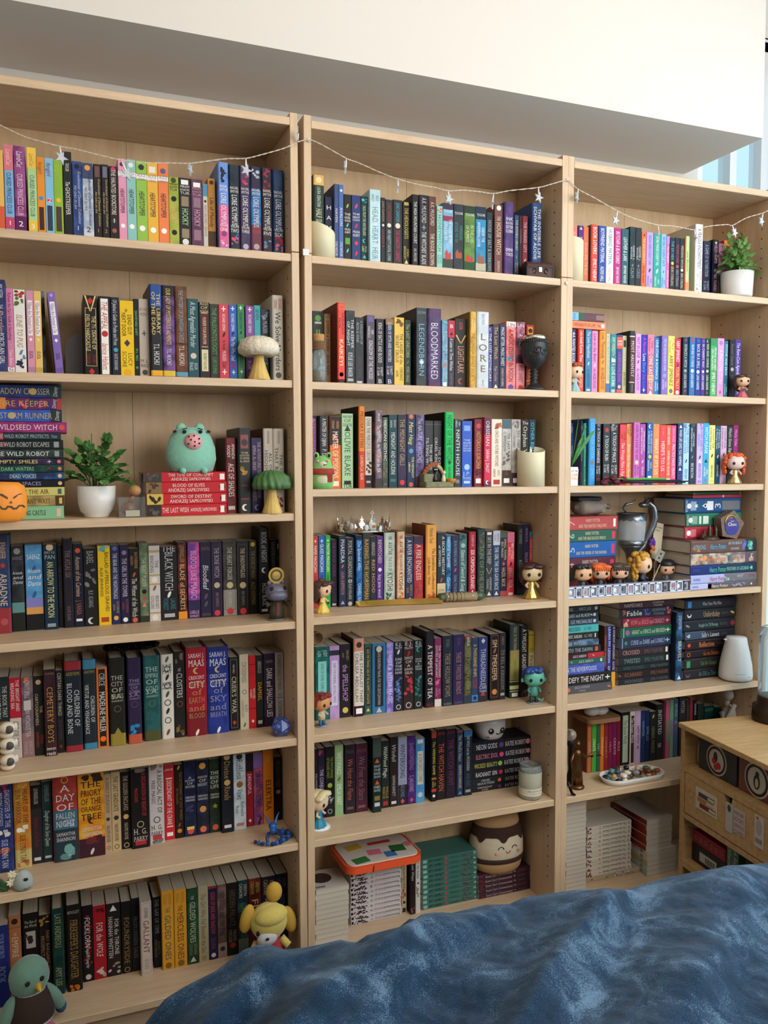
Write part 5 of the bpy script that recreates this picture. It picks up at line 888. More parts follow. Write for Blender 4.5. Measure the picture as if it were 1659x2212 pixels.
def text_across(mb, txt, style, uc, vw, place, maxlen):
    """lines of lettering across the spine, stacked along it; place(across, along)"""
    lines = txt.split('/'); n = len(lines); geo = [line_geo(t, style) for t in lines]
    w = vw*.8
    caps = []
    for t, g in zip(lines, geo): caps.append(min(w/(g[2]*.62), w*.42) if len(t) > 2 else min(w*.62, maxlen*.6))
    if n > 2: m = min(caps+[w*.3]); caps = [max(m, min(c, m*1.25)) for c in caps]
    tot = sum(caps)*1.42; z = tot/2
    for t, (vs, fs, wd), cp in zip(lines, geo, caps):
        sx = min(1.3, w/(wd*cp)); z -= cp*1.21
        mb.add([place((a-wd/2)*cp*sx, -uc+z+b*cp, l) for a, b, l in vs], fs); z -= cp*.21

def shape_poly(k, r, rnd):
    """outline(s) of a small printed ornament, |size| about r"""
    if k == 'o': return [[(r*math.cos(a*math.pi/7), r*math.sin(a*math.pi/7)) for a in range(14)]]
    if k == 'd': return [[(0, r), (-r*.8, 0), (0, -r), (r*.8, 0)]]
    if k == 't': return [[(0, r), (-r, -r*.8), (r, -r*.8)]]
    if k == 's': return [[((r if a % 2 == 0 else r*.42)*math.sin(a*math.pi/5), (r if a % 2 == 0 else r*.42)*math.cos(a*math.pi/5)) for a in range(10)]]
    if k == 'x': return [[(-r*.18, r), (-r*.18, -r), (r*.18, -r), (r*.18, r)], [(-r*.8, r*.18), (-r*.8, -r*.18), (r*.8, -r*.18), (r*.8, r*.18)]]
    if k == 'l': return [[(r*.45*math.sin(t*math.pi/4)+r*.35*math.cos(t*math.pi/4), r*math.cos(t*math.pi/4)) for t in range(8)]]
    if k == 'm':
        a = [(r*math.cos(t), r*math.sin(t)) for t in np.linspace(math.pi*.35, math.pi*1.65, 9)]; b = [(r*.35+r*.72*math.cos(t), r*.72*math.sin(t)) for t in np.linspace(math.pi*1.5, math.pi*.5, 7)]
        return [[a[i], a[i+1], b[max(0, 6-int(i*6/8))], b[max(0, 6-int((i)*6/8))]][::1] if False else [a[i], a[i+1], b[6-round((i+1)*6/8)], b[6-round(i*6/8)]] for i in range(8)]
    if k == 'q':
        P = [(math.cos(t*math.pi/7), math.sin(t*math.pi/7)) for t in range(14)]
        return [[(r*P[i][0], r*P[i][1]), (r*P[(i+1) % 14][0], r*P[(i+1) % 14][1]), (r*.76*P[(i+1) % 14][0], r*.76*P[(i+1) % 14][1]), (r*.76*P[i][0], r*.76*P[i][1])] for i in range(14)]
    if k == 'k': return [[(r*.1, r), (-r*.1, r), (-r*.1, -r*.4), (r*.1, -r*.4)], [(r*.4*math.cos(a), -r*.7+r*.35*math.sin(a)) for a in np.linspace(0, 6, 9)]]
    return []

ORD = ['first', 'second', 'third', 'fourth', 'fifth', 'sixth', 'seventh', 'eighth', 'ninth', 'tenth', 'eleventh', 'twelfth', 'thirteenth', 'fourteenth', 'fifteenth', 'sixteenth', 'seventeenth', 'eighteenth', 'nineteenth', 'twentieth', 'twenty-first', 'twenty-second', 'twenty-third', 'twenty-fourth', 'twenty-fifth', 'twenty-sixth', 'twenty-seventh', 'twenty-eighth', 'twenty-ninth', 'thirtieth', 'thirty-first', 'thirty-second', 'thirty-third']
ROWN = {'1': 'top', '2': 'second', '3': 'third', '4': 'fourth', '5': 'fifth', '6': 'sixth', '7': 'bottom'}
CASEN = {'L': 'left', 'M': 'middle', 'R': 'right'}
import colorsys
def colname(h):
    r, g, b = [int(h[i:i+2], 16)/255 for i in (0, 2, 4)] if len(h) == 6 else [int(c*2, 16)/255 for c in h]
    hu, s, v = colorsys.rgb_to_hsv(r, g, b); hu *= 360
    if v < .22 or (v < .3 and s < .3): return 'black'
    if s < .13: return 'white' if v > .8 else ('pale grey' if v > .62 else ('grey' if v > .36 else 'charcoal'))
    base = 'red' if hu < 14 or hu > 345 else 'orange' if hu < 36 else 'yellow' if hu < 62 else 'green' if hu < 160 else 'teal' if hu < 192 else 'blue' if hu < 248 else 'purple' if hu < 292 else 'magenta' if hu < 325 else 'pink'
    if base in ('orange', 'yellow') and (s < .5 and v > .55): return 'cream' if v > .78 else 'tan'
    if base in ('orange', 'red') and v < .55 and (base == 'orange' or s < .55): return 'brown'
    if base == 'yellow' and v < .6: return 'olive'
    if base == 'red' and s < .5: return 'pink'
    if base == 'red' and v < .5: return 'maroon'
    if base == 'blue' and v < .42: return 'navy'
    if v < .42: return 'dark '+base
    if v > .72 and s < .45: return 'pale '+base
    return base

rng = random.Random(7)
BOOKS = []
def make_book(row, X0, X1, d, z, h, D, bg, fg, elems, side, hard, lie, lean=0, flip=False, mode='S', labelkey=None, num=None):
    """one book. Upright: fills X0..X1. Lying: fills X0..X1 with its height, thickness h. Local: x thickness, y depth, z height, spine at y=0"""
    rnd = random.Random(len(BOOKS)*13+5)
    if lie: t, hh = h, X1-X0
    else: t, hh = X1-X0, h
    c1, c2 = (bg.split('~')+[None])[:2]; c2 = c2 or c1
    bt = min(.0028 if hard else .0007, t*.2); bul = min(.0035, t*.16) if hard else .0
    ov = .0028 if hard else 0.0
    # cover: spine and two boards as one folded strip
    outer = [(-t/2, D)]; spf = lambda a: bul*max(0, (abs(a)-.72)/.28)**2; BRK = (-1, -.9, -.72, .72, .9, 1) if hard else (-1, 1)
    if hard:
        for a in BRK: outer.append((a*t/2, spf(a)))
    else:
        e = min(.0012, t*.12); outer += [(-t/2, e), (-t/2+e, 0), (t/2-e, 0), (t/2, e)]
    outer.append((t/2, D)); n = len(outer)
    inner = []
    for (x, y) in outer: inner.append((max(-t/2+bt, min(t/2-bt, x)), y if y == D else max(y, 0)+bt))
    mb = MB(); vs = []; fs = []
    for zz in (0, hh):
        vs += [(x, y, zz) for x, y in outer]+[(x, y, zz) for x, y in inner]
    for i in range(n-1):
        fs += [(i, i+1, 2*n+i+1, 2*n+i), (n+i+1, n+i, 3*n+i, 3*n+i+1), (i+1, i, n+i, n+i+1), (2*n+i, 2*n+i+1, 3*n+i+1, 3*n+i)]
    fs += [(0, 2*n, 3*n, n), (n-1, 2*n-1, 4*n-1, 3*n-1)]
    mb.add(vs, fs)
    kind = 'comic_volume' if row[1] == '7' and row[0] != 'L' and lie else ('hardcover_book' if hard else 'paperback_book')
    o = mb.build(kind, COVER)
    o['cover_a'] = alb(c1); o['cover_b'] = alb(c2)
    if lie:
        Rm = Matrix.Rotation(-math.pi/2, 4, 'Y')
        if mode == 'P': loc = Matrix.Translation((X0, d+D, z+t/2)) @ Matrix.Rotation(math.pi, 4, 'Z') @ Rm
        elif flip: loc = Matrix.Translation((X0, d, z+t/2)) @ Matrix.Rotation(math.pi/2, 4, 'Y')
        else: loc = Matrix.Translation((X1, d, z+t/2)) @ Rm
    else:
        loc = Matrix.Translation(((X0+X1)/2, d, z+t/2*abs(math.sin(math.radians(lean))))) @ Matrix.Rotation(math.radians(lean), 4, 'Y')
    o.matrix_world = CASE[row[0]].M @ loc
    pg = MB(); y0 = bt+bul+.0006; y1 = D-(.0035 if hard else .0009)
    pg.box((0, (y0+y1)/2, hh/2), (t-2*bt-.0002, y1-y0, hh-2*ov-(.0006 if not hard else 0))).build('page_block', PAGES, o)
    if side:                                                # dust jacket in another colour than the spine
        sd = MB()
        for sg in (-1, 1): sd.add([(sg*(t/2+.00015), y, zz) for y, zz in ((.004, 0), (D, 0), (D, hh), (.004, hh))], [(0, 1, 2, 3) if sg > 0 else (3, 2, 1, 0)])
        sd.col = None; sd.c = [alb(side)]*len(sd.v); sd.build('cover_board', INK, o)
    # spine print
    surf = lambda x, lv: (spf(2*x/t) if hard else 0)-.00018-.00016*lv
    cl = lambda u: max(.0006, min(hh-.0006, u)); cv = lambda v: max(-t*.497, min(t*.497, v))
    place = lambda lv: (lambda u, v, l=0: (cv(v), surf(cv(v), lv+.4*l), hh-cl(u*VF)))
    placeH = lambda lv: (lambda a, b, l=0: (cv(a), surf(cv(a), lv+.4*l), hh-cl(-b)))
    art = MB(); ttl = MB(); oth = MB(); first = True; letter = fg
    w = t*(.98 if not hard else .97)
    VF = 1.0
    if not lie and row[1] in '12': VF = 1-(SHELF[row]-CAM[2])*d/-CAM[1]/hh
    for el in elems:
        if '@' not in el: continue
        body, rest = el.split('@', 1); style = ''; col = fg
        if '%' in rest: rest, style = rest.split('%')
        if '#' in rest: rest, col = rest.split('#')
        rr = [float(q) for q in rest.split('-')]; a = rr[0]; b = rr[1] if len(rr) > 1 else None
        if flip: a, b = (1-a, None) if b is None else (1-b, 1-a)
        cc = alb(col, GAIN*(1 if body.startswith('*') else .9))
        if num is not None: body = body.replace('#', str(num))
        if body.startswith('*'):
            k = body[1]; art.col = cc
            if k in 'brp' and b is not None:
                ww = w if k == 'b' else w*.62
                if k == 'p':                                # irregular painted patch
                    N = 8; mid = (a+b)/2*hh; rz = (b-a)/2*hh; nb = max(5, min(14, int(2*rz/(t*.22))))
                    for q in range(nb):                     # a cluster of dabs in slightly different tints
                        tint = .55+.75*rnd.random(); art.col = [min(.9, c_*tint) for c_ in cc]; xc = w*.34*rnd.uniform(-1, 1); yc = rz*.82*(2*(q+.5)/nb-1); ra = w*rnd.uniform(.1, .24); rb = min(rz, w*rnd.uniform(.08, .26)); an = rnd.uniform(0, 3.1)
                        P = [(xc+ra*math.cos(e_)*math.cos(an)-rb*math.sin(e_)*math.sin(an), yc+ra*math.cos(e_)*math.sin(an)*.8+rb*math.sin(e_)*math.cos(an)) for e_ in [2*math.pi*i_/N for i_ in range(N)]]
                        P = [(max(-w*.36, min(w*.36, x)) if hard else x, max(-rz, min(rz, y))) for x, y in P]
                        art.add([place(1.1+.07*q)(mid/VF*VF-y, x) for x, y in P], [tuple(range(N))])
                else:
                    xs = [q*ww/2 for q in (BRK if k == 'b' else (-1, 1))]; S = len(xs)-1; ps = []
                    lv = .4 if k == 'b' else 1
                    for x in xs:
                        ps += [place(lv+a*.5)(a*hh, x), place(lv+a*.5)(b*hh, x)]
                    art.add(ps, [(2*i, 2*i+1, 2*i+3, 2*i+2) for i in range(S)])
            elif k == 'z':                                  # thin frame line
                q = t*.40; e = max(.0004, t*.03); A, B = a*hh, b*hh
                for (u0, u1, v0, v1) in ((A, A+e, -q, q), (B-e, B, -q, q), (A, B, -q, -q+e), (A, B, q-e, q)):
                    art.add([place(.8)(u, v) for u, v in ((u0, v0), (u1, v0), (u1, v1), (u0, v1))], [(0, 1, 2, 3)])
            elif k == 'v':
                A, B = a*hh, b*hh; e = max(.0006, t*.06)
                for sg in (-1, 1): art.add([place(1)(u, v) for u, v in ((A, sg*t*.44), (A, sg*(t*.44-e*2)), (B, 0), (B, sg*e))], [(0, 1, 2, 3)])
            elif k == 'h':                                  # little house
                A, B = a*hh, b*hh; q = t*.3; M_ = A+(B-A)*.45
                art.add([place(1.2)(u, v) for u, v in ((B, -q), (B, q), (M_, q), (M_, -q))], [(0, 1, 2, 3)])
                art.add([place(1.2)(u, v) for u, v in ((M_, -q*1.15), (M_, q*.2), (A, -q*.45))], [(0, 1, 2)])
                art.add([place(1.2)(u, v) for u, v in ((M_, q*.25), (M_, q), (A+(B-A)*.2, q*.65))], [(0, 1, 2)])
            else:
                r = min(t*.27, .009)
                for pi, P in enumerate(shape_poly(k, r, rnd)): art.add([place(1.3+(.3*pi if k in 'xk' else 0))(a*hh-y/VF, x) for x, y in P], [tuple(range(len(P)))])
        else:
            tgt = ttl if first else oth
            tgt.col = cc
            if first: letter = col; first = False
            if body.startswith('='): text_across(tgt, body[1:], style, a*hh*VF, w, placeH(2.4), hh*.2)
            elif b is not None: text_block(tgt, body, style, a*hh, b*hh, w, place(2.4))
    if art.v: art.build('spine_artwork', INK, o)['kind'] = 'stuff'
    if ttl.v: ttl.build('spine_title', INK, o)
    if oth.v: oth.build('spine_author', INK, o)
    BOOKS.append(dict(o=o, row=row, x=(X0+X1)/2, z=z, col=colname(c1), ink=colname(letter), has=bool(ttl.v), kind=kind, lie=lie, key=labelkey, hard=hard))
    return o

def parse_rows():
    hdr = None; prev = {}; stack = None; topz = {}
    groups = []
    for ln in ROWS.strip().split('\n'):
        if ln.startswith('@'):
            p = ln[1:].split(); tp = 'U'; row = p[0]
            if ':' in row: tp, row = row.split(':')
            h = dict(tp=tp, row=row, x0=float(p[1]), y0=float(p[2]), k=float(p[3])/1659, opt=dict(q.split('=') for q in p[4:]), items=[])
            groups.append(h)
        else: groups[-1]['items'].append(ln)
    for g in groups:
        row = g['row']; k = g['k']; px = lambda x: g['x0']+x*k; py = lambda y: g['y0']+y*k
        z0 = SHELF[row]
        if 'b' in g['opt']:
            bx, by = [float(q) for q in g['opt']['b'].split(',')]; dd = on_shelf(row, px(bx), py(by)).y
            dd = max(.02, min(.17, dd))
        else: dd = float(g['opt']['d'])+(.025 if row[1] in '123' else 0)
        if g['tp'] == 'U':
            for ln in g['items']:
                f = ln.split(';'); xr = f[0]; neg = xr.startswith('-'); a, b = (xr[1:] if neg else xr).split('-'); xl = -float(a) if neg else float(a); xrr = float(b)
                yt = float(f[1]); o = dict(q.split('=') for q in f[5:] if '=' in q)
                d = dd
                if 'd' in o: d = dd+float(o['d']) if o['d'][0] in '+-' else float(o['d'])+(.025 if row[1] in '123' else 0)
                d = max(.012, d)
                P = at(row, px((xl+xrr)/2), py(yt), d); h = P.z-z0-.0004
                zm = z0+h*.5
                pc = CASE[row[0]].M @ Vector((P.x, d, zm)); q = np.array(pc)-CAM; ym = H/2-F*(q@UPV)/(q@FWD)
                X0 = at(row, px(xl), ym, d).x; X1 = at(row, px(xrr), ym, d).x
                lo = {'L': -.778, 'M': .022, 'R': .822}[row[0]]; hi = lo+.756
                X0 = max(X0, lo); X1 = min(X1, hi)
                if row in prev and X0 < prev[row]+.0003 and X1 > prev[row]+.004: X0 = prev[row]+.0003
                if X1-X0 < .004: X1 = X0+.004
                ceil_ = {'1': .33, '2': .30, '3': .26, '4': .25 if row[0] == 'L' else .305, '5': .27, '6': .25, '7': .31}[row[1]]
                h = max(.08, min(h, ceil_))
                hard = 'c' in o or h > .222
                D = min(.235-d, h*(.66 if hard else .64)+.006)
                prev[row] = X1
                make_book(row, X0, X1, d, z0+.0003, h, D, f[2], f[3], f[4].split('|'), o.get('c'), hard, False, float(o.get('l', 0)))
        else:
            n = int(g['opt'].get('n', 1)); its = []
            for ln in g['items']:
                f = ln.split(';'); xr = f[0]; neg = xr.startswith('-'); a, b = (xr[1:] if neg else xr).split('-'); xl = -float(a) if neg else float(a)
                ya, yb = [float(q) for q in f[1].split('-')]
                if n > 1:
                    for i in range(n): its.append((xl+rng.uniform(-4, 4)*0, float(b), ya+(yb-ya)*i/n, ya+(yb-ya)*(i+1)/n, f, n-i))
                else: its.append((xl, float(b), ya, yb, f, None))
            base = topz.get(row, z0) if g['tp'] == 'S2' else z0
            Z = [at(row, px((a+b)/2), py(y), dd).z for a, b, y, _, _, _ in its]+[base]
            shift = base-at(row, px((its[-1][0]+its[-1][1])/2), py(its[-1][3]), dd).z
            zz = base+.0004
            key = (row, g['opt'].get('s', 'stack'))
            for i in range(len(its)-1, -1, -1):
                a, b, y, yb, f, num = its[i]
                th = max(.006, (Z[i]-Z[i+1]) if i < len(its)-1 else Z[i]-base)
                ym = py((y+yb)/2); X0 = at(row, px(a), ym, dd).x; X1 = at(row, px(b), ym, dd).x
                lo = {'L': -.778, 'M': .022, 'R': .822}[row[0]]; hi = lo+.756
                X0 = max(X0, lo); X1 = min(X1, hi)
                hard = ('hardcover' in key[1]) or (key[1] == 'black_stack' and row == 'R5')
                jit = rng.uniform(-.0015, .0015)
                so = dict(q.split('=') for q in f[5:] if '=' in q); ds = dd+float(so.get('d', 0))
                if 'd' in so: X0 = max(lo, at(row, px(a), ym, ds).x); X1 = min(hi, at(row, px(b), ym, ds).x)
                D = min(.235-ds, (X1-X0)*.68) if n == 1 else .115
                make_book(row, X0+jit, X1+jit, ds+rng.uniform(0, .002), zz, th-.0004, D, f[2], f[3], f[4].split('|'), None, hard, True, 0, g['opt'].get('u') == '1', 'P' if g['tp'] == 'P' else 'S', key, num)
                zz += th
            topz[row] = zz
parse_rows()
# labels: colour and lettering first, then the place in its row or stack
_cnt = {}
for row in sorted(SHELF):
    ups = sorted([b for b in BOOKS if b['row'] == row and not b['lie']], key=lambda b: b['x'])
    for i, b in enumerate(ups):
        ink = f"{b['ink']} lettering" if b['has'] else 'plain spine'
        tag(b['o'], f"{b['col']} upright book, {ink}, {ORD[i]} from left on {ROWN[row[1]]} shelf of {CASEN[row[0]]} bookcase", 'book', f"upright books, {ROWN[row[1]]} shelf of {CASEN[row[0]]} bookcase")
    for key in sorted({b['key'] for b in BOOKS if b['row'] == row and b['lie']}):
        st = sorted([b for b in BOOKS if b['lie'] and b['key'] == key], key=lambda b: -b['z'])
        nm = key[1].replace('_', ' ')
        for i, b in enumerate(st):
            ink = f"{b['ink']} letters, " if b['has'] else ''
            tag(b['o'], f"{b['col']} book, {ink}{ORD[i]} from top of {nm}, {ROWN[row[1]]} shelf, {CASEN[row[0]]} bookcase", 'book', f"{nm}, {ROWN[row[1]]} shelf of {CASEN[row[0]]} bookcase")
# ------------------------------------------------------------------ things on the shelves
PI = math.pi
def prop(name, label, cat, row, x0, x1, d, z=None, rz=0, group=None, dz=.0004):
    """an Empty on the shelf (or at height z) under the pixel columns x0..x1; returns it with metres per pixel"""
    z = SHELF[row] if z is None else z
    X, s = spot(row, (x0+x1)/2, d, z)
    return thing(name, label, cat, row, (X, d, z+dz), rz, group), s
def face_cam(row, px, d, k=.7):
    X, _ = spot(row, px, d); return -math.atan2(X-CAM[0], d-CAM[1])*k

# ---- potted plants
LEAFM = mat('leaf_green', '46743a', .5, noise=.35, nscale=40)
LEAFM2 = mat('leaf_green_light', '6f9a52', .5, noise=.3, nscale=40)
STEMM = mat('stem_green', '3a5a24', .6)
POTM = mat('white_ceramic', 'dcdad6', .35, g=1.0)
def leaf_mesh(name, L, Wd):
    me = bpy.data.meshes.new(name); vs = [(0, 0, 0)]; n = 5; fs = []
    for i in range(1, n):
        t = i/n; w = Wd*math.sin(PI*t**.75)*.5; z = .10*L*math.sin(PI*t); vs += [(-w, L*t, z+.12*w), (0, L*t, z-.05*w), (w, L*t, z+.12*w)]
    vs.append((0, L, 0)); fs += [(0, 2, 1), (0, 3, 2)]
    for i in range(n-2):
        a = 1+3*i; fs += [(a, a+1, a+4, a+3), (a+1, a+2, a+5, a+4)]
    a = 1+3*(n-2); e = len(vs)-1; fs += [(a, a+1, e), (a+1, a+2, e)]
    me.from_pydata(vs, [], fs); me.polygons.foreach_set('use_smooth', [True]*len(me.polygons)); return me
def plant(row, x0, x1, d, pot_h, pot_prof, fol_rx, fol_rz, label, seed, nleaf, dark=False, ysq=.7):
    root, s = prop('potted_plant', label, 'plant', row, x0, x1, d); r = (x1-x0)/2*s; h = pot_h*s; rnd = random.Random(seed)
    P = [(r*a, h*b) for a, b in pot_prof]+[(r*.9, h), (r*.86, h*.86), (0, h*.84)]
    MB().lathe([(0, 0)]+P, 32).build('pot', POTM, root, True)
    MB().lathe([(0, h*.85), (r*.85, h*.87)], 20).build('soil', mat('soil', '2a2018', .9), root)
    lm = [leaf_mesh('leaf', .025, .0175), leaf_mesh('leaf', .020, .014)]
    if nleaf > 250: lm = [leaf_mesh('leaf', .020, .013), leaf_mesh('leaf', .017, .011)]
    for q in lm: q.materials.append(LEAFM2 if nleaf > 250 else LEAFM)
    lm2 = lm[0].copy(); lm2.materials.clear(); lm2.materials.append(LEAFM2); lm.append(lm2)
    nst = max(8, nleaf//10); st = MB(); k = 0
    for i in range(nst):
        a = 2.4*i+rnd.uniform(-.3, .3); el = .92*((i+.5)/nst)**1.25; R = fol_rx*s*rnd.uniform(.78, 1.0); Z = fol_rz*s*rnd.uniform(.8, 1.0)
        tip = Vector((R*math.cos(a)*math.cos(el*PI/2), R*ysq*math.sin(a)*math.cos(el*PI/2), h+Z*(.04+.95*math.sin(el*PI/2))))
        base = Vector((.25*r*math.cos(a), .25*r*math.sin(a), h*.9)); mid = base.lerp(tip, .55)+Vector((0, 0, Z*.22))
        pts = [base.lerp(mid, t).lerp(mid.lerp(tip, t), t) for t in np.linspace(0, 1, 8)]
        st.tube(pts, [.0014]*4+[.001]*4, 5)
        for j in range(2, 8):
            for sd in (-1, 1):
                if k >= nleaf: break
                dirv = (pts[min(j+1, 7)]-pts[j-1]).normalized(); side = dirv.cross(Vector((0, 0, 1)))
                side = side.normalized() if side.length > .1 else Vector((1, 0, 0))
                v = (dirv*.6+side*sd*.8+Vector((0, 0, rnd.uniform(-.2, .5)))).normalized()
                if j == 7: v = (dirv+side*sd*.35).normalized()
                o = bpy.data.objects.new('leaf', lm[rnd.choice((0, 0, 1, 2))]); COL.objects.link(o); o.parent = root
                q = v.to_track_quat('Y', 'Z').to_matrix().to_4x4()
                o.matrix_local = Matrix.Translation(pts[j]) @ q @ Matrix.Rotation(rnd.uniform(-.6, .6), 4, 'Y') @ Matrix.Scale(rnd.uniform(.85, 1.2), 4); k += 1
    sm = st.build('stems', STEMM, root); sm['kind'] = 'stuff'
plant('L3', 170, 250, .09, 67, [(.62, 0), (.66, .03), (.66, .08), (.86, .2), (.96, .45), (1.0, 1.0)], 72, 118, 'leafy green plant in a white pot with a stepped foot beside the tall book stack', 3, 230)
plant('R1', 1557, 1625, .04, 53, [(.86, 0), (.93, .06), (.95, .4), (1.0, 1.0)], 50, 84, 'leafy green plant in a plain white cup-shaped pot on the top right shelf', 8, 290, ysq=.5)

# ---- mushrooms
CREAM = mat('stalk_cream', 'cfae62', .75, noise=.15, nscale=60)
def mushroom(row, x0, x1, y0, y1, d, stalk, cap_m, label, ribs):
    root, s = prop('mushroom_ornament', label, 'ornament', row, x0, x1, d); R = (x1-x0)/2*s; Hh = (y1-y0)*s
    rib = lambda a, z: 1+.05*math.sin(13*a)*(1-z/Hh)
    MB().lathe([(R*.5, 0), (R*.52, Hh*.03), (R*.36, Hh*.25), (R*.25, Hh*.45), (R*.22, Hh*.62)], 40, wob=rib).build('stalk', CREAM, root, True)
    cp = MB()
    if ribs:
        sw = lambda a, z: 1+.07*math.sin(16*a+z/Hh*9)
        cp.lathe([(R*.2, Hh*.60), (R*.7, Hh*.56), (R*.98, Hh*.58), (R*1.0, Hh*.68), (R*.9, Hh*.84), (R*.6, Hh*.95), (R*.25, Hh), (0, Hh)], 96, wob=sw)
    else:
        rr = random.Random(4); fz = lambda a, z: 1+rr.uniform(-.035, .035)
        cp.lathe([(R*.2, Hh*.57), (R*.75, Hh*.54), (R*.97, Hh*.62), (R, Hh*.72), (R*.9, Hh*.85), (R*.65, Hh*.95), (R*.3, Hh*.995), (0, Hh)], 60, wob=fz)
    cp.build('cap', cap_m, root, True)
mushroom('L2', 516, 604, 724, 818, .03, 0, mat('white_fleece', 'd8cdb8', .95, noise=.2, nscale=120, bump=.9), 'white fuzzy capped mushroom ornament before the coloured paperbacks', False)
mushroom('L3', 548, 628, 1014, 1107, .025, 0, mat('squash_green', '4a7040', .5, noise=.55, nscale=45), 'mushroom ornament with a striped green ribbed cap and cream stalk', True)

# ---- bookend
root, s = prop('bookend', 'plain grey metal bookend with a rounded top on the second left shelf', 'bookend', 'L2', 145, 219, .212)
STEEL = mat('dull_steel', '8c8a86', .5, .6, noise=.15, nscale=30)
hw = 37*s; Hh = 104*s
MB().prism([(-hw, 0), (hw, 0)]+[(hw*.0+hw*math.cos(a), Hh-hw+hw*math.sin(a)) for a in np.linspace(0, PI, 13)], .0016).build('upright_plate', STEEL, root)
MB().box((0, .024, .0008), (hw*2, .044, .0016)).build('foot_plate', STEEL, root)

# ---- mint plush animal on the red stack
stz = max(b['z'] for b in BOOKS if b['key'] == ('L3', 'red_stack'))+.0195
MINT = mat('mint_plush', '7fb8a2', .9, noise=.08, nscale=90, bump=.35, sheen=.4); BLACKF = mat('black_felt', '1a1614', .8, g=1.0); PINKP = mat('pink_plush', 'd89a9c', .9, bump=.3, nscale=90)
root, s = prop('plush_toy', 'mint green round plush animal with a pink snout sitting on the red books', 'plush toy', 'L3', 359, 467, .085, stz)
R = 54*s; Hh = 109*s
bd = MB(); bd.lathe([(0, 0), (R*.6, 0), (R*.86, Hh*.06), (R, Hh*.28), (R*.97, Hh*.5), (R*.82, Hh*.72), (R*.66, Hh*.85), (R*.4, Hh*.91), (0, Hh*.92)], 32, sy=.8); bd.build('body', MINT, root, True)
for sg in (-1, 1):
    MB().ell((sg*R*.36, 0, Hh*.9), (R*.2, R*.16, Hh*.1)).build('ear', MINT, root, True)
    MB().ell((sg*R*.42, -R*.66, Hh*.06), (R*.13, R*.16, Hh*.06)).build('foot', MINT, root, True)
    MB().ell((sg*R*.31, -R*.58, Hh*.82), (R*.075, R*.05, Hh*.036)).build('eye', BLACKF, root, True)
    MB().box((0, 0, 0), (R*.2, R*.05, Hh*.018), Matrix.Translation((sg*R*.3, -R*.585, Hh*.875)) @ Matrix.Rotation(sg*.28, 4, 'Y')).build('eyebrow', BLACKF, root)
    MB().box((0, 0, 0), (R*.13, R*.05, Hh*.05), Matrix.Translation((sg*R*.66, -R*.38, Hh*.825)) @ Matrix.Rotation(sg*.4, 4, 'Y')).build('cheek_patch', BLACKF, root)
sn = MB().ell((0, -R*.66, Hh*.62), (R*.35, R*.3, Hh*.17)).build('snout', PINKP, root, True)
for i, (a, b) in enumerate(((-.2, .1), (0, .12), (.2, .06), (-.12, .04), (.02, .0), (.2, -.03), (-.22, -.04), (.02, -.08))):
    MB().ell((R*a, -R*.95+R*.5*(a*a+b*b), Hh*(.62+b*1.0)), (R*.035, R*.03, Hh*.018), 8, 6).build('seed_dot', BLACKF, sn)

# ---- pumpkin lantern at the left edge
root, s = prop('pumpkin_lantern', 'small orange pumpkin lantern with a carved face by the tall stack', 'lantern', 'L3', -47, 56, .012)
PUMP = mat('pumpkin_orange', 'e08a2e', .5, emit=(lin('e08a2e'), .12)); CARVE = mat('carved_dark', '5a4636', .8)
R = 50*s; Hh = 86*s
pw = lambda a, z: 1+.02*math.cos(8*a)
MB().lathe([(0, 0), (R*.7, 0), (R*.92, Hh*.1), (R, Hh*.35), (R, Hh*.65), (R*.93, Hh*.88), (R*.7, Hh*.98), (0, Hh)], 40, sy=.55, wob=pw).build('body', PUMP, root, True)
fy = lambda x: -R*.56*math.sqrt(max(.03, 1-x*x))-.0008
for P in ([(-.12, .70), (.28, .57), (.28, .62), (.06, .71)], [(.5, .57), (.86, .70), (.72, .70), (.52, .63)], [(.4, .53), (.46, .47), (.34, .47)]):
    MB().prism([(0, 0)], .002) if False else MB().add([(R*x, fy(x), Hh*z) for x, z in P]+[(R*x, fy(x)+.004, Hh*z) for x, z in P], [tuple(range(len(P)))]+[(q, (q+1) % len(P), len(P)+(q+1) % len(P), len(P)+q) for q in range(len(P))]).build('carved_eye', CARVE, root)
MB().tube([(R*x, fy(x)+.0006, Hh*z) for x, z in ((-.2, .40), (-.05, .41), (.05, .34), (.2, .33), (.27, .39), (.42, .38), (.5, .33), (.62, .34), (.7, .40), (.85, .40), (.92, .36))], .0022, 6).build('carved_mouth', CARVE, root)

# ---- clear box with small bottles beside the plant
CLEAR = mat('clear_plastic', (.93, .95, .95), .06, trans=.95, ior=1.2)
root, s = prop('clear_box', 'small clear plastic box between the plant and the red books', 'box', 'L3', 254, 314, .05)
w_ = 58*s; h_ = 43*s; bx = MB()
for (x, y, a, b) in ((0, -.022, w_, .0015), (0, .022, w_, .0015), (-w_/2, 0, .0015, .044), (w_/2, 0, .0015, .044)): bx.box((x*.94, y, h_/2), (a*.94 if a > .01 else a, b, h_))
bx.box((0, 0, .001), (w_*.94, .044, .002)); bx.build('tray', CLEAR, root)
MB().box((w_*.02, -.0235, h_*.2), (w_*.5, .0008, h_*.3)).build('label_strip', mat('paper_label', 'a8a490', .7), root)
root, s = prop('perfume_bottle', 'round brown perfume ball with a wooden stopper in the clear box', 'bottle', 'L3', 262, 304, .05, SHELF['L3']+.003)
AMB = mat('amber_glass', '7a4a2a', .25)
MB().ell((-5*s, 0, 15*s), (15*s, 14*s, 15*s)).build('bottle_body', AMB, root, True)
MB().ell((9*s, -.004, 54*s), (13*s, 12*s, 12*s)).build('stopper', mat('stopper_wood', 'a8784c', .5, noise=.2, nscale=60), root, True)
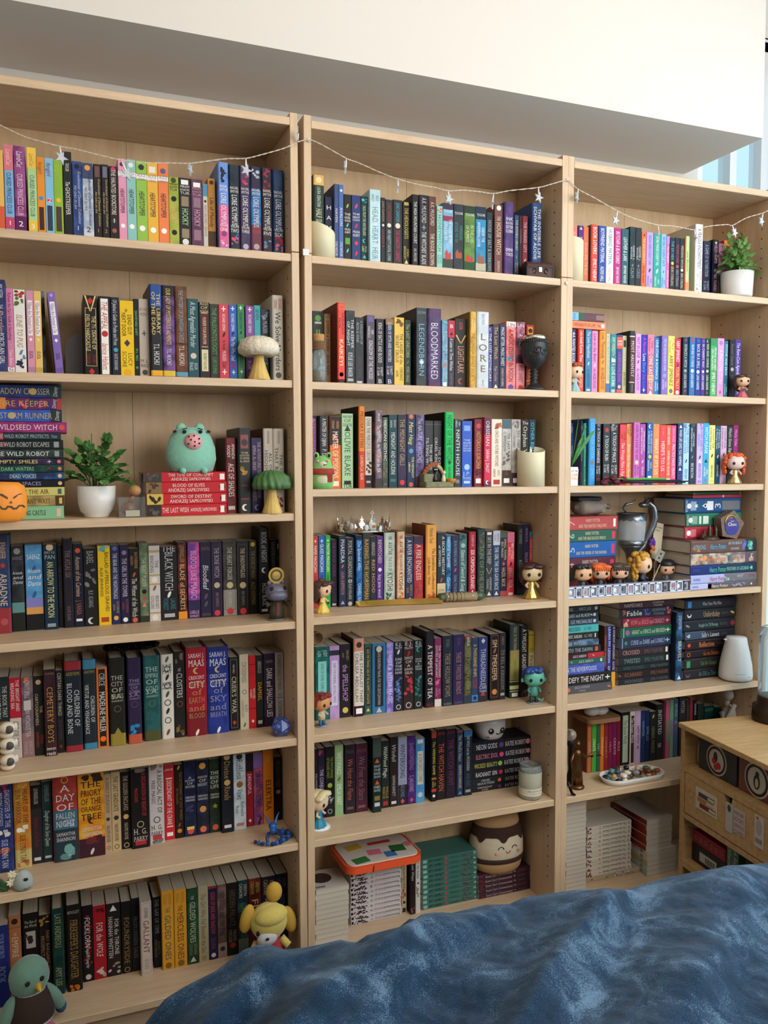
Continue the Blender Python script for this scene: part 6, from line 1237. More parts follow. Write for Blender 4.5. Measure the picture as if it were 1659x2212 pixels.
MB().tube([(-3*s, 0, 26*s), (6*s, -.003, 46*s)], 5*s, 8).build('bottle_neck', AMB, root, True)
root, s = prop('black_stick', 'thin black stick leaning in the clear box before the red books', 'stick', 'L3', 298, 308, .062, SHELF['L3']+.003)
MB().box((0, 0, 45*s), (5*s, .006, 90*s), Matrix.Rotation(.06, 4, 'Y')).build('stick_body', mat('black_plastic', '1c1a1c', .4), root)

# ---- hippo-like figurine, fourth left shelf
def figure_eyes(root, x, y, z, r, m=None, sx=1.0):
    for sg in (-1, 1): MB().ell((sg*x, y, z), (r*sx, r*.45, r*1.15), 10, 8).build('eye', m or BLACKF, root, True)
root, s = prop('figurine', 'grey big-headed animal figurine in a dark robe with a gold halo disc', 'figurine', 'L4', 572, 624, .05, None, .0)
GREYV = mat('grey_vinyl', '5e5c6e', .4); ROBE = mat('robe_olive', '3e3a2a', .6); GOLD = mat('gold_metal', 'c8a050', .3, .9)
MB().ell((0, 0, 60*s), (24*s, 21*s, 20*s), e=.8).build('head', GREYV, root, True)
MB().ell((0, -15*s, 54*s), (21*s, 12*s, 11*s), e=.8).build('muzzle', GREYV, root, True)
for sg in (-1, 1): MB().ell((sg*15*s, 2*s, 80*s), (5*s, 4*s, 6*s)).build('ear', GREYV, root, True)
figure_eyes(root, 14*s, -17*s, 70*s, 4.2*s)
MB().lathe([(0, 3*s), (17*s, 4*s), (15*s, 24*s), (12*s, 42*s), (0, 44*s)], 20, sy=.8).build('robe', ROBE, root, True)
for sg in (-1, 1): MB().tube([(sg*12*s, 0, 38*s), (sg*22*s, -6*s, 32*s), (sg*24*s, -10*s, 40*s)], [5*s, 4*s, 4*s], 8).build('arm', ROBE, root, True)
MB().box((0, -12.6*s, 24*s), (7*s, 1*s, 26*s)).build('sash', mat('sash_red', '6a2a20', .6), root)
MB().lathe([(0, 0), (20*s, 0), (20*s, 3*s), (0, 3*s)], 24).build('base', mat('clear_base', '6a6860', .3), root, True)
dm = Matrix.Translation((0, 0, 96*s)) @ Matrix.Rotation(PI/2, 4, 'X')
dk = MB().lathe([(0, -1*s), (17*s, -1*s), (17*s, 1*s), (0, 1*s)], 28, m=dm).build('halo_disc', mat('halo_teal', '2c4a44', .4), root, False)
MB().lathe([(9*s, 1.1*s), (0, 1.3*s)], 20, m=dm).build('halo_centre', GOLD, dk); MB().lathe([(13*s, .9*s), (17.5*s, .9*s), (17.5*s, 1.6*s), (13*s, 1.6*s)], 24, m=dm).build('halo_ring', GOLD, dk)

# ---- stacked pup figurines at the left edge, fifth shelf
root, s = prop('stacked_animal_figurine', 'three cream and grey animal figurines stacked in a tower at the left edge', 'figurine', 'L5', 0, 34, .045)
CRV = mat('cream_vinyl', 'd8ccb8', .45); DGV = mat('dark_grey_vinyl', '4a4644', .5); TANV = mat('tan_vinyl', '8a7048', .5)
for k in range(3):
    z = k*35*s
    MB().ell((0, 2*s, z+9*s), (15*s, 14*s, 9.5*s)).build('body', CRV, root, True)
    MB().ell((2*s, -4*s, z+24*s), (17*s, 15*s, 12.5*s)).build('head', CRV, root, True)
    MB().ell((6*s, -16*s, z+23*s), (8.5*s, 4*s, 9*s)).build('muzzle', DGV, root, True)
    MB().ell((-4*s, 4*s, z+33*s), (12*s, 10*s, 3*s)).build('cap_patch', TANV, root, True)
    for sg in (-1, 1): MB().ell((2*s+sg*16*s, 0, z+24*s), (4*s, 5*s, 9*s)).build('ear', TANV if sg < 0 else CRV, root, True)

# ---- dark glitter wreath lying on the books, fifth left shelf
zt = max(b['z']+b['o'].dimensions[2] for b in BOOKS if b['row'] == 'L5' and not b['lie'] and -.56 < b['x'] < -.36)
root, s = prop('glitter_wreath', 'dark glittery tinsel crown lying on top of the fifth left shelf books', 'crown', 'L5', 222, 346, .165, zt+.001)
TIN = mat('black_tinsel', '16140f', .25, .7); rnd = random.Random(2)
MB().lathe([(48*s, 8*s), (58*s, 10*s), (60*s, 16*s), (52*s, 20*s), (46*s, 15*s), (48*s, 8*s)], 40, sy=.55).build('band', TIN, root)
tn = MB()
for i in range(420):
    a = rnd.uniform(0, 2*PI); r = rnd.uniform(48, 60)*s; c_ = Vector((r*math.cos(a), r*.55*math.sin(a), rnd.uniform(6, 22)*s)); v = Vector((rnd.uniform(-1, 1), rnd.uniform(-1, 1), rnd.uniform(-.6, 1))).normalized()*rnd.uniform(4, 8)*s
    n_ = v.orthogonal().normalized()*.6*s; tn.add([c_-n_, c_+n_, c_+v], [(0, 1, 2)])
tn.build('tinsel_fringe', TIN, root)['kind'] = 'stuff'
gl = MB()
for i in range(26):
    a = rnd.uniform(PI, 2*PI); r = 61*s; gl.ell((r*math.cos(a), r*.56*math.sin(a), rnd.uniform(6, 20)*s), (.8*s, .8*s, .8*s), 5, 4)
gl.build('glitter', mat('glitter', 'f0f0e8', .1, 1.0), root)['kind'] = 'stuff'

# ---- blue twenty-sided die
root, s = prop('die', 'large blue twenty-sided die with gold numbers on the fifth left shelf', 'die', 'L5', 583, 631, .045)
phi = (1+5**.5)/2; R = 24*s
iv = [Vector(p).normalized() for p in [(-1, phi, 0), (1, phi, 0), (-1, -phi, 0), (1, -phi, 0), (0, -1, phi), (0, 1, phi), (0, -1, -phi), (0, 1, -phi), (phi, 0, -1), (phi, 0, 1), (-phi, 0, -1), (-phi, 0, 1)]]
fcs = [(0, 11, 5), (0, 5, 1), (0, 1, 7), (0, 7, 10), (0, 10, 11), (1, 5, 9), (5, 11, 4), (11, 10, 2), (10, 7, 6), (7, 1, 8), (3, 9, 4), (3, 4, 2), (3, 2, 6), (3, 6, 8), (3, 8, 9), (4, 9, 5), (2, 4, 11), (6, 2, 10), (8, 6, 7), (9, 8, 1)]
rot = (iv[3]+iv[6]+iv[8]).normalized().rotation_difference(Vector((0, 0, -1))).to_matrix().to_4x4()
rot = Matrix.Rotation(.5, 4, 'Z') @ rot; hgt = abs(((iv[3]+iv[6]+iv[8])/3).length)*R
dv = [rot @ v*R+Vector((0, 0, hgt)) for v in iv]
MB().add(dv, fcs).build('die_body', mat('blue_resin', '1f3f8c', .3, coat=.5), root)
nums = [str(i+1) for i in range(20)]; random.Random(9).shuffle(nums)
nm = MB(); nm.col = alb('c8b878')
cdir = (Vector(CAM)-Vector((0, .045, .8))).normalized(); best = max(range(20), key=lambda i: ((dv[fcs[i][0]]+dv[fcs[i][1]]+dv[fcs[i][2]])/3-Vector((0, 0, hgt))).dot(Vector((-.2, -1, .35))))
for i, f in enumerate(fcs):
    c_ = (dv[f[0]]+dv[f[1]]+dv[f[2]])/3; n_ = (c_-Vector((0, 0, hgt))).normalized(); u_ = (dv[f[0]]-c_).normalized(); r_ = u_.cross(n_)
    vs, fs, wd = line_geo('10' if i == best else (nums[i] if nums[i] != '10' else '7'), ''); k = R*.24
    nm.add([c_+n_*.0004+r_*((a-wd/2)*k)+u_*((b-.5)*k) for a, b, l in vs], fs)
nm.build('numbers', INK, root)['kind'] = 'stuff'

# ---- sixth left shelf: stone whale head, cream flower, articulated dragon
root, s = prop('stone_ornament', 'grey stone-like animal head ornament with one dark eye, sixth left shelf', 'ornament', 'L6', 30, 71, .02)
STN = mat('grey_stone', '98a09c', .75, noise=.12, nscale=80, bump=.15)
MB().lathe([(0, 0), (15*s, 0), (20*s, 8*s), (20.5*s, 20*s), (16*s, 33*s), (8*s, 41*s), (0, 43*s)], 24, sy=.85).build('head', STN, root, True)
MB().ell((6*s, -16*s, 27*s), (5*s, 2.2*s, 3.6*s)).build('eye', BLACKF, root, True)
MB().tube([(2*s, -19.5*s, 9*s), (9*s, -16.5*s, 7*s), (14*s, -11*s, 9*s)], .9*s, 5).build('mouth_line', DGV, root)
root, s = prop('flower_sprig', 'cream flower sprig with a dark green leaf beside the stone head', 'flower', 'L6', -10, 32, .02)
FLW = mat('cream_petal', 'd8cfae', .7); DGL = mat('dark_leaf', '2a4a2a', .6)
for (cx, cz, n_) in ((14, 38, 7), (12, 20, 7), (24, 30, 5)):
    for i in range(n_):
        a = 2*PI*i/n_; MB().ell((0, 0, 0), (5*s, 1.4*s, 2.6*s), 8, 6, m=Matrix.Translation((cx*s+5*s*math.cos(a), -4*s, cz*s+5*s*math.sin(a))) @ Matrix.Rotation(-a, 4, 'Y')).build('petal', FLW, root, True)
for (a, l_) in ((-.5, 34), (.25, 26), (-1.1, 20)):
    o = MB().ell((0, 0, l_*s/2), (6*s, 1.5*s, l_*s/2), 8, 6, m=Matrix.Translation((4*s, 0, 3*s)) @ Matrix.Rotation(a, 4, 'Y')).build('leaf', DGL, root, True)
MB().tube([(4*s, 0, 1*s), (10*s, -2*s, 18*s), (14*s, -3*s, 36*s)], 1.3*s, 6).build('stem', DGL, root)

root, s = prop('toy_dragon', 'shiny blue jointed toy dragon coiled on the sixth left shelf', 'toy', 'L6', 546, 634, .05)
BLU = mat('silk_blue_plastic', '2f68b0', .25, .35); BLD = mat('silk_blue_dark', '1c3a70', .3, .35)
cps = [(-40, -6, 5), (-28, -22, 5), (-8, -30, 5), (10, -26, 5), (24, -16, 5), (38, -4, 6), (34, 12, 7), (14, 16, 9), (2, 8, 14), (-1, -2, 24)]
pts = []
for i in range(len(cps)-1):
    for t in (0, .5): pts.append(Vector(cps[i]).lerp(Vector(cps[i+1]), t))
for i, p in enumerate(pts):
    r = 4.2+3.5*i/len(pts)
    MB().ell(tuple(p*s), (r*s, r*s, min(r*.9, p.z)*s), 8, 6).build('body_segment', BLU if i % 2 else BLD, root, False)
    if i % 2: MB().lathe([(2*s, 0), (0, 6*s)], 5, tuple((p+Vector((0, 0, r*.7)))*s)).build('back_spike', BLU, root)
hd = MB().ell((-2*s, -8*s, 34*s), (9*s, 11*s, 8*s), 10, 8, .9).build('head', BLU, root, False)
MB().ell((-6*s, -18*s, 31*s), (6*s, 8*s, 5*s), 8, 6).build('snout', BLU, hd, False)
for sg in (-1, 1):
    MB().tube([(-2*s+sg*6*s, -4*s, 38*s), (-2*s+sg*12*s, 2*s, 50*s), (-2*s+sg*17*s, 3*s, 58*s)], [3*s, 2*s, .6*s], 6).build('horn', BLU, hd)
    MB().ell((-3*s+sg*7*s, -13*s, 38*s), (2.2*s, 1.5*s, 2.2*s), 8, 6).build('eye', BLACKF, hd)
    MB().tube([(sg*9*s, -2*s, 18*s), (sg*16*s, -10*s, 10*s), (sg*15*s, -16*s, 3*s)], [4*s, 3.4*s, 3*s], 6).build('leg', BLD, root)

# ---- bottom left shelf: bird and dog plush
root, s = prop('plush_toy', 'sage green bird plush with a dark vest and pink feet at the lower left', 'plush toy', 'L7', 4, 132, .0, None, .35)
SAGE = mat('sage_plush', '5f8070', .95, noise=.1, nscale=70, bump=.4, sheen=.4); DBR = mat('dark_brown_felt', '33221c', .9, bump=.3, nscale=90); WHP = mat('white_plush', 'b8b8b8', .95, bump=.4, nscale=80); PNK = mat('pink_felt', 'b8607a', .9, bump=.2, nscale=90); YLB = mat('yellow_felt', 'd0a030', .8); NAVYP = mat('navy_plush', '2a4a68', .95)
MB().ell((0, 4*s, 118*s), (42*s, 38*s, 44*s)).build('head', SAGE, root, True)
MB().lathe([(0, 6*s), (36*s, 8*s), (48*s, 26*s), (46*s, 52*s), (38*s, 78*s), (28*s, 96*s), (0, 98*s)], 28, sy=.85).build('body', WHP, root, True)
MB().lathe([(48.5*s, 30*s), (48*s, 48*s), (41*s, 74*s), (33*s, 92*s)], 28, sy=.88).build('vest', DBR, root, True)
MB().lathe([(9*s, 0), (0, 20*s)], 12, m=Matrix.Translation((6*s, -30*s, 110*s)) @ Matrix.Rotation(PI/2*1.15, 4, 'X')).build('beak', YLB, root, True)
figure_eyes(root, 15*s, -32*s, 124*s, 5*s)
for sg in (-1, 1):
    MB().ell((0, 0, 0), (15*s, 17*s, 42*s), m=Matrix.Translation((sg*50*s, 0, 54*s)) @ Matrix.Rotation(-sg*.5, 4, 'Y')).build('wing', SAGE, root, True)
    MB().ell((0, 0, 0), (12*s, 13*s, 14*s), m=Matrix.Translation((sg*64*s, 0, 26*s))).build('wing_tip', NAVYP, root, True)
    MB().ell((sg*20*s, -38*s, 12*s), (19*s, 20*s, 11*s), e=.9).build('foot', PNK, root, True)

root, s = prop('plush_toy', 'yellow dog plush with floppy ears and a white muzzle, lower left bookcase', 'plush toy', 'L7', 528, 634, .02)
YEL = mat('yellow_plush', 'c8b45c', .95, noise=.08, nscale=60, bump=.4, sheen=.3); YEL2 = mat('gold_plush', 'b8923a', .95, bump=.4, nscale=60); REDF = mat('red_felt', '9a3038', .9)
hm = Matrix.Translation((0, -4*s, 112*s)) @ Matrix.Rotation(-.12, 4, 'Y') @ Matrix.Rotation(.12, 4, 'X')
MB().ell((0, 0, 0), (40*s, 34*s, 40*s), 24, 16, m=hm).build('head', YEL, root, True)
MB().ell((-12*s, -26*s, -20*s), (22*s, 14*s, 17*s), m=hm).build('muzzle', WHP, root, True)
MB().ell((-14*s, -40*s, -12*s), (4*s, 3*s, 3*s), m=hm).build('nose', BLACKF, root, True)
for x in (-30, 8): MB().ell((x*s, -29*s+abs(x+11)*.25*s, -4*s), (4*s, 3*s, 6*s), m=hm).build('eye', BLACKF, root, True)
MB().ell((4*s, -12*s, 20*s), (36*s, 25*s, 20*s), 20, 12, m=hm).build('fringe', YEL, root, True)
for sg in (-1, 1): MB().ell((0, 0, 0), (15*s, 10*s, 31*s), m=Matrix.Translation((sg*46*s, 0, (104 if sg > 0 else 124)*s)) @ Matrix.Rotation(sg*-.25, 4, 'Y')).build('ear', YEL2, root, True)
MB().ell((14*s, 2*s, 170*s), (18*s, 14*s, 22*s)).build('top_tuft', YEL2, root, True)
MB().lathe([(0, 0), (34*s, 2*s), (38*s, 30*s), (30*s, 66*s), (18*s, 84*s), (0, 86*s)], 20, sy=.75).build('body', REDF, root, True)
for sg in (-1, 1): MB().tube([(sg*26*s, -6*s, 70*s), (sg*40*s, -18*s, 56*s)], [9*s, 8*s], 8).build('arm', YEL, root, True)
# ------------------------------------------------------------------ middle bookcase
WAX = mat('cream_wax', 'd6cfae', .55, noise=.04, nscale=20)
def pillar_candle(row, x0, x1, y0, y1, d, label, flame, low, ph=0):
    """pillar candle with a sloping melted rim"""
    root, s = prop('pillar_candle', label, 'candle', row, x0, x1, d); R = (x1-x0)/2*s; Hh = (y1-y0)*s; n = 36
    rim = lambda a: Hh*(1-low*(.5+.5*math.cos(a-ph)))
    A = [2*PI*i/n for i in range(n)]; ring = lambda r, f: [(R*r*math.cos(a), R*r*math.sin(a), f(a)) for a in A]
    def loft(rs): m_ = MB(); m_.add([p for q in rs for p in q], [(k*n+i, k*n+(i+1) % n, (k+1)*n+(i+1) % n, (k+1)*n+i) for k in range(len(rs)-1) for i in range(n)]); return m_
    bd_ = loft([ring(1, lambda a: 0), ring(1, lambda a: rim(a)-.0015), ring(.985, rim)]); bd_.f.append(tuple(range(n))[::-1]); bd_.build('candle_body', WAX, root, True)
    fl_ = Hh*(1-low)*.94
    tp_ = loft([ring(.985, rim), ring(.9, lambda a: rim(a)-.001), ring(.86, lambda a: fl_+.3*(rim(a)-fl_)), ring(.8, lambda a: fl_)]); tp_.f.append(tuple(range(3*n, 4*n))); tp_.build('candle_hollow', WAX, root, True)
    if flame:
        MB().lathe([(0, 0), (R*.07, R*.1), (R*.1, R*.25), (R*.05, R*.5), (0, R*.62)], 12, (-R*.1, -R*.1, Hh*(1-low)*.94)).build('flame_tip', mat('flame_plastic', 'e8e0c0', .4), root, True)
pillar_candle('M1', 668, 724, 484, 562, .042, 'cream pillar candle with a sloping rim on the top middle shelf', False, .3)
pillar_candle('M3', 1117, 1176, 966, 1053, .045, 'cream flameless candle with a plastic flame, third middle shelf', True, .17, -1.8)
pillar_candle('R1', 1217, 1259, 518, 614, .038, 'cream pillar candle half hidden by the panel, top right shelf', False, .1)

# ---- treasure chest
root, s = prop('treasure_chest', 'small dark wooden treasure chest with an iron clasp, top middle shelf', 'chest', 'M1', 1129, 1190, .045, None, -.18)
CHW = mat('chest_wood', '4a2c26', .6, noise=.35, nscale=40); IRON = mat('black_iron', '1e1a1a', .45, .5)
w_ = 60*s; dp = .055; h_ = 24*s
MB().box((0, 0, h_/2), (w_*.96, dp*.96, h_)).build('chest_body', CHW, root)
ld = MB(); prof = [(-dp/2, h_)]+[(dp/2*math.cos(a)*-1, h_+13*s*math.sin(a)) for a in np.linspace(.0, PI, 9)]+[(dp/2, h_)]
n = len(prof); ld.add([(-w_*.48, y, z) for y, z in prof]+[(w_*.48, y, z) for y, z in prof], [(i, i+1, n+i+1, n+i) for i in range(n-1)]+[list(range(n))[::-1], list(range(n, 2*n))]); ld.build('lid', CHW, root)
for x in (-.48, .48):
    MB().box((x*w_, 0, h_/2), (4*s, dp, h_+.0005)).build('iron_corner', IRON, root)
MB().box((0, -dp*.49, h_*.95), (w_*.98, .002, 3*s)).build('iron_band', IRON, root); MB().box((0, -dp*.49, 2*s), (w_*.98, .002, 3*s)).build('iron_band', IRON, root)
MB().box((0, -dp*.5, h_*.72), (8*s, .004, 11*s), bev=.001).build('clasp', mat('worn_steel', 'a8a09c', .35, .8), root)
for sg in (-1, 1):
    MB().tube([(sg*(13+4*math.cos(a))*s, -dp*.485, (h_/s*.6+5*math.sin(a))*s) for a in np.linspace(0, 5.2, 12)], 1.1*s, 5).build('scroll_iron', IRON, root)

# ---- corked jar
root, s = prop('corked_jar', 'corked glass jar of sand and shells tied with twine, second middle shelf', 'jar', 'M2', 671, 707, .04)
JG = mat('jar_glass', (.82, .9, .92), .05, trans=.9, ior=1.3); R = 17*s
MB().lathe([(0, 0), (R*.95, 0), (R, 4*s), (R, 50*s), (R*.92, 60*s), (R*.72, 68*s), (R*.74, 76*s), (R*.68, 76*s), (R*.66, 68*s), (R*.86, 59*s), (R*.93, 49*s), (R*.93, 4*s), (0, 3*s)], 28).build('jar', JG, root, True)
MB().lathe([(0, 3.5*s), (R*.9, 4.5*s), (R*.9, 22*s), (0, 24*s)], 20).build('sand', mat('sand', '8a7458', .9, noise=.4, nscale=300), root, True)
MB().lathe([(0, 70*s), (R*.64, 70*s), (R*.72, 102*s), (R*.68, 104*s), (0, 104*s)], 20).build('cork', mat('cork', 'b08658', .85, noise=.25, nscale=120), root, True)
tw = MB()
for k in range(7): tw.tube([(R*.8*math.cos(a), R*.8*math.sin(a), (72+k*2.6)*s) for a in np.linspace(0, 2*PI, 17)], 1.5*s, 5, cap=False)
tw.build('twine', mat('twine', '7a5c42', .9), root)['kind'] = 'stuff'
for i in range(6):
    a = i*1.1; MB().ell((R*.6*math.cos(a), R*.6*math.sin(a), (27+3*(i % 2))*s), (5*s, 4*s, 5*s), 8, 6).build('shell', mat('shell_pale', '9aa4a4', .6), root, True)

# ---- black goblet
root, s = prop('goblet', 'black carved goblet with a steel rim and dragon relief, second middle shelf', 'goblet', 'M2', 1125, 1182, .045)
BLK = mat('black_resin', '26282a', .4, noise=.3, nscale=60, bump=.5); R = 28*s
MB().lathe([(0, 0), (25*s, 0), (26*s, 3*s), (20*s, 8*s), (10*s, 14*s), (6.5*s, 22*s), (7.5*s, 32*s), (6*s, 40*s), (8*s, 47*s), (18*s, 54*s), (26*s, 66*s), (R, 80*s), (R, 104*s), (R*1.02, 108*s), (R*.94, 108*s), (R*.92, 84*s), (0, 60*s)], 36).build('cup', BLK, root, True)
MB().lathe([(R*.93, 107*s), (R*.985, 107.5*s), (R*.985, 117*s), (R*.93, 117*s), (R*.9, 100*s)], 36).build('steel_rim', mat('bright_steel', 'd8d0bc', .15, 1.0), root, True)
rl = MB()
for (cx, cz, tr, k_) in ((-4, 86, 1, 1), (8, 82, 2, -1), (-12, 78, 1.3, -1)):
    for q in range(2):
        ps = []
        for t in np.linspace(0, 4.2, 14):
            x = (cx+(3+2.2*t)*math.cos(t*k_+q*2)); z = cz+(2+2*t)*math.sin(t*k_+q*2)*.9; x = max(-25, min(25, x)); rr = 28.6 if z > 78 else 28.6-(78-z)*.32
            ps.append((x*s, -math.sqrt(max(1, rr*rr-x*x))*s, max(62, z)*s))
        rl.tube(ps, [(2.2-.1*i)*s for i in range(14)], 6)
rl.build('dragon_relief', BLK, root, True)['kind'] = 'stuff'
st = MB()
for q in range(2): st.tube([(7.5*s*math.cos(t+q*PI), 7.5*s*math.sin(t+q*PI), (14+t*2.3)*s) for t in np.linspace(0, 14, 40)], 2*s, 6)
st.build('stem_coil', BLK, root, True)['kind'] = 'stuff'
rm = MB()
for i in range(40):
    a = 2*PI*i/40; rm.ell((R*math.cos(a), R*math.sin(a), 104*s), (2.4*s, 2.4*s, 3*s), 6, 4)
rm.build('rim_beads', BLK, root)['kind'] = 'stuff'

# ---- frog plush
root, s = prop('plush_toy', 'green frog plush wearing a red checked scarf, third middle shelf', 'plush toy', 'M3', 674, 720, .032, None, -.25)
FRG = mat('frog_green', '7ab868', .95, bump=.3, nscale=80, sheen=.3); R = 24*s
MB().lathe([(0, 0), (R*.8, 0), (R*1.0, 12*s), (R*1.0, 30*s), (R*.86, 50*s), (R*.72, 62*s), (R*.4, 70*s), (0, 72*s)], 24, sy=.8).build('body', FRG, root, True)
MB().ell((0, -R*.42, 20*s), (R*.7, R*.42, 19*s)).build('belly', mat('frog_belly', 'c8c8a8', .95), root, True)
MB().ell((0, -R*.5, 52*s), (R*.4, R*.28, 8*s)).build('muzzle', mat('frog_belly', 'c8c8a8', .95), root, True)
for sg in (-1, 1):
    e_ = MB().ell((sg*R*.55, -R*.1, 71*s), (R*.26, R*.26, 8*s)).build('eye_bump', FRG, root, True); MB().ell((sg*R*.58, -R*.34, 71.5*s), (R*.12, R*.08, 4*s), 10, 8).build('eye', BLACKF, e_, True)
    MB().ell((sg*R*.45, -R*.66, 60*s), (R*.12, R*.05, 2.6*s), 8, 6).build('cheek', PINKP, root, True)
SCF = mat('scarf_red', '9a3c34', .95, noise=.4, nscale=50)
MB().lathe([(R*.95, 30*s), (R*1.06, 32*s), (R*1.04, 42*s), (R*.9, 44*s)], 24, sy=.84).build('scarf', SCF, root, True)
MB().box((R*.62, -R*.7, 24*s), (11*s, 4*s, 18*s), bev=.001).build('scarf_end', SCF, root)
MB().tube([(R*.05, -R*.78, 53*s), (R*.18, -R*.8, 50.5*s), (R*.34, -R*.73, 53*s)], .9*s, 5).build('smile', BLACKF, root)

# ---- cat figurine scene
root, s = prop('cat_figurine', 'stone planter figurine with a black cat, a white cat and a basket', 'figurine', 'M3', 907, 977, .045)
MOSS = mat('mossy_stone', '7a7a5c', .85, noise=.4, nscale=70, bump=.6)
MB().box((0, 0, 6*s), (66*s, 40*s, 12*s), bev=.002).build('base', MOSS, root)
MB().box((-20*s, 4*s, 20*s), (24*s, 26*s, 18*s), bev=.002).build('wall_block', MOSS, root)
ar = MB(); ar.tube([(26*s*math.cos(a), 12*s, (12+36*math.sin(a))*s) for a in np.linspace(0, PI, 13)], 5*s, 8); ar.build('arch', mat('arch_cream', 'b8a878', .8, noise=.4, nscale=50), root, True)
bk = MB()
for i in range(9):
    a = PI*(.45+.55*i/8); bk.box((0, 0, 0), (8*s, 8*s, 6*s), Matrix.Translation((27*s*math.cos(a), 10*s, (13+37*math.sin(a))*s)) @ Matrix.Rotation(-a, 4, 'Y'))
bk.build('arch_bricks', mat('brick_red', '9a5034', .85), root)['kind'] = 'stuff'
def cat(x, y, z, k, m, nm):
    b_ = MB().lathe([(0, 0), (7*s*k, 0), (7.5*s*k, 5*s*k), (5*s*k, 16*s*k), (3.4*s*k, 22*s*k), (0, 23*s*k)], 14, (x, y, z)).build(nm, m, root, True)
    MB().ell((x, y-1.5*s*k, z+27*s*k), (6.2*s*k, 5.6*s*k, 5.4*s*k), 12, 8).build('cat_head', m, b_, True)
    for sg in (-1, 1):
        MB().lathe([(2.4*s*k, 0), (0, 7*s*k)], 6, (x+sg*3.6*s*k, y, z+30*s*k)).build('cat_ear', m, b_)
        MB().ell((x+sg*2.4*s*k, y-6.6*s*k, z+28*s*k), (1.3*s*k, .8*s*k, 1.5*s*k), 6, 5).build('cat_eye', mat('white_eye', 'f0f0ec', .3), b_)
cat(-6*s, -6*s, 12*s, .95, mat('cat_black', '1a181a', .4), 'black_cat'); cat(14*s, -8*s, 12*s, .72, mat('cat_cream', 'd0c4a0', .5), 'white_cat')
MB().lathe([(0, 0), (9*s, 0), (11*s, 9*s), (9*s, 9*s), (8*s, 3*s)], 16, (30*s, -12*s, 10*s)).build('basket', mat('basket_orange', 'b8762c', .8, noise=.3, nscale=90), root, True)

# ---- silver crown lying on the books
zt = max(b['z']+b['o'].dimensions[2] for b in BOOKS if b['row'] == 'M4' and not b['lie'] and .1 < b['x'] < .27)
root, s = prop('crown', 'silver openwork crown with ghost and cross motifs on the fourth shelf books', 'crown', 'M4', 727, 846, .185, zt+.0008)
SIL = mat('silver_metal', 'b8b4ac', .25, .9); R = 56*s; AMBR = mat('amber_enamel', 'b07030', .4); WHE = mat('white_enamel', 'dcdcd8', .3)
MB().lathe([(R, 0), (R*1.02, 0), (R*1.04, 4*s), (R*1.02, 4*s)], 40, sy=.62).build('band', SIL, root, True)
for i in range(22):
    a = 2*PI*i/22; front = math.sin(a) < 0; hgt = (12+8*(i % 3))*s*(1.25 if front else 1); M_ = Matrix.Translation((R*1.03*math.cos(a), R*.64*math.sin(a), 3*s)) @ Matrix.Rotation(a+PI/2, 4, 'Z') @ Matrix.Rotation(.12, 4, 'X')
    poly = [(-7.5*s, 0), (7.5*s, 0), (6.5*s, hgt*.3), (7.5*s, hgt*.45), (4*s, hgt*.5), (2.4*s, hgt*.68), (4.2*s, hgt*.78), (1*s, hgt*.82), (.6*s, hgt), (-.6*s, hgt), (-1*s, hgt*.82), (-4.2*s, hgt*.78), (-2.4*s, hgt*.68), (-4*s, hgt*.5), (-7.5*s, hgt*.45), (-6.5*s, hgt*.3)]
    sp_ = MB().prism(poly, 1.2*s, M_).build('spire', SIL, root)
    if i % 2 == 0: MB().ell((0, -1.2*s, hgt*.35), (5.2*s, 1.6*s, 7*s), 10, 8, m=M_).build('ghost_motif', WHE, sp_, True)
    else: MB().ell((0, -1.0*s, hgt*.3), (4.6*s, 1.4*s, 4.2*s), 10, 8, m=M_).build('pumpkin_motif', AMBR, sp_, True)
M_ = Matrix.Translation((5*s, -R*.64, 8*s))
MB().lathe([(9*s, 0), (8*s, 12*s), (5*s, 22*s), (0, 26*s)], 12, sy=.3, m=M_).build('tall_ghost_motif', WHE, root, True)
MB().box((0, 0, 32*s), (2*s, 1.5*s, 14*s), M_).build('cross_post', SIL, root); MB().box((0, 0, 34*s), (9*s, 1.5*s, 2*s), M_).build('cross_bar', SIL, root)

# ---- ornamental dagger on the fourth middle shelf
p0 = on_shelf('M4', 768, 1311); p1 = on_shelf('M4', 1052, 1297)
BRASS = mat('worn_brass', '9a7a34', .4, .5, noise=.25, nscale=40); GRIP = mat('wrapped_grip', '8a7a5c', .8, noise=.2, nscale=50); BGRN = mat('bronze_green', '4a5a48', .45, .4)
L = (p1-p0).length; ang = math.atan2(p1.y-p0.y, p1.x-p0.x)
root = thing('ornamental_dagger', 'brass bladed ornamental dagger with a wrapped grip lying before the books', 'dagger', 'M4', (p0.x, p0.y, SHELF['M4']+.0006), ang)
bl = MB(); N = 24; top = []; bot = []
for i in range(N+1):
    t = i/N; x = L*.64*t; w2 = .0125*min(1, t*9)**.6*(1+.18*math.sin(t*9)); yc = .006*math.sin(t*5); top.append((x, yc+w2)); bot.append((x, yc-w2))
vs = []
for (xa, ya), (xb, yb) in zip(top, bot): vs += [(xa, ya, .001), ((xa+xb)/2, (ya+yb)/2, .0155), (xb, yb, .001)]
bl.add(vs, [(3*i+k, 3*i+k+1, 3*i+k+4, 3*i+k+3) for i in range(N) for k in (0, 1)]+[(3*i, 3*i+3, 3*i+5, 3*i+2) for i in range(N)]+[(0, 2, 1), (3*N, 3*N+1, 3*N+2)]); bl.build('blade', BRASS, root)
MB().tube([(L*.62, 0, .0145), (L*.66, 0, .0145)], [.012, .0138], 12).build('guard', BGRN, root, True)
MB().tube([(L*t, .002*math.sin(t*20), .0148) for t in np.linspace(.655, .91, 10)], [.0125+.0012*(i % 2) for i in range(10)], 12).build('grip', GRIP, root, True)
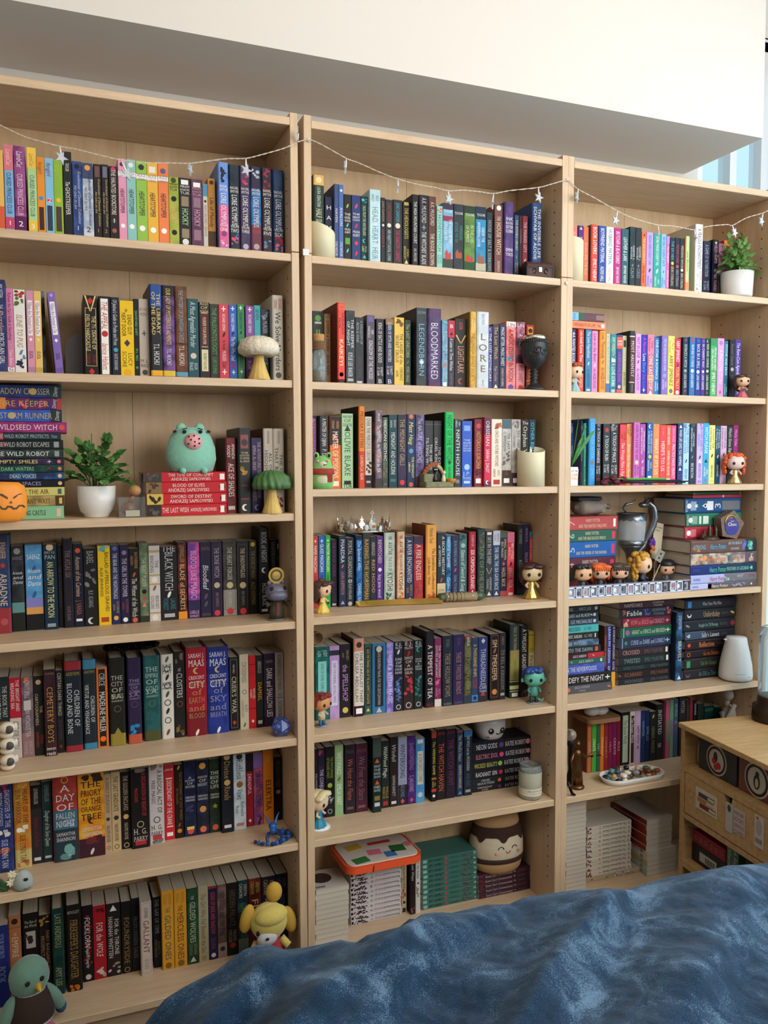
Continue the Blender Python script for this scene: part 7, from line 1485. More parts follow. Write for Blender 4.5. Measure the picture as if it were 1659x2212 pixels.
for t in np.linspace(.67, .9, 9): MB().tube([(L*t, .0136*math.cos(a), .0150+.0136*math.sin(a)) for a in np.linspace(0, 2*PI, 13)], .0009, 5, cap=False).build('grip_wire', mat('copper_wire', '7a5a3a', .4, .6), root)
MB().tube([(L*.9, 0, .0145), (L*.94, 0, .0145), (L, .004, .013)], [.013, .0135, .004], 12).build('pommel', BGRN, root, True)
for t in (.685, .875): MB().ell((L*t, -.012, .018), (.004, .003, .004), 8, 6).build('rivet', mat('silver_metal', 'b8b4ac', .25, .9), root, True)

# ---- generic big-headed vinyl figurines
HAIRM = {}
def vinyl(row, x0, x1, y0, y1, d, label, skin, hair, style, dress, dkind='gown', dmetal=0, rz=0, z=None, extra=None):
    root, s = prop('vinyl_figurine', label, 'figurine', row, x0, x1, d, z, rz, 'big-headed vinyl figurines'); Hh = (y1-y0)*s; wd = (x1-x0)*s
    SK = mat('vinyl_skin_'+skin, skin, .4); HR = mat('vinyl_hair_'+hair, hair, .4); DR = mat('vinyl_dress_'+dress+str(dmetal), dress, .28 if dmetal else .45, dmetal)
    hz = Hh*.715; rx, ry, rz_ = Hh*.29, Hh*.235, Hh*.235
    hd = MB().ell((0, 0, hz), (rx, ry, rz_), 20, 14, .78).build('head', SK, root, True)
    figure_eyes(hd, rx*.5, -ry*.97, hz-rz_*.15, Hh*.044)
    MB().ell((0, -ry*1.0, hz-rz_*.34), (Hh*.012, Hh*.012, Hh*.01), 6, 5).build('nose', SK, hd, True)
    hm_ = MB()
    if style == 'curly':
        rr = random.Random(5)
        for i in range(46):
            a = rr.uniform(0, 2*PI); e_ = rr.uniform(-.5, 1); x = math.cos(a)*math.sqrt(1-e_*e_*.8); y = math.sin(a)*math.sqrt(1-e_*e_*.8)
            if y < -.25 and e_ < .5 and abs(x) < .8: continue
            hm_.ell((x*rx*1.22, y*ry*1.05+ry*.25, hz+e_*rz_*1.1+rz_*.05), (Hh*.075,)*3, 8, 6)
        for i in range(14):
            for sg in (-1, 1): hm_.ell((sg*rx*(1.05+.12*rr.random()), ry*(.1+.5*rr.random()), hz-rz_*(.2+i*.1)), (Hh*.06, Hh*.06, Hh*.06), 8, 6)
    else:
        hm_.ell((0, ry*.28, hz+rz_*.14), (rx*1.08, ry*1.02, rz_*1.05), 20, 14, .78)
        if style == 'cap':
            hm_.lathe([(rx*1.15, -.0), (rx*1.2, Hh*.03), (rx*1.0, Hh*.16), (rx*.5, Hh*.22), (0, Hh*.225)], 20, (0, ry*.1, hz+rz_*.5), sy=.95)
        elif style != 'quiff':
            for sg in (-1, 1): hm_.ell((sg*rx*.5, -ry*.72, hz+rz_*.72), (rx*.62, ry*.42, rz_*.3), 12, 8)
        if style in ('long', 'bun', 'fringe'):
            hm_.ell((0, ry*.75, hz-rz_*.7), (rx*.95, ry*.5, rz_*1.25), 14, 10)
            for sg in (-1, 1): hm_.ell((sg*rx*.95, ry*.2, hz-rz_*.35), (rx*.2, ry*.55, rz_*.85), 10, 8)
        if style == 'fringe':
            for x in np.linspace(-.75, .75, 7): hm_.ell((x*rx, -ry*.9, hz+rz_*.5), (rx*.16, ry*.18, rz_*.42), 8, 6)
        if style == 'bun': hm_.ell((0, ry*.2, hz+rz_*1.12), (rx*.42, ry*.42, rz_*.3), 12, 8)
        if style == 'quiff':
            rr = random.Random(3)
            for i in range(12): hm_.ell((rx*rr.uniform(-.8, .8), -ry*rr.uniform(.2, .95), hz+rz_*rr.uniform(.75, 1.05)), (rx*.3, ry*.3, rz_*.26), 8, 6)
        if style == 'swept':
            for i in range(9): hm_.ell((-rx*.9+rx*.22*i, -ry*.55, hz+rz_*(.62+.3*math.sin(i*.4))), (rx*.26, ry*.55, rz_*.32), 8, 6)
            hm_.ell((rx*.8, ry*.1, hz-rz_*.1), (rx*.3, ry*.6, rz_*.8), 10, 8)
    hm_.build('hair', HR, root, True)
    if dkind == 'gown':
        pl = lambda a, z_: 1+.07*math.sin(9*a)*max(0, 1-z_/(Hh*.3))
        MB().lathe([(0, 0), (Hh*.23, 0), (Hh*.22, Hh*.06), (Hh*.16, Hh*.18), (Hh*.095, Hh*.30), (Hh*.10, Hh*.42), (Hh*.07, Hh*.5), (0, Hh*.52)], 36, sy=.85, wob=pl).build('gown', DR, root, True)
    else:
        MB().lathe([(0, Hh*.2), (Hh*.12, Hh*.2), (Hh*.125, Hh*.3), (Hh*.10, Hh*.44), (Hh*.06, Hh*.5), (0, Hh*.52)], 20, sy=.8).build('torso', DR, root, True)
        for sg in (-1, 1): MB().tube([(sg*Hh*.06, 0, Hh*.24), (sg*Hh*.075, -Hh*.01, Hh*.1), (sg*Hh*.08, -Hh*.03, Hh*.02)], [Hh*.055, Hh*.05, Hh*.05], 10).build('leg', mat('vinyl_trousers_'+(extra or '3a3a44'), extra or '3a3a44', .5), root, True)
        MB().lathe([(0, 0), (Hh*.2, 0), (Hh*.2, Hh*.02), (0, Hh*.02)], 24).build('base', mat('figure_base', '8a8684', .4), root, True)
    for sg in (-1, 1): MB().tube([(sg*Hh*.09, 0, Hh*.45), (sg*Hh*.17, -Hh*.03, Hh*.36), (sg*Hh*.15, -Hh*.12, Hh*.33)], [Hh*.04, Hh*.036, Hh*.03], 8).build('arm', SK if dkind == 'gown' else DR, root, True)
    return root, s, Hh
r_, s, Hh = vinyl('M4', 674, 720, 1250, 1322, .07, 'figurine with a brown bun and pale yellow gown, by the left panel', 'd8b090', '4a3028', 'bun', 'd8b850', rz=.8)
vinyl('M4', 1123, 1172, 1219, 1298, .07, 'figurine with long dark brown hair and a shiny gold gown, fourth middle shelf', 'c8b088', '3a2220', 'long', 'c8a858', dmetal=.9, rz=-.2)
vinyl('M5', 676, 714, 1497, 1570, .078, 'figurine with red swept hair, white shirt and blue trousers, fifth middle shelf', 'c88a58', '7a2a24', 'quiff', 'b8a88c', 'legs', rz=.6, extra='2a5a80')
r_, s, Hh = vinyl('M5', 1132, 1173, 1441, 1519, .06, 'teal skinned sea creature figurine with blue hair, fifth middle shelf', '5fae98', '2c4a8c', 'quiff', '4a8a80', 'legs', rz=-.25, extra='1e3a34')
for sg in (-1, 1): MB().prism([(0, 0), (sg*Hh*.1, Hh*.04), (sg*Hh*.12, -Hh*.02), (sg*Hh*.1, -Hh*.08), (0, -Hh*.06)], Hh*.015, Matrix.Translation((sg*Hh*.24, 0, Hh*.66))).build('fin_ear', mat('vinyl_skin_5fae98', '5fae98', .4), r_)
MB().tube([(0, Hh*.1, Hh*.22), (Hh*.15, Hh*.05, Hh*.08), (Hh*.24, -Hh*.03, Hh*.06), (Hh*.26, -Hh*.05, Hh*.13)], [Hh*.045, Hh*.04, Hh*.03, Hh*.015], 8).build('tail', mat('vinyl_skin_5fae98', '5fae98', .4), r_, True)
r_, s, Hh = vinyl('M6', 670, 708, 1699, 1780, .082, 'figurine with pale blonde swept hair in a blue gown on a white disc', 'd8bca0', 'd8c89c', 'swept', '1f7a94', rz=.8)
MB().lathe([(0, 0), (Hh*.3, 0), (Hh*.3, Hh*.03), (0, Hh*.03)], 28).build('base', mat('white_plastic', 'dcdce0', .4), r_, True)

# ---- wooden knob at the left of the fifth shelf, lying on the books
zt = max(b['z']+b['o'].dimensions[2] for b in BOOKS if b['row'] == 'M5' and b['x'] < .1)
root, s = prop('wooden_cup', 'small brown wooden cup lying on its side on the fifth shelf books', 'cup', 'M5', 668, 697, .17, zt+.0005)
WDN = mat('turned_wood', '8a7256', .6, noise=.25, nscale=50); R = 14*s
MB().lathe([(0, 0), (R*.7, 0), (R*.8, R*.3), (R, R*2.2), (R*.9, R*2.3), (R*.82, R*2.1), (R*.6, R*.5), (0, R*.4)], 24, m=Matrix.Translation((0, R*1.3, R)) @ Matrix.Rotation(PI/2, 4, 'X')).build('cup_body', WDN, root, True)

# ---- mug with a face
zt = max(b['z'] for b in BOOKS if b['key'] == ('M6', 'black_stack'))+.0205
root, s = prop('face_bowl', 'white round bowl with a painted smiling face on the black books', 'bowl', 'M6', 1020, 1093, .185, zt+.003, -.1)
MUG = mat('white_glaze', 'b8b4b4', .3); R = 36*s
MB().lathe([(0, 0), (R*.5, 0), (R*.8, 8*s), (R*.97, 22*s), (R, 40*s), (R*.96, 52*s), (R*.9, 52*s), (R*.92, 38*s), (R*.7, 10*s), (0, 5*s)], 32, sy=.9).build('bowl', MUG, root, True)
for a, kx in ((-.35, 1), (.42, 1)):
    e_ = MB().ell((0, 0, 0), (6.5*s, 1.5*s, 6.5*s), 12, 8, m=Matrix.Translation((R*math.sin(a)+4*s, -R*.9*math.cos(a), 26*s)) @ Matrix.Rotation(a, 4, 'Z')).build('painted_eye', BLACKF, root, True)
    MB().ell((0, 0, 0), (2*s, 1*s, 2*s), 8, 6, m=Matrix.Translation((R*math.sin(a)+2.5*s, -R*.9*math.cos(a)-1.3*s, 28*s)) @ Matrix.Rotation(a, 4, 'Z')).build('eye_glint', WHE, e_, True)
MB().tube([(3*s, -R*.905, 22*s), (8*s, -R*.89, 18.5*s), (13*s, -R*.86, 22*s)], .9*s, 5).build('painted_smile', BLACKF, root)
MB().ell((-10*s, -R*.87, 15*s), (4*s, 1*s, 1.8*s), 8, 6).build('painted_cheek', PINKP, root, True)

# ---- jar candle
root, s = prop('jar_candle', 'cream jar candle in clear glass with a pale label, sixth middle shelf', 'candle', 'M6', 1119, 1171, .055)
R = 25*s; Hh = 72*s
MB().lathe([(0, .001), (R*.93, .002), (R*.93, Hh*.78), (R*.88, Hh*.79), (0, Hh*.785)], 32).build('wax', mat('jar_wax', 'cfc4a4', .5), root, True)
MB().lathe([(0, 0), (R*.97, 0), (R, 3*s), (R, Hh*.82), (R*.9, Hh*.9), (R*.92, Hh), (R*.87, Hh), (R*.85, Hh*.9), (R*.945, Hh*.8)], 32).build('glass_jar', JG, root, True)
lb = MB(); lb.lathe([(R*1.004, Hh*.12), (R*1.004, Hh*.34)], 32); lb.build('paper_band', mat('jar_label', 'd0c8b0', .6), root, True)
tx = MB(); tx.col = alb('4a4030')
for t_, zz, k_ in (('sea salt & orchid', .25, .055), ('hand poured candle', .18, .03)):
    vs, fs, wd = line_geo(t_, 't'); c_ = Hh*k_
    tx.add([((R*1.012)*math.sin((a-wd/2)*c_/R+.05), -(R*1.012)*math.cos((a-wd/2)*c_/R+.05), Hh*zz+b*c_) for a, b, l in vs], fs)
tx.build('label_text', INK, root)['kind'] = 'stuff'
MB().tube([(0, 0, Hh*.78), (0, 0, Hh*.83)], .0012, 6).build('wick', mat('wick', 'e0dcc8', .8), root)

# ---- bottom shelf: orange zip pouch and a round plush
zt = max(b['z'] for b in BOOKS if b['key'] == ('M7', 'white_stack'))+.0165
Xa, s = spot('M7', 808, .17, zt)
root = thing('zip_pouch', 'flat white printed pouch with a bright orange rim on the white volumes', 'pouch', 'M7', (Xa, .155, zt+.0004), .02)
def rrect(w, h, r, n=5): return [(sx*(w/2-r)+r*math.cos(a0+PI/2*i/n), sy*(h/2-r)+r*math.sin(a0+PI/2*i/n)) for sx, sy, a0 in ((1, 1, 0), (-1, 1, PI/2), (-1, -1, PI), (1, -1, 3*PI/2)) for i in range(n+1)]
pw_, pd_ = 172*s, .17; P = rrect(pw_, pd_, .03); ORG = mat('orange_rubber', 'e0542a', .5); MX = Matrix.Rotation(PI/2, 4, 'X')
def slab(poly, z0, z1): n = len(poly); return MB().add([(x, y, z0) for x, y in poly]+[(x, y, z1) for x, y in poly], [list(range(n))[::-1], list(range(n, 2*n))]+[(i, (i+1) % n, n+(i+1) % n, n+i) for i in range(n)])
slab(P, 0, .020).build('orange_rim', ORG, root)
slab(rrect(pw_-.018, pd_-.018, .024), .020, .0225).build('printed_top', mat('pouch_white', 'd8d0c4', .6), root)
for (x, y, w2, h2, c_, r2) in ((-.28, -.30, .2, .2, '3a7a3c', .15), (-.05, -.10, .17, .2, 'd87a90', -.1), (.12, -.26, .14, .2, '3a78b8', -.05), (.26, -.10, .19, .24, '2f6a34', -.12), (-.25, .2, .2, .2, 'd8b03a', .2), (.42, -.02, .1, .16, 'd87a90', .3), (.1, .22, .3, .1, 'c83a34', 0)):
    MB().box((0, 0, 0), (pw_*w2, pd_*h2, .0006), Matrix.Translation((pw_*x, pd_*y, .0229)) @ Matrix.Rotation(r2, 4, 'Z')).build('printed_patch', mat('patch_'+c_, c_, .6), root)
MB().tube([(-.04, -pd_*.505, .018), (-.043, -pd_*.52, .0)], .0012, 5).build('zip_pull', BLACKF, root)

zt = max(b['z'] for b in BOOKS if b['key'] == ('M7', 'maroon_stack'))+.011
root, s = prop('plush_toy', 'round cream biscuit plush with chocolate drips and a winking smile', 'plush toy', 'M7', 1009, 1134, .175, zt, -.12)
R = 60*s; Hh = 125*s; BIS = mat('biscuit_plush', 'a8865c', .95, bump=.3, nscale=70); CRP = mat('cream_plush', 'ccbfa4', .95, bump=.3, nscale=70); CHO = mat('chocolate_plush', '38221a', .9, bump=.3, nscale=70)
SY = .72
MB().lathe([(0, 0), (R*.75, 0), (R*.9, Hh*.07), (R*.97, Hh*.2), (R*.95, Hh*.22)], 36, sy=SY).build('lower_biscuit', BIS, root, True)
MB().lathe([(R*.94, Hh*.2), (R*1.0, Hh*.21), (R*1.0, Hh*.27), (R*.95, Hh*.28)], 36, sy=SY).build('chocolate_band', CHO, root, True)
MB().lathe([(R*.93, Hh*.27), (R*1.0, Hh*.3), (R*.99, Hh*.5), (R*.93, Hh*.66), (R*.82, Hh*.78), (R*.7, Hh*.8)], 36, sy=SY).build('marshmallow_body', CRP, root, True)
vs = []; fs = []; n = 72
for i in range(n):
    a = 2*PI*i/n; dr = .66-.09*max(0, math.sin(a*7))**1.5; 
    for zf, rf in ((.82, .83), (.76, .9), (.70, .945), (dr, .975-(dr-.62)*.4)): vs.append((R*rf*math.cos(a), R*rf*SY*math.sin(a), Hh*zf))
for i in range(n):
    j = (i+1) % n
    for k in range(3): fs.append((4*i+k, 4*i+k+1, 4*j+k+1, 4*j+k))
MB().add(vs, fs).build('chocolate_drip', CHO, root, True)
MB().lathe([(R*.8, Hh*.8), (R*.84, Hh*.84), (R*.8, Hh*.93), (R*.6, Hh*.99), (0, Hh)], 36, sy=SY).build('upper_biscuit', BIS, root, True)
yf = lambda x, z=.5: -R*SY*1.0*math.sqrt(max(.05, 1-(x/R)**2))-.0006
for x0_ in (-.1, .42): MB().tube([(R*(x0_+.1*math.cos(a)), yf(R*(x0_+.1*math.cos(a))), Hh*(.47+.045*math.sin(a))) for a in np.linspace(0, PI, 9)], .0012, 5).build('closed_eye', BLACKF, root)
MB().tube([(R*(.16+.08*math.cos(a)), yf(R*.16), Hh*(.44-.04*math.sin(a))) for a in np.linspace(0, PI, 9)], .0011, 5).build('smile', REDF, root)
for x0_, c_ in ((-.24, PINKP), (.56, BIS)): MB().ell((R*x0_, yf(R*x0_)+.0005, Hh*.4), (R*.085, .0016, Hh*.032), 12, 6, m=None).build('cheek', c_, root, True)
# print on the topmost pages-out volume
tv = max([b for b in BOOKS if b['key'] == ('M7', 'pages-out_stack')], key=lambda b: b['z'])['o']
th_ = tv.dimensions.x
MB().ell((th_/2+.0002, .05, .035), (.0003, .03, .03), 12, 8).build('cover_print', mat('dark_print', '3a2a26', .5, noise=.6, nscale=60), tv)
for i in range(10): MB().box((th_/2+.0003, .10, .005+i*.0028), (.0004, .011, .0009+.0008*(i % 3 == 0))).build('barcode_bar', BLACKF, tv)
# ------------------------------------------------------------------ right bookcase
# two small books lying on the upright row of the second shelf
zt = max(b['z']+b['o'].dimensions[2] for b in BOOKS if b['row'] == 'R2' and not b['lie'] and b['x'] < .97)
n0 = len(BOOKS)
zz = zt+.0006
for (xa, xb, ya, yb, bg, fg, el) in ((1230, 1308, 700, 714, 'e0835a', '8a4a34', 'THEREABOUTS OF LOVE@.1-.72%t|*l@.82#c84a58|*o@.92#f0d8c8'), (1230, 1305, 684, 699, '5a3a44', '8a7078', '*b@0-.26#7ab0d8|=FROM@.14#3a6a98|*b@.27-.4#2c5a44|TRUE LOVE STORY@.46-.7%t|*r@.76-1#8a6a64|*o@.9#d88a90')):
    X0 = max(.823, at('R2', xa, (ya+yb)/2, .07).x); X1 = at('R2', xb, (ya+yb)/2, .07).x; th = (yb-ya+1.2)*.00152
    o = make_book('R2', X0, X1, .07, zz, th, .12, bg, fg, el.split('|'), None, False, True, labelkey=('R2', 'flat_pair')); zz += th+.0005
    tag(o, ('lower orange' if bg[0] == 'e' else 'upper blue and brown')+' book lying flat on the upright row, second right shelf', 'book', 'books lying flat on the second right shelf row')

vinyl('R2', 1228, 1254, 782, 845, .045, 'orange haired figurine in a pale blue dress half hidden by the panel', 'd8b898', 'a8502c', 'quiff', '8ab0b8', rz=.3)
r_, s, Hh = vinyl('R2', 1581, 1624, 806, 858, .03, 'brown haired figurine in a pink dress reading a tiny book', 'd0a884', '4a3028', 'long', 'b8586a', rz=-.3)
for sg in (-1, 1): MB().box((0, 0, 0), (Hh*.1, Hh*.012, Hh*.09), Matrix.Translation((sg*Hh*.045, -Hh*.2, Hh*.33)) @ Matrix.Rotation(sg*.35, 4, 'Z')).build('tiny_book', mat('tiny_book_teal', '2a4a50', .5), r_)
vinyl('R3', 1556, 1618, 983, 1048, .035, 'figurine with wild curly orange hair and a shiny gold gown', 'd8b8b0', 'c8551f', 'curly', 'b8a070', dmetal=.8, rz=-.3)

# ---- third right shelf: leafy sprig, small white sign block, roses
root, s = prop('leaf_sprig', 'broad green leaves of a small plant by the panel, third right shelf', 'plant', 'R3', 1226, 1250, .03)
BLF = mat('broad_leaf', '2f7a30', .45, noise=.35, nscale=60)
for (tx, tz, w_) in ((46, 118, 9), (6, 148, 10), (18, 105, 12), (-6, 120, 10), (12, 84, 11), (26, 128, 7)):
    b0 = Vector((-6*s, .0, 40*s)); tip = Vector((tx*s, -.012, tz*s)); mid = (b0+tip)/2+Vector((0, -.006, 16*s)); pts = [b0.lerp(mid, t).lerp(mid.lerp(tip, t), t) for t in np.linspace(0, 1, 9)]
    vs = []; 
    for i, p in enumerate(pts):
        q = w_*s*math.sin(PI*(i+.3)/9.2); vs += [tuple(p+Vector((0, -.002, q*.8))), tuple(p), tuple(p+Vector((0, -.002, -q*.8)))]
    MB().add(vs, [(3*i+k, 3*i+k+1, 3*i+k+4, 3*i+k+3) for i in range(8) for k in (0, 1)]).build('leaf', BLF, root, True)
MB().lathe([(0, 0), (9*s, 0), (11*s, 36*s), (9.5*s, 36*s), (9*s, 30*s), (0, 30*s)], 20).build('small_pot', POTM, root, True)
root, s = prop('mini_book', 'small white block with orange lettering standing by the leaves', 'ornament', 'R3', 1231, 1250, .012)
MB().box((0, .006, 20.5*s), (19*s, .012, 41*s), bev=.0008).build('block', mat('white_card', 'e4e0da', .6), root)
tx = MB()
for t_, zz_, k_, c_ in (('LET ME', 30, 4.2, '5a6a70'), ('LOVE', 21, 6, 'd8782c'), ('YOU', 13, 6, 'd8782c')):
    tx.col = alb(c_); vs, fs, wd = line_geo(t_, ''); k2 = min(1, 16/(wd*k_)); tx.add([((a-wd/2)*k_*s*k2, -.0006-l*.0001, (zz_+b*k_)*s) for a, b, l in vs], fs)
tx.build('lettering', INK, root)['kind'] = 'stuff'
ROSE = mat('dark_red_rose', '5a1826', .55, noise=.25, nscale=80); GST = mat('green_stem_gloss', '5aa84a', .3); BST = mat('black_stem', '1a1c20', .35)
stems = [(1330, 1033, 1440, 1036, GST, 'lime'), (1352, 1038, 1438, 1040, GST, 'bright green'), (1318, 1043, 1470, 1042, BST, 'black'), (1336, 1047, 1492, 1040, BST, 'long black'), (1310, 1048, 1480, 1046, BST, 'lowest black')]
for i, (xa, ya, xb, yb, m_, nm) in enumerate(stems):
    d_ = .022+.006*(i % 3); A = at('R3', xa, ya, d_); B = at('R3', xb, yb, d_); zz_ = SHELF['R3']+.0075+.006*(4-i)*.55
    root = thing('artificial_rose', f'dark red artificial rose with a {nm} stem lying on the third right shelf', 'flower', 'R3', (A.x, d_, zz_), 0, 'roses lying on the third right shelf')
    Lx = B.x-A.x
    MB().tube([(0, 0, 0), (Lx*.5, .004, .0005), (Lx, .008*(i % 2), 0)], .0022, 6).build('stem', m_, root, True)
    for k in range(9):
        a = k*2.4; rr = .003+.0011*k; MB().ell((0, 0, 0), (.010, .0035, .0075), 8, 6, m=Matrix.Translation((-.012+.0008*k, rr*math.cos(a)*.6, rr*math.sin(a)*.45+.002)) @ Matrix.Rotation(a, 4, 'X') @ Matrix.Rotation(.35, 4, 'Y')).build('petal', ROSE, root, True)

# ---- fourth right shelf
zt = max(b['z'] for b in BOOKS if b['key'] == ('R4', 'patterned_stack'))+.0375
root, s = prop('drawstring_pouch', 'grey drawstring cloth pouch lying on the patterned books', 'pouch', 'R4', 1231, 1325, .15, zt+.0075)
CLO = mat('grey_cloth', '8a7f76', .95, noise=.12, nscale=50, bump=.5)
vs = []; fs = []; nx, na = 22, 20
for i in range(nx+1):
    t = i/nx; x = (-46+90*t)*s; r = (17*min(1, (t*10)**.5)*(1 if t < .68 else 1-.85*min(1, (t-.68)/.2)+(.35 if t > .9 else 0)*(t-.9)*10*.5)); r = max(r, 2.5)
    for j in range(na):
        a = 2*PI*j/na; wr = 1+.05*math.sin(3*a+t*9)+(.22*math.sin(7*a) if t > .62 else 0); vs.append((x, r*1.7*wr*math.cos(a)*s, (17+r*.98*wr*math.sin(a))*s))
for i in range(nx):
    for j in range(na): k = (j+1) % na; fs.append((i*na+j, i*na+k, (i+1)*na+k, (i+1)*na+j))
fs += [list(range(na)), [nx*na+j for j in range(na)][::-1]]
MB().add(vs, fs).build('bag', CLO, root, True)
MB().tube([(24*s, -8*s*math.cos(a), (17+8*math.sin(a))*s) for a in np.linspace(0, 2*PI, 13)], 1.2*s, 5, cap=False).build('drawstring', mat('string_dark', '3a2c24', .8), root)
root, s = prop('dark_case', 'dark rounded case lying on the grey pouch under the shelf', 'case', 'R4', 1231, 1293, .16, zt+34*s+.0005)
MB().box((0, 0, 5*s), (62*s, .07, 10*s), bev=.004).build('case_body', mat('case_dark', '1e2026', .6), root)

# glass tankard with a dragon handle
root, s = prop('dragon_tankard', 'silver and glass tankard with a scaly dragon handle, fourth right shelf', 'tankard', 'R4', 1331, 1393, .155, None, -.3)
PEW = mat('pewter', '74787e', .3, .9, noise=.15, nscale=60); GLS = mat('tankard_glass', (.85, .9, .95), .08, trans=.75, ior=1.25); R = 29*s
MB().lathe([(0, 0), (27*s, 0), (28*s, 6*s), (20*s, 14*s), (10*s, 26*s), (9*s, 58*s), (13*s, 74*s), (22*s, 86*s), (26*s, 92*s), (0, 92*s)], 32).build('foot', PEW, root, True)
MB().lathe([(23*s, 92*s), (27*s, 100*s), (30*s, 130*s), (31*s, 158*s), (28.5*s, 158*s), (27.5*s, 130*s), (24*s, 102*s)], 32).build('glass_bowl', GLS, root, True)
MB().lathe([(0, 91*s), (27*s, 91*s), (28*s, 96*s), (27*s, 102*s), (24*s, 103*s)], 32).build('lower_collar', PEW, root, True)
col_ = MB(); n = 60; vs = []
for i in range(n):
    a = 2*PI*i/n; zz_ = 148-4*abs(math.sin(a*7)); vs += [(31.6*s*math.cos(a), 31.6*s*math.sin(a), zz_*s), (32*s*math.cos(a), 32*s*math.sin(a), 160*s), (29*s*math.cos(a), 29*s*math.sin(a), 160*s)]
col_.add(vs, [(3*i+k, 3*((i+1) % n)+k, 3*((i+1) % n)+k+1, 3*i+k+1) for i in range(n) for k in (0, 1)]).build('scalloped_rim', PEW, root, True)
hp = [(27, -4, 176), (36, -6, 182), (46, -6, 172), (50, -5, 150), (44, -4, 128), (36, -4, 112), (31, -4, 100), (26, -5, 90), (10, -6, 72), (-4, -8, 60)]
pts = []
for i in range(len(hp)-1):
    for t in (0, .33, .66): pts.append(tuple(Vector(hp[i]).lerp(Vector(hp[i+1]), t)*s))
MB().tube(pts, [(5+2.2*math.sin(PI*i/len(pts)*1.3))*s*(1.08 if i % 2 else .95) for i in range(len(pts))], 10).build('dragon_handle', PEW, root, True)
MB().ell((22*s, -6*s, 178*s), (10*s, 7*s, 6*s), 10, 8).build('dragon_head', PEW, root, True)
for sg in (-1, 1): MB().tube([(26*s, (-6+sg*4)*s, 182*s), (32*s, (-6+sg*8)*s, 190*s), (28*s, (-6+sg*10)*s, 196*s)], [2.4*s, 1.8*s, .5*s], 6).build('dragon_horn', PEW, root)
MB().tube([(-20*s, -20*s, 162*s), (-26*s, -20*s, 172*s), (-20*s, -20*s, 180*s), (-8*s, -20*s, 182*s), (0, -20*s, 190*s)], [2.5*s, 3*s, 3*s, 2.5*s, 1*s], 8).build('dragon_tail', PEW, root, True)
MB().box((6*s, -11*s, 52*s), (9*s, 2*s, 9*s)).build('gem_plate', mat('pale_gem', 'b8c4cc', .2), root)

# paper card with a purple flower, small square card
root, s = prop('message_card', 'cream bookmark card leaning back with printed words and a purple flower', 'card', 'R4', 1398, 1422, .125, dz=.003)
CM = Matrix.Rotation(.22, 4, 'Y') @ Matrix.Rotation(-.14, 4, 'X')
MB().box((0, 0, 100*s), (25*s, .0008, 80*s), CM).build('card_sheet', mat('cream_card', 'b8ad94', .8), root)
MB().box((0, 0, 31*s), (1.6*s, 1.6*s, 62*s), CM).build('card_stick', mat('stick_wood', 'b8a888', .7), root)
tx = MB(); tx.col = alb('5a5040')
for t_, zz_ in (('of that', 128), ('time', 121)):
    vs, fs, wd = line_geo(t_, 't'); k_ = 4.5; tx.add([CM @ Vector(((a*k_-8)*s, -.0012, (zz_+b*k_)*s)) for a, b, l in vs], fs)
tx.build('lettering', INK, root)['kind'] = 'stuff'
for i in range(7): MB().ell((0, 0, 0), (4*s, 3*s, 5.5*s), 8, 6, m=Matrix.Translation((-7*s+5*s*math.cos(i), -.006, (96+5*math.sin(i*1.7))*s))).build('flower_petal', mat('purple_petal', '4a2080', .6), root, True)
for i in range(5): MB().ell((-6*s+4*s*math.cos(i*1.9), -.006, (82+6*math.sin(i*2.3))*s), (4*s, 2.5*s, 5*s), 8, 6).build('orange_petal', mat('orange_petal', 'a8602c', .7), root, True)
root, s = prop('grey_tag', 'small grey holed tag leaning beside the tankard handle', 'tag', 'R4', 1388, 1412, .10)
TM = Matrix.Rotation(.5, 4, 'Y')
MB().box((0, 0, 62*s), (18*s, .0012, 26*s), Matrix.Translation((0, 0, 16*s)) @ TM).build('tag_sheet', mat('grey_card', '8a8880', .7), root)
for z_ in (57, 67): MB().lathe([(2.2*s, -.0009), (2.2*s, .0009), (0, .0009)], 12, m=Matrix.Translation((0, 0, 16*s)) @ TM @ Matrix.Translation((0, -.0006, z_*s)) @ Matrix.Rotation(PI/2, 4, 'X')).build('tag_eyelet', BLACKF, root)
MB().box((2*s, .0, 30*s), (2*s, .002, 60*s), TM).build('tag_stick', mat('stick_wood', 'b8a888', .7), root)

# row of figurines behind the clear display rail
vinyl('R4', 1237, 1278, 1225, 1295, .052, 'dark haired figurine, first of the row behind the display rail', 'd0a078', '26262a', 'quiff', '2a2a30', 'legs', rz=-.1)
vinyl('R4', 1275, 1316, 1224, 1292, .066, 'orange fringed figurine, second of the row behind the display rail', 'd8a888', 'd8642a', 'fringe', '2a2428', 'legs', rz=-.3)
vinyl('R4', 1318, 1355, 1224, 1291, .056, 'brown fringed figurine, third of the row behind the display rail', 'd8a888', '4a3c34', 'fringe', '2a2428', 'legs', rz=-.3)
vinyl('R4', 1362, 1410, 1208, 1291, .06, 'curly yellow haired figurine turned sideways behind the display rail', 'd8b090', 'b8862a', 'curly', '20243a', 'legs', rz=.6)
vinyl('R4', 1421, 1457, 1197, 1255, .105, 'figurine in a black cap and grey coat before the stacked hardcovers', 'd8a888', '1c1c20', 'cap', '4a4a50', 'legs', rz=-.2, z=SHELF['R4'])
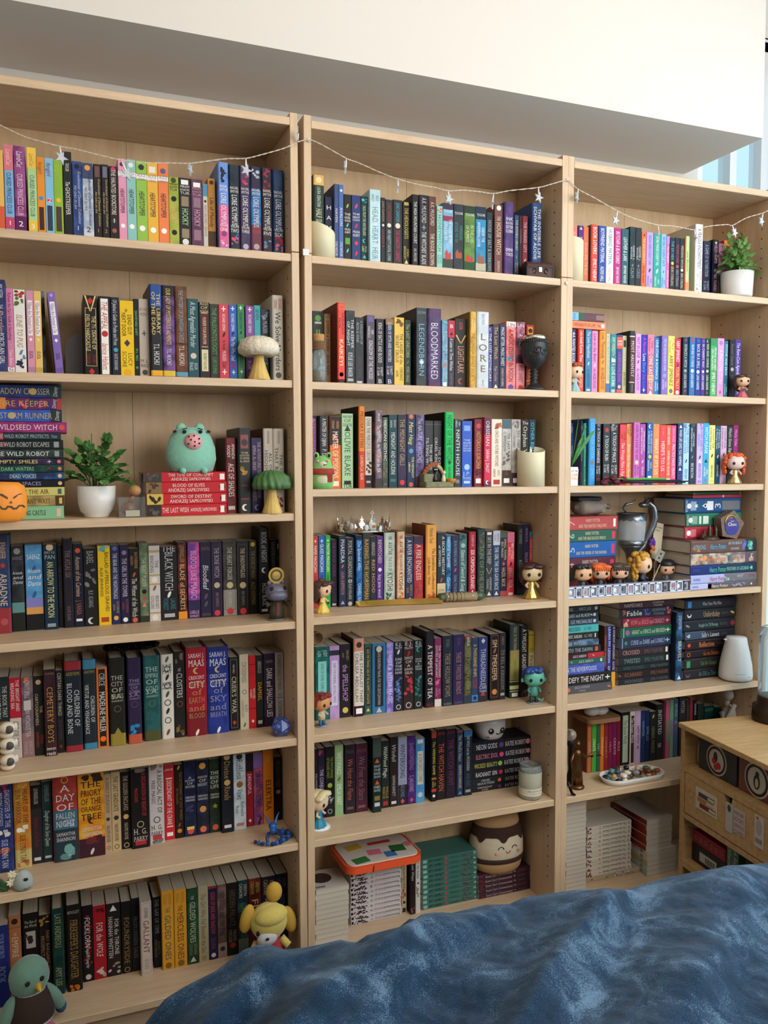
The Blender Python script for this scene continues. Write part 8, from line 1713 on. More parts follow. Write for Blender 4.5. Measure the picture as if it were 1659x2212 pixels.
# clear display rail with framed cards
A = at('R4', 1222, 1270, .016); B = at('R4', 1490, 1262, .016); A.x = max(A.x, .824)
root = thing('display_rail', 'long clear display rail of small framed picture tiles along the shelf front', 'display', 'R4', ((A.x+B.x)/2, .016, SHELF['R4']+.0005))
Lr = B.x-A.x; hr = .036
RAIL = mat('rail_plastic', 'aab4cc', .15)
MB().box((0, .008, .0015), (Lr, .022, .003)).build('rail_base', RAIL, root); MB().box((0, .0175, hr/2), (Lr, .002, hr)).build('rail_back', RAIL, root); MB().box((0, .008, hr-.001), (Lr, .02, .002)).build('rail_top', RAIL, root)
n = 17; rnd = random.Random(12); FRAMEW = mat('tile_frame', 'd8dce4', .35)
for i in range(n):
    x = -Lr/2+Lr*(i+.5)/n; w_ = Lr/n*.86; brown = i in (13, 16)
    f_o = MB(); 
    for (dx, dz, a, b) in ((0, hr*.40, w_, hr*.09), (0, -hr*.40, w_, hr*.09), (-w_*.45, 0, w_*.1, hr*.88), (w_*.45, 0, w_*.1, hr*.88)): f_o.box((x+dx, .0, hr/2+dz), (a, .004, b))
    o = f_o.build('picture_tile', mat('brown_tile', '5a3a2a', .5) if brown else FRAMEW, root)
    MB().box((x, .003, hr/2), (w_*.84, .003, hr*.74)).build('tile_picture', mat('tile_pic_%d' % (i % 4), ('8a98ac', '7a8494', '98a0b0', '6a7080')[i % 4], .4), o)
    MB().ell((x+rnd.uniform(-.2, .1)*w_, .0008, hr*rnd.uniform(.4, .6)), (w_*.22, .001, hr*.2), 8, 6).build('tile_motif', mat('tile_motif_%d' % (i % 3), ('d8d8dc', '3a3c48', 'a86a70')[i % 3], .4), o)

# pentagonal gold and purple sweet box, little bronze castle, on the hardcover stack
tops = sorted([b for b in BOOKS if b['key'] == ('R4', 'hardcover_stack')], key=lambda b: b['z'])
zt = tops[5]['z']-.0003
root, s = prop('sweet_box', 'pentagonal gold filigree sweet box with a purple disc on the hardcovers', 'box', 'R4', 1549, 1611, .026, zt, -.05)
GF = mat('gold_filigree', '6a5848', .45, .3, noise=.6, nscale=120, bump=.6); PUR = mat('purple_foil', '2f2480', .35, coat=.4)
R5 = 33*s; pent = [(R5*math.sin(2*PI*i/5+.18), R5*.98+R5*math.cos(2*PI*i/5+.18)) for i in range(5)]; mz = min(p[1] for p in pent); pent = [(x, z-mz) for x, z in pent]
MB().prism(pent[::-1], .036).build('box_body', GF, root)
cz = sum(p[1] for p in pent)/5
MB().lathe([(0, .0), (18*s, .0), (18*s, .0015), (0, .002)], 28, m=Matrix.Translation((0, -.0004, cz-3*s)) @ Matrix.Rotation(PI/2, 4, 'X')).build('purple_disc', PUR, root)
tx = MB(); tx.col = alb('e8dcb0')
for t_, z_, k_ in (('Choc', 2, 7), ('wizard', 11, 2.4)):
    vs, fs, wd = line_geo(t_, 'S' if k_ > 5 else ''); tx.add([((a-wd/2)*k_*s, -.0028-.0001*l, cz+(z_-3+b*k_)*s) for a, b, l in vs], fs)
tx.build('lettering', INK, root)['kind'] = 'stuff'
MB().tube([(14*s*math.cos(a)-4*s, -.002, cz+(6+16*math.sin(a))*s) for a in np.linspace(.4, 3.4, 12)], 1.2*s, 5).build('gold_arc', GOLD, root, True)
root, s = prop('castle_model', 'tiny bronze castle model standing on the hardcover stack', 'ornament', 'R4', 1507, 1560, .043, zt)
BRZ = mat('dark_bronze', '4a3a2c', .4, .6, noise=.2, nscale=80)
MB().lathe([(0, 0), (24*s, 0), (20*s, 5*s), (10*s, 9*s), (0, 10*s)], 16, sy=.7).build('rock_base', BRZ, root)
for (x, y, r, h_) in ((-14, 2, 4, 16), (-4, -3, 4.5, 28), (4, 4, 3.5, 20), (14, -2, 4, 24), (20, 3, 3, 14), (-20, 0, 3, 10)):
    t_ = MB().lathe([(0, 0), (r*s, 0), (r*s, h_*s*.6), (r*1.2*s, h_*s*.62), (0, h_*s*1.1)], 8, (x*s, y*s, 4*s)).build('tower', BRZ, root)

# ---- fifth right shelf: aroma diffuser
root, s = prop('aroma_diffuser', 'white bottle-shaped aroma diffuser on the fifth right shelf', 'diffuser', 'R5', 1554, 1623, .05, None, -.3)
DIF = mat('diffuser_plastic', 'dcdcda', .4, g=1.05); R = 34.5*s; Hh = 93*s
MB().lathe([(0, 2*s), (R*.9, 2*s), (R, 6*s), (R*1.0, Hh*.16), (R*.95, Hh*.38), (R*.82, Hh*.62), (R*.68, Hh*.85), (R*.62, Hh*.975), (R*.58, Hh), (0, Hh)], 40).build('diffuser_body', DIF, root, True)
MB().lathe([(0, 0), (R*.8, 0), (R*.82, 2.2*s), (0, 2.2*s)], 32).build('foot_ring', mat('grey_rubber', '5a5a58', .6), root)
MB().lathe([(3.2*s, 0), (1.2*s, 9*s), (0, 9*s)], 12, m=Matrix.Translation((-R*.55, 0, Hh*.93)) @ Matrix.Rotation(-1.4, 4, 'Y')).build('mist_nozzle', DIF, root, True)
MB().tube([(R*.985*math.sin(a), -R*.985*math.cos(a), Hh*.2) for a in np.linspace(-.5, .1, 8)], .5*s, 5).build('level_line', mat('grey_print', '9a9890', .5), root)
MB().tube([(R*1.0*math.sin(a), -R*1.0*math.cos(a), Hh*.13) for a in np.linspace(.35, .5, 4)], .7*s, 5).build('brand_print', mat('grey_print', '9a9890', .5), root)

# ---- sixth right shelf
root, s = prop('bronze_statue', 'bronze statue of a robed woman holding out scales, sixth right shelf', 'statue', 'R6', 1231, 1262, .06, None, -.35)
BRS = mat('bronze', '6a4a2c', .35, .8, noise=.3, nscale=60)
MB().lathe([(0, 0), (15*s, 0), (16*s, 4*s), (12*s, 8*s), (0, 9*s)], 20).build('plinth_base', BRS, root, True)
fold = lambda a, z_: 1+.13*math.sin(9*a)*max(0, 1-z_/(60*s))
MB().lathe([(0, 8*s), (12*s, 9*s), (11*s, 30*s), (10*s, 45*s), (7*s, 58*s), (8.5*s, 70*s), (9*s, 78*s), (4*s, 84*s), (0, 85*s)], 36, sy=.75, wob=fold).build('robed_body', BRS, root, True)
MB().ell((0, -1*s, 95*s), (6*s, 6.5*s, 8*s), 14, 10).build('head', BRS, root, True); MB().ell((0, 2*s, 97*s), (7.2*s, 6.5*s, 7.5*s), 12, 8).build('hair', BRS, root, True)
MB().lathe([(6.4*s, -1.2*s), (6.7*s, 1.2*s)], 16, (0, -1*s, 96*s)).build('blindfold', BRS, root)
MB().tube([(8*s, 0, 77*s), (17*s, -6*s, 69*s), (32*s, -10*s, 79*s)], [3.6*s, 3*s, 2.2*s], 8).build('raised_arm', BRS, root, True)
MB().tube([(-8*s, 0, 77*s), (-14*s, -4*s, 60*s), (-13*s, -8*s, 46*s)], [3.6*s, 3*s, 2.4*s], 8).build('lowered_arm', BRS, root, True)
MB().box((-13*s, -8*s, 28*s), (2*s, 1.2*s, 46*s), Matrix.Rotation(.0, 4, 'Y')).build('sword', BRS, root)
MB().tube([(26*s, -10*s, 84*s), (34*s, -10*s, 82*s), (44*s, -10*s, 86*s)], 1*s, 6).build('scale_beam', BRS, root)
for x in (27, 43): MB().lathe([(0, 0), (6*s, 2*s), (6*s, 2.6*s), (0, 1*s)], 12, (x*s, -10*s, (72 if x > 30 else 70)*s)).build('scale_pan', BRS, root); MB().tube([(x*s, -10*s, 72*s), (x*s, -10*s, 84*s)], .5*s, 5).build('scale_chain', BRS, root)
root, s = prop('crystal_ball', 'clear crystal ball on a black stand by the panel, sixth right shelf', 'ornament', 'R6', 1222, 1240, .1)
MB().ell((0, 0, 106*s), (13*s, 13*s, 13*s), 24, 16).build('glass_ball', mat('crystal', (.9, .93, .97), .02, trans=.9, ior=1.45), root, True)
MB().lathe([(0, 0), (14*s, 0), (9*s, 10*s), (4*s, 30*s), (5*s, 80*s), (10*s, 94*s), (0, 95*s)], 20).build('stand', IRON, root, True)
root, s = prop('black_figure', 'black glossy slender ornament foot by the left panel, sixth right shelf', 'ornament', 'R6', 1224, 1238, .015)
MB().tube([(-4*s, 0, 30*s), (-1*s, -2*s, 16*s), (3*s, -4*s, 5*s), (9*s, -8*s, 2.2*s)], [2.5*s, 3*s, 3.4*s, 2*s], 10).build('curved_leg', mat('black_gloss', '141416', .15), root, True)

# white tray of tumbled stones
Xc, s = spot('R6', 1370, .045); root = thing('stone_tray', 'oblong white tray full of polished stones on the sixth right shelf', 'tray', 'R6', (Xc, .058, SHELF['R6']+.0005), .02)
TW, TD = 156*s, .10
P0 = rrect(TW*.9, TD*.86, TD*.42, 8); P1 = rrect(TW, TD, TD*.48, 8); P2 = rrect(TW*.965, TD*.93, TD*.45, 8); P3 = rrect(TW*.88, TD*.82, TD*.40, 8); n = len(P0)
vs = [(x, y, 0) for x, y in P0]+[(x, y, .020) for x, y in P1]+[(x, y, .020) for x, y in P2]+[(x, y, .004) for x, y in P3]
MB().add(vs, [(i+n*k, (i+1) % n+n*k, (i+1) % n+n*(k+1), i+n*(k+1)) for k in range(3) for i in range(n)]+[list(range(n))[::-1], list(range(3*n, 4*n))]).build('tray_body', mat('white_stoneware', 'd4d0c8', .45), root, True)
trayp = (Xc, .058); rnd = random.Random(21); placed = []
cols = [('dark green', '2c4a3c'), ('black', '1a1a1c'), ('rust red', '8a4030'), ('pale pink', 'c8a098'), ('cream', 'cfc4a8'), ('grey', '7a8080'), ('teal', '4a8a7c'), ('ochre', 'b08a4c'), ('white', 'd8d4d0'), ('brown', '5a3a2c'), ('slate', '4a5058'), ('olive', '5a6040')]
cnt = {}
for k in range(400):
    if len(placed) >= 40: break
    lay = 0 if len(placed) < 27 else 1; r = rnd.uniform(.008, .0125); x = rnd.uniform(-TW*.4, TW*.4); y = rnd.uniform(-TD*.34, TD*.36)
    if (abs(x)/(TW*.42))**3+(abs(y)/(TD*.40))**3 > .95: continue
    z = .0055+(.0085 if lay == 0 else .022)
    if any((x-a)**2+(y-b)**2 < ((r+c_)*.86)**2 for a, b, c_, l_ in placed if l_ == lay): continue
    placed.append((x, y, r, lay)); nm, hx = cols[len(placed) % 12]; cnt[nm] = cnt.get(nm, 0)+1
    Mx = Matrix.Translation((Xc+x, .058+y, SHELF['R6']+z)) @ Matrix.Rotation(rnd.uniform(0, PI), 4, 'Z')
    side = 'left' if x < -TW*.14 else ('right' if x > TW*.14 else 'middle')
    o = MB().ell((0, 0, 0), (r*1.15, r*.9, .0078), 12, 8, rnd.uniform(.85, 1.05)).build('polished_stone', mat('stone_'+hx, hx, .2, noise=.3, nscale=120), None, True); o.matrix_world = Mx
    tag(o, f'{nm} polished stone {"lying on top" if lay else "low down"} in the {side}, {"front" if y < -.006 else "back"} of the white tray', 'stone', 'polished stones in the white tray')

# wooden box with a white ornament on the coloured books; white bust at the right
zt = max(b['z']+b['o'].dimensions[2] for b in BOOKS if b['row'] == 'R6' and b['x'] < 1.07)
root, s = prop('wooden_tray_box', 'round-cornered wooden tray lying on the coloured slim books', 'tray', 'R6', 1246, 1330, .17, zt+.0005)
slab(rrect(84*s, .11, .02), 0, .014).build('tray_base', mat('tray_wood', '8a6444', .6, noise=.2, nscale=40), root)
root, s = prop('white_ornament', 'glossy white curled ornament sitting on the wooden tray', 'ornament', 'R6', 1258, 1312, .165, zt+.0155)
for (x, y, r) in ((-12, -6, 12), (8, -8, 11), (20, 0, 9), (-2, 8, 13)): MB().ell((x*s, y*s, r*.9*s), (r*1.5*s, r*1.2*s, r*.9*s), 14, 10).build('curl', mat('white_porcelain', 'b8b4ae', .3), root, True)
root, s = prop('white_bust', 'small white plaster statue of a resting figure behind the oak cabinet', 'statue', 'R6', 1546, 1600, .12)
PLA = mat('plaster', 'b4aca0', .7)
MB().lathe([(0, 0), (26*s, 0), (25*s, 50*s), (20*s, 85*s), (13*s, 106*s), (0, 112*s)], 24, sy=.7).build('torso', PLA, root, True)
MB().ell((-8*s, -4*s, 134*s), (11*s, 12*s, 14*s), 14, 10).build('head', PLA, root, True); MB().ell((-8*s, 2*s, 142*s), (12*s, 12*s, 9*s), 12, 8).build('hair', PLA, root, True)
MB().tube([(-8*s, 0, 106*s), (-8*s, -2*s, 124*s)], 6*s, 8).build('neck', PLA, root, True)
MB().tube([(16*s, 0, 100*s), (32*s, -4*s, 74*s), (40*s, -8*s, 50*s)], [7*s, 5.5*s, 4.5*s], 8).build('arm', PLA, root, True)
MB().tube([(-20*s, 0, 96*s), (-24*s, -14*s, 72*s), (-4*s, -20*s, 116*s)], [7*s, 5.5*s, 4.5*s], 8).build('arm', PLA, root, True)
# dark books at the right end of the sixth shelf, partly behind the cabinet
bx = [(1466, 1481, 1500, '241c1e', 'a8a09c', 'WITCH@.1-.3%S'), (1482, 1488, 1512, '3a3634', '8a8480', ''), (1489, 1496, 1508, '8a2a38', 'd8c8c8', ''), (1497, 1504, 1512, '1c1a1c', 'd0d0d0', 'INNER@.05-.3%S'), (1506, 1520, 1520, '2a3a30', '8a9a88', ''), (1521, 1540, 1525, '1e4a44', '7ab0a4', '*b@.05-.12#3a7a70'), (1541, 1556, 1528, '245048', '7ab0a4', '')]
for xa, xb, yt, bg, fg, el in bx:
    d_ = .17; P = at('R6', (xa+xb)/2, yt, d_); X0 = at('R6', xa, 1600, d_).x; X1 = at('R6', xb, 1600, d_).x
    o = make_book('R6', X0, X1-.0004, d_, SHELF['R6']+.0003, min(P.z-SHELF['R6'], .245), .062, bg, fg, el.split('|'), None, False, False)
ups = sorted([b for b in BOOKS if b['row'] == 'R6' and not b['lie']], key=lambda b: b['x'])
for i, b in enumerate(ups):
    ink = f"{b['ink']} lettering" if b['has'] else 'plain spine'
    tag(b['o'], f"{b['col']} upright book, {ink}, {ORD[i]} from left on sixth shelf of right bookcase", 'book', 'upright books, sixth shelf of right bookcase')

# ---- bottom right shelf: volumes with their spines to the left, and a slim upright one
zz = SHELF['R7']+.0004; z7 = []
A = on_shelf('R7', 1400, 1893); dd7 = max(.03, A.y)
for i, (ya, yb, c_, t_) in enumerate(((1810, 1826, 'b8b0a8', ''), )): pass
X0 = at('R7', 1398, 1850, dd7).x; X1 = min(1.575, X0+.118)
names7 = ['c8b8b0', 'c8c0b0', 'b8a078', 'a8b0a8', '9aa8a0']; ink7 = ['b06a68', 'a85a58', '9a8a60', '6a7a78', '3a4a4a']
for i in range(5):
    th = .0168
    mbk = MB(); o = make_book('R7', 0, .175, 0, 0, th-.0004, X1-X0, names7[4-i], ink7[4-i], ['ORIMOH@.1-.62%S', '*r@.8-.88#8a8478'], None, False, True, labelkey=('R7', 'end_stack'))
    # turned so the spine looks left and the page ends look out
    o.matrix_world = Matrix.Translation((X0, dd7, zz+th/2)) @ Matrix.Rotation(-PI/2, 4, 'Z') @ Matrix.Rotation(-PI/2, 4, 'Y')
    zz += th; BOOKS[-1]['z'] = zz
    tag(o, f'pale volume with its spine to the left, {ORD[4-i]} from top of the turned stack', 'book', 'turned volumes on the bottom right shelf')
for i in range(6):
    th = .0172
    o = make_book('R7', 0, .172, 0, 0, th-.0004, X1-X0-.012, 'b8b0a8', 'a83a2c', ['*b@0-1#8a3a2c', 'VOLUME@.2-.7#1c1414'], None, False, True, labelkey=('R7', 'end_stack_top'))
    o.matrix_world = Matrix.Translation((X0-.002+.002*(i % 2), dd7+.004, zz+th/2)) @ Matrix.Rotation(-PI/2+.02, 4, 'Z') @ Matrix.Rotation(-PI/2, 4, 'Y'); zz += th
    tag(o, f'white volume with a rust spine to the left, {ORD[5-i]} from top of the turned stack', 'book', 'turned rust-spined volumes on the bottom right shelf')
# ------------------------------------------------------------------ oak cabinet in front of the right bookcase
P0 = np.array([1.2087, -.05]); P1 = np.array([1.1703, -.4328]); AX = (P1-P0)/np.linalg.norm(P1-P0); NRM = np.array([-AX[1], AX[0]])
if NRM[0] < 0: NRM = -NRM                                     # pointing away from the front, into the cabinet
def onfront(px, py, off=0.0):
    d = ray(px, py); o = P0+NRM*off; den = d[0]*NRM[0]+d[1]*NRM[1]; s_ = ((o-CAM[:2])@NRM)/den; p = CAM+s_*d
    return (p[:2]-o)@AX, p[2]
CABM = Matrix(((AX[0], NRM[0], 0, P0[0]), (AX[1], NRM[1], 0, P0[1]), (0, 0, 1, 0), (0, 0, 0, 1)))   # local x along the front, y into the cabinet, z up
# local frame is mirrored-free: x to the viewer's right
cab = bpy.data.objects.new('cabinet', None); COL.objects.link(cab); cab.matrix_world = CABM
tag(cab, 'oak veneer cabinet with one drawer and open shelves at the right edge', 'cabinet')
ZT = .6613; CW, CD = .95, .36
zl = lambda y: onfront(1481, y)[1]
z_c1 = zl(1653.5); z_dr1 = zl(1666.5); z_dr0 = zl(1757); z_l1 = zl(1770); z_l0 = zl(1862); z_b = zl(1875)
MB().box((CW/2-.004, CD/2-.004, ZT-.008), (CW, CD+.01, .016), bev=.0015).build('top_board', OAK, cab)
for x in (.010, CW-.02): MB().box((x, CD/2, (ZT-.017)/2), (.020, CD, ZT-.017)).build('side_panel', OAK, cab)
MB().box((CW/2-.004, CD/2, z_c1-.010), (CW-.05, CD, .020)).build('cubby_shelf', OAK, cab)
MB().box((CW/2-.004, CD/2, (z_dr0+z_l1)/2), (CW-.05, CD, abs(z_dr0-z_l1)*.8)).build('drawer_rail', OAK, cab)
MB().box((CW/2-.004, CD/2, z_l0-.010), (CW-.05, CD, .020)).build('lower_shelf', OAK, cab)
MB().box((CW/2, CD-.004, ZT/2), (CW-.05, .006, ZT-.03)).build('back_board', OAK, cab)
# drawer front with a notch for the finger pull
a0, zA = onfront(1430+510/3.812, 1340+1400/3.812); a1, zB = onfront(1430+578/3.812, 1340+1440/3.812)
dz1 = z_c1-.022; dz0 = z_dr0+.002; x0, x1 = .024, CW-.034; nt_ = .034
poly = [(x0, dz0), (x1, dz0), (x1, dz1), (a1, dz1), (a1-.006, dz1-nt_), (a0+.012, dz1-nt_), (a0, dz1)]; poly.append((x0, dz1))
dr = MB().prism(poly, .016, Matrix.Translation((0, .001, 0))).build('drawer', OAK, cab)
MB().box(((a0+a1)/2, .05, dz1-nt_/2), (.09, .004, .05)).build('drawer_shade_sheet', mat('drawer_shade', '1a120c', .9), dr)  # near-black sheet behind the notch, painted shade of the drawer's hollow
def stick(nm, px, py, w_, h_, hx, lab):
    a, z = onfront(px, py); return MB().box((a, -.0004, z), (w_, .0016, h_), bev=.0003).build(nm, mat('sticker_'+hx, hx, .5), cab), a, z
_, a, z = stick('sticker', 1430+365/3.812, 1340+1500/3.812, .10, .066, 'c8bca8', '')
for k, (c_, zz_, ax) in enumerate((('6a2a2c', -.018, .008), ('a8763c', -.002, -.004), ('3a4450', .014, .002))):
    b_ = MB().box((a+ax, -.0016, z+zz_), (.074, .001, .013), Matrix.Translation((a, 0, z)) @ Matrix.Rotation(.0, 4, 'Y') @ Matrix.Translation((-a, 0, -z))).build('printed_book', mat('sticker_'+c_, c_, .5), _)
    MB().box((a+ax+.022, -.0023, z+zz_), (.03, .0006, .008)).build('printed_pages', mat('sticker_pages', 'c8bea8', .6), b_)
_, a, z = stick('sticker', 1430+555/3.812, 1340+1625/3.812, .030, .085, 'b8b4b4', '')
MB().ell((a, -.0016, z+.028), (.008, .0006, .011), 8, 6).build('printed_head', mat('sticker_dark', '4a4448', .5), _)
tb = MB(); tb.col = alb('b85a60'); a2, z2 = onfront(1430+635/3.812, 1340+1665/3.812)
MB().box((a2, -.0004, z2), (.048, .0012, .072)).build('sticker_words_back', mat('sticker_b8b4b4', 'b8b4b4', .5), cab)
for i, t_ in enumerate(('WHETHER', 'BOOKS', 'OBVIOUS', 'POWER')):
    vs, fs, wd = line_geo(t_, ''); k_ = .012; sx = .042/(wd*k_); tb.add([(a2+(p-wd/2)*k_*sx, -.0014, z2+.024-i*.018+q*k_-.006) for p, q, l in vs], fs)
tb.build('sticker_words', INK, cab)['kind'] = 'stuff'
_, a, z = stick('sticker', 1430+800/3.812, 1340+1745/3.812, .036, .088, 'c4bcb8', '')
MB().ell((a, -.0014, z+.012), (.012, .0006, .022), 10, 6).build('printed_jar', mat('sticker_jar', 'a8a09c', .5), _)
MB().box((a, -.0016, z-.025), (.026, .0006, .012)).build('printed_band', mat('sticker_band', '8a8480', .5), _)
MB().ell((a-.006, -.0016, z+.038), (.006, .0006, .004), 8, 6).build('printed_heart', mat('sticker_heart', 'b8482c', .5), _)
# a frame for things standing in the cabinet
def in_cab(name, label, cat, x, y, z, group=None):
    o = bpy.data.objects.new(name, None); COL.objects.link(o); o.matrix_world = CABM @ Matrix.Translation((x, y, z)); return tag(o, label, cat, group)
off = .03
def cabbox(name, label, pxa, pya, pxb, pyb, ztop, hx, badge, by, kind):
    xa, _z = onfront(pxa, pya, off); xb, _z2 = onfront(pxb, pyb, off); zb = z_c1
    o = in_cab(name, label, 'box', (xa+xb)/2, off, zb+.0004); w_ = xb-xa; h_ = ztop-zb
    MB().box((0, .10, h_/2), (w_, .2, h_), bev=.0015).build('box_body', mat('box_'+hx, hx, .5, noise=.4, nscale=25), o)
    bx_, bz = onfront(badge[0], badge[1], off); r = badge[2]; cx = bx_-(xa+xb)/2; cz_ = bz-zb
    DM = lambda e: Matrix.Translation((cx, -e, cz_)) @ Matrix.Rotation(PI/2, 4, 'X')
    b_ = MB().lathe([(0, 0), (r, 0), (r, .0006), (0, .0006)], 40, m=DM(.0002)).build('badge', mat('badge_cream', 'b8b0a4', .5), o)
    MB().lathe([(r*.74, .0), (r*.9, .0), (r*.9, .0006), (r*.74, .0006)], 40, m=DM(.001)).build('badge_ring', mat('badge_dark', '241c20', .5), b_)
    if kind == 'bird':
        MB().ell((cx, -.0014, cz_-.1*r), (r*.26, .0006, r*.42), 16, 10).build('bird_body', mat('badge_dark', '241c20', .5), b_)
        MB().ell((cx+.03*r, -.0014, cz_+.36*r), (r*.15, .0006, r*.16), 12, 8).build('bird_head', mat('badge_dark', '241c20', .5), b_)
        MB().ell((cx+.03*r, -.0022, cz_-.14*r), (r*.13, .0006, r*.28), 12, 8).build('bird_belly', mat('badge_cream', 'b8b0a4', .5), b_)
    else:
        MB().ell((cx-.1*r, -.0014, cz_+.2*r), (r*.2, .0006, r*.35), 12, 8).build('figure_print', mat('badge_dark', '241c20', .5), b_)
        for (p, q, w2) in ((-.25, -.1, .2), (.22, -.3, .24), (-.05, -.45, .2)): MB().ell((cx+p*r, -.0016, cz_+q*r), (r*w2, .0006, r*w2), 10, 8).build('red_print', mat('badge_red', 'a8242c', .5), b_)
    return o
cabbox('board_game_box', 'dark box with a round red and white badge in the oak cabinet', 1430+302/3.812, 1340+1215/3.812, 1430+612/3.812, 1340+1350/3.812, z_c1+.094, '2c2c30', (1430+450/3.812, 1340+1155/3.812, .046), 0, 'x')
cabbox('board_game_box', 'reddish brown box with a round penguin badge in the oak cabinet', 1430+628/3.812, 1340+1360/3.812, 1659+60, 1340+1560/3.812, z_c1+.094, '6a3c30', (1430+782/3.812, 1340+1320/3.812, .050), 0, 'bird')
xa = onfront(1430+262/3.812, 1340+1150/3.812, off)[0]
o = in_cab('slim_bottle', 'slim dark bottle with gold trim beside the dark box', 'bottle', xa, off+.02, z_c1+.0004)
MB().lathe([(0, 0), (.010, 0), (.011, .004), (.0105, .055), (.005, .066), (.005, .08), (0, .08)], 16).build('bottle_body', mat('bottle_gold', '7a6a44', .35, .4), o, True)
# lower opening: black box, red box on it, green book, dark book
xa = onfront(1430+235/3.812, 1340+1850/3.812, .03)[0]; xb = onfront(1430+440/3.812, 1340+2060/3.812, .03)[0]
xg = onfront(1430+580/3.812, 1340+1980/3.812, .03)[0]; xa = max(xa, .024); w_ = xg-.03-xa
o = in_cab('flat_black_box', 'black flat box with a white barcode label low in the oak cabinet', 'box', xa+w_/2, .03, z_l0+.0004)
MB().box((0, .09, .030), (w_, .18, .06), bev=.001).build('box_body', mat('black_card', '16161a', .5), o)
lbp = MB().box((.0, -.0005, .028), (w_*.5, .001, .028)).build('barcode_label', mat('white_label', 'b0aca4', .6), o)
for i in range(11): MB().box((-.01+i*.0042, -.0013, .026), (.0012+.0012*(i % 3 == 0), .0005, .018)).build('bar', BLACKF, lbp)
o = in_cab('flat_red_box', 'crimson flat box with a row of gold rings low in the oak cabinet', 'box', xa+w_/2+.002, .03, z_l0+.061)
MB().box((0, .09, .020), (w_*.96, .18, .04), bev=.001).build('box_body', mat('crimson_card', '8a1430', .5), o)
for i in range(6): MB().tube([(-w_*.38+i*w_*.15+.0065*math.cos(t), -.0008, .02+.0065*math.sin(t)) for t in np.linspace(0, 2*PI, 13)], .001, 5, cap=False).build('gold_ring', mat('gold_print', 'b08a50', .4, .5), o)
xg = onfront(1430+580/3.812, 1340+1980/3.812, .03)[0]
o = in_cab('cabinet_book', 'sage green book with pale script lettering low in the oak cabinet', 'book', xg, .03, z_l0+.0004)
hgt = min(.14, z_l1-z_l0-.01); MB().box((0, .08, hgt/2), (.052, .16, hgt), bev=.001).build('cover', mat('sage_cover', '3f6658', .5), o)
tb = MB(); tb.col = alb('b8c4b4')
for t_, v_ in (('A Fox in the', .012), ('Afternoon', -.012)):
    vs, fs, wd = line_geo(t_, 'i'); k_ = .013; sx = min(1, hgt*.85/(wd*k_)); tb.add([(v_+(q-.5)*k_, -.0008, hgt*.93-p*k_*sx) for p, q, l in vs], fs)
tb.build('spine_title', INK, o)['kind'] = 'stuff'
o = in_cab('cabinet_book', 'black book with orange markings low in the oak cabinet', 'book', xg+.085, .03, z_l0+.0004)
MB().box((0, .08, hgt*.45), (.06, .16, hgt*.9), bev=.001).build('cover', mat('black_cover', '1a1818', .5), o)
for i in range(3): MB().box((0, -.0006, hgt*(.3+.18*i)), (.036, .0008, .008), Matrix.Rotation(0, 4, 'Y')).build('orange_print', mat('orange_print', 'b8823c', .5), o)

# ---- glass lamp on the cabinet
d = ray(1672, 1556); s_ = (ZT-CAM[2])/d[2]; p = CAM+s_*d
lamp = bpy.data.objects.new('glass_lamp', None); COL.objects.link(lamp); lamp.location = (p[0], p[1], ZT+.0004); tag(lamp, 'tall glass cylinder lamp on a bronze base at the right edge', 'lamp')
sl = float((p-CAM)@FWD)/F; R = 42*sl
MB().lathe([(0, 0), (R*1.05, 0), (R*1.08, 4*sl), (R*1.05, 32*sl), (R*.86, 36*sl), (R*.82, 54*sl), (0, 56*sl)], 40).build('bronze_base', mat('bronze_base', '3a2c20', .4, .6), lamp, True)
MB().lathe([(R*.8, 54*sl), (R*.8, 180*sl), (R*.74, 200*sl), (R*.6, 204*sl), (R*.57, 200*sl), (R*.72, 178*sl), (R*.76, 56*sl)], 40).build('glass_cylinder', mat('lamp_glass', (.82, .92, .97), .06, trans=.85, ior=1.2), lamp, True)
MB().lathe([(3*sl, 0), (3.4*sl, 8*sl), (0, 9*sl)], 12, m=Matrix.Translation((-R*.75, -R*.6, 38*sl)) @ Matrix.Rotation(1.2, 4, 'X')).build('brass_knob', GOLD, lamp, True)

# ------------------------------------------------------------------ star string lights
WIRE = [(-14, 262), (0, 270), (41, 290), (68, 300), (129, 316), (163, 322), (199, 331), (253, 344), (300, 351), (366, 352), (407, 353), (433, 350), (489, 343), (531, 342), (569, 333), (614, 320), (643, 307), (666, 302), (690, 310), (748, 342), (775, 352), (820, 372), (860, 387), (905, 399), (940, 405), (968, 412), (1000, 411), (1035, 414), (1066, 418), (1100, 412), (1163, 405), (1190, 398), (1225, 389), (1236, 397), (1249, 409), (1285, 428), (1334, 456), (1370, 472), (1421, 486), (1450, 488), (1480, 493), (1500, 496), (1530, 489), (1570, 485), (1582, 487), (1612, 471), (1648, 460), (1672, 448)]
def frontpt(px, py, Y=-.006): d = ray(px, py); k = (Y-CAM[1])/d[1]; return Vector(CAM+k*d)
sl_ = bpy.data.objects.new('string_lights', None); COL.objects.link(sl_); sl_.location = (.4, -.006, 2.2); tag(sl_, 'clear wire string of small star lights draped along the top shelves', 'string lights')
inv = Matrix.Translation(sl_.location).inverted()
pts = [inv @ frontpt(*p) for p in WIRE]; fine = []
for i in range(len(pts)-1):
    p0_, p1_, p2_, p3_ = pts[max(0, i-1)], pts[i], pts[i+1], pts[min(len(pts)-1, i+2)]
    for t in np.linspace(0, 1, 8, endpoint=False): fine.append(.5*((2*p1_)+(p2_-p0_)*t+(2*p0_-5*p1_+4*p2_-p3_)*t*t+(3*p1_-p0_-3*p2_+p3_)*t**3))
WR = mat('clear_wire', 'cfc4b4', .3)
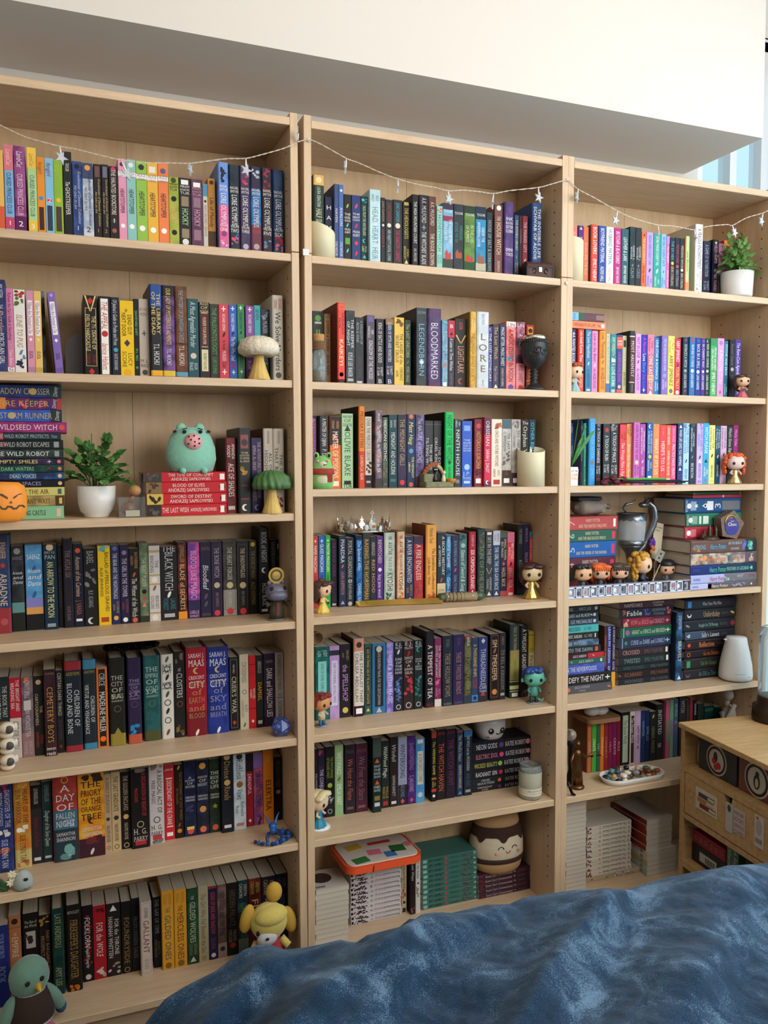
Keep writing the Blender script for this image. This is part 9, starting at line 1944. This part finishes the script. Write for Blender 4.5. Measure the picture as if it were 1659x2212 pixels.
for ph in (0, PI):
    tw = MB(); tw.tube([q+Vector((0, .0011*math.cos(i*1.3+ph), .0011*math.sin(i*1.3+ph))) for i, q in enumerate(fine)], .0008, 5); tw.build('wire', WR, sl_, True)
STARM = mat('clear_star', 'd4d8dc', .12, trans=.45, ior=1.2); TUBE = mat('bulb_tube', 'dfe0e0', .2)
for (px_, py_, tx_, ty_, yaw_) in ((129, 316, 133, 341, .4), (262, 346, 275, 376, .1), (407, 353, 412, 366, 1.0), (531, 342, 532, 368, .2), (643, 307, 644, 288, 1.3), (748, 342, 747, 362, 1.1), (860, 387, 860, 404, 1.3), (968, 412, 970, 430, .2), (1066, 418, 1064, 440, 1.4), (1163, 405, 1164, 427, .1), (1249, 409, 1247, 426, .7), (1334, 456, 1330, 476, .2), (1421, 486, 1424, 506, .9), (1500, 496, 1503, 514, 1.2), (1582, 487, 1587, 503, .2), (1648, 460, 1645, 478, .3)):
    a = inv @ frontpt(px_, py_, -.008); b = inv @ frontpt(tx_, ty_, -.010-.012*math.sin(yaw_))
    t_ = MB(); t_.tube([a, a.lerp(b, .5), b], [.0016, .0024, .0022], 8); so = t_.build('bulb_tube', TUBE, sl_, True)
    star = [((.0165 if k % 2 == 0 else .0065)*math.sin(k*PI/5), (.0165 if k % 2 == 0 else .0065)*math.cos(k*PI/5)) for k in range(10)]
    MB().prism(star, .004, Matrix.Translation(b+Vector((0, -.002, 0))) @ Matrix.Rotation(yaw_, 4, 'Z') @ Matrix.Rotation(yaw_*.4+.2, 4, 'Y')).build('star', STARM, so)
CLIP = mat('clear_clip', 'cfd0d0', .2)
for px_, py_, lab in ((666, 303, 'round clear cable clip at the top of the middle left panel'), (1225, 389, 'round clear cable clip at the top between middle and right bookcases'), (1223, 612, 'round clear cable clip on the seam between middle and right bookcases')):
    q = frontpt(px_, py_, -.001); o = MB().lathe([(0, -.004), (.0045, -.003), (.005, 0), (0, 0)], 14, m=Matrix.Rotation(-PI/2, 4, 'X')).build('cable_clip', CLIP, None, True); o.location = q; tag(o, lab, 'clip', 'clear cable clips')
q = frontpt(661, 545, -.001); o = MB().box((0, 0, 0), (.017, .002, .017), bev=.0006).build('square_clip', CLIP); o.location = q; tag(o, 'square clear adhesive clip on the middle left panel seam', 'clip', 'clear cable clips')

# ------------------------------------------------------------------ blue fleece blanket in the foreground
SIL_ = [(250, 2330), (300, 2240), (330, 2200), (360, 2165), (400, 2140), (470, 2105), (530, 2060), (560, 2048), (590, 2048), (620, 2058), (660, 2054), (700, 2046), (740, 2036), (775, 2042), (800, 2025), (870, 2008), (892, 1990), (930, 1990), (1000, 1974), (1060, 1960), (1110, 1958), (1140, 1944), (1200, 1934), (1260, 1925), (1300, 1926), (1340, 1934), (1400, 1915), (1450, 1901), (1520, 1886), (1600, 1873), (1660, 1868), (1800, 1850)]
YR = -.80
rid = []
for p in SIL_:
    d = ray(*p); k = (YR-CAM[1])/d[1]; q = CAM+k*d; rid.append((q[0], q[2]))
rx = np.array([r[0] for r in rid]); rz = np.array([r[1] for r in rid])
xat = lambda p: float(np.interp(p, [q[0] for q in SIL_], rx))
def fbm(x, y, seed=0):
    t = 0; a = 1; f = 1
    for k in range(4): t += a*math.sin(x*f*1.7+1.3*math.sin(y*f*1.1+k*2+seed)+k*1.9+seed)*math.cos(y*f*1.3+1.1*math.sin(x*f*.9+seed)+k); a *= .5; f *= 2.1
    return t
FOLDS = [(xat(565), .13, .035, 1.5), (xat(745), .06, .02, 1.9), (xat(893), .15, .045, 1.25), (xat(1110), .10, .03, 1.7), (xat(1275), .12, .035, .9), (xat(1400), .05, .018, 1.5), (xat(1560), .16, .04, 1.1)]
NX, NY = 420, 200; vs = []; fs = []
X_a, X_b = float(rx[0])-.02, 1.08
for j in range(NY+1):
    v = j/NY
    for i in range(NX+1):
        u = i/NX; x = X_a+(X_b-X_a)*u
        base = float(np.interp(x, rx, rz))
        smooth = float(np.interp(x, [-.6, -.45, -.3, 0, .4, 1.1], [.40, .60, .655, .655, .645, .62]))
        if v < .22:                                          # far side hanging down behind the ridge
            t = 1-v/.22; y = YR+.10*t**.6+.02*math.sin(x*14)*t; z = base-.62*t**1.7*min(1, base/.62)
        else:
            t = (v-.22)/.78; y = YR-.85*t; blend = math.exp(-(t*.85/.05)); z = base*blend+(smooth-.006)*(1-blend)
            cr = 0
            for (c0, w_, am, sl2) in FOLDS:
                e = (x-c0-(y-YR)*sl2)/w_; e += .35*math.sin(y*9+c0*20); e = e*2.4 if e > 0 else e*.9; cr += am*math.exp(-e*e)*(1-math.exp(-t*20))
            z += cr+.011*fbm(x*4, y*5)*(1-blend)+.0035*fbm(x*17, y*15, 3)*(1-blend*.6)-.03*t*t
        vs.append((x, y, max(z, .01)))
for j in range(NY):
    for i in range(NX): a = j*(NX+1)+i; fs.append((a, a+1, a+NX+2, a+NX+1))
def fleece():
    m = bpy.data.materials.new('blue_fleece'); m.use_nodes = True; nt = m.node_tree; b = nt.nodes['Principled BSDF']; N = nt.nodes.new; Lk = nt.links.new
    tc = N('ShaderNodeTexCoord')
    n1 = N('ShaderNodeTexNoise'); n1.inputs['Scale'].default_value = 9; n1.inputs['Detail'].default_value = 6; n1.inputs['Roughness'].default_value = .65; n1.inputs['Distortion'].default_value = .8; Lk(tc.outputs['Object'], n1.inputs[0])
    n2 = N('ShaderNodeTexNoise'); n2.inputs['Scale'].default_value = 520; n2.inputs['Detail'].default_value = 5; Lk(tc.outputs['Object'], n2.inputs[0])
    mx = N('ShaderNodeMath'); mx.operation = 'MULTIPLY_ADD'; mx.inputs[1].default_value = .62; Lk(n2.outputs['Fac'], mx.inputs[0]); Lk(n1.outputs['Fac'], mx.inputs[2])
    cr = N('ShaderNodeValToRGB'); e = cr.color_ramp.elements; e[0].position = .56; e[1].position = 1.1; e[0].color = (*lin('132436'), 1); e[1].color = (*lin('64809a'), 1); k = e.new(.84); k.color = (*lin('223c56'), 1)
    Lk(mx.outputs[0], cr.inputs[0]); Lk(cr.outputs[0], b.inputs['Base Color']); b.inputs['Roughness'].default_value = .95; b.inputs['Specular IOR Level'].default_value = .05; b.inputs['Sheen Weight'].default_value = .25; b.inputs['Sheen Tint'].default_value = (.6, .75, .9, 1)
    bp = N('ShaderNodeBump'); bp.inputs['Strength'].default_value = .7; bp.inputs['Distance'].default_value = .0022; Lk(n2.outputs['Fac'], bp.inputs['Height']); Lk(bp.outputs[0], b.inputs['Normal'])
    return m
bl = MB().add(vs, fs).build('blanket', fleece(), None, True); tag(bl, 'rumpled dark blue fleece blanket heaped across the foreground', 'blanket')
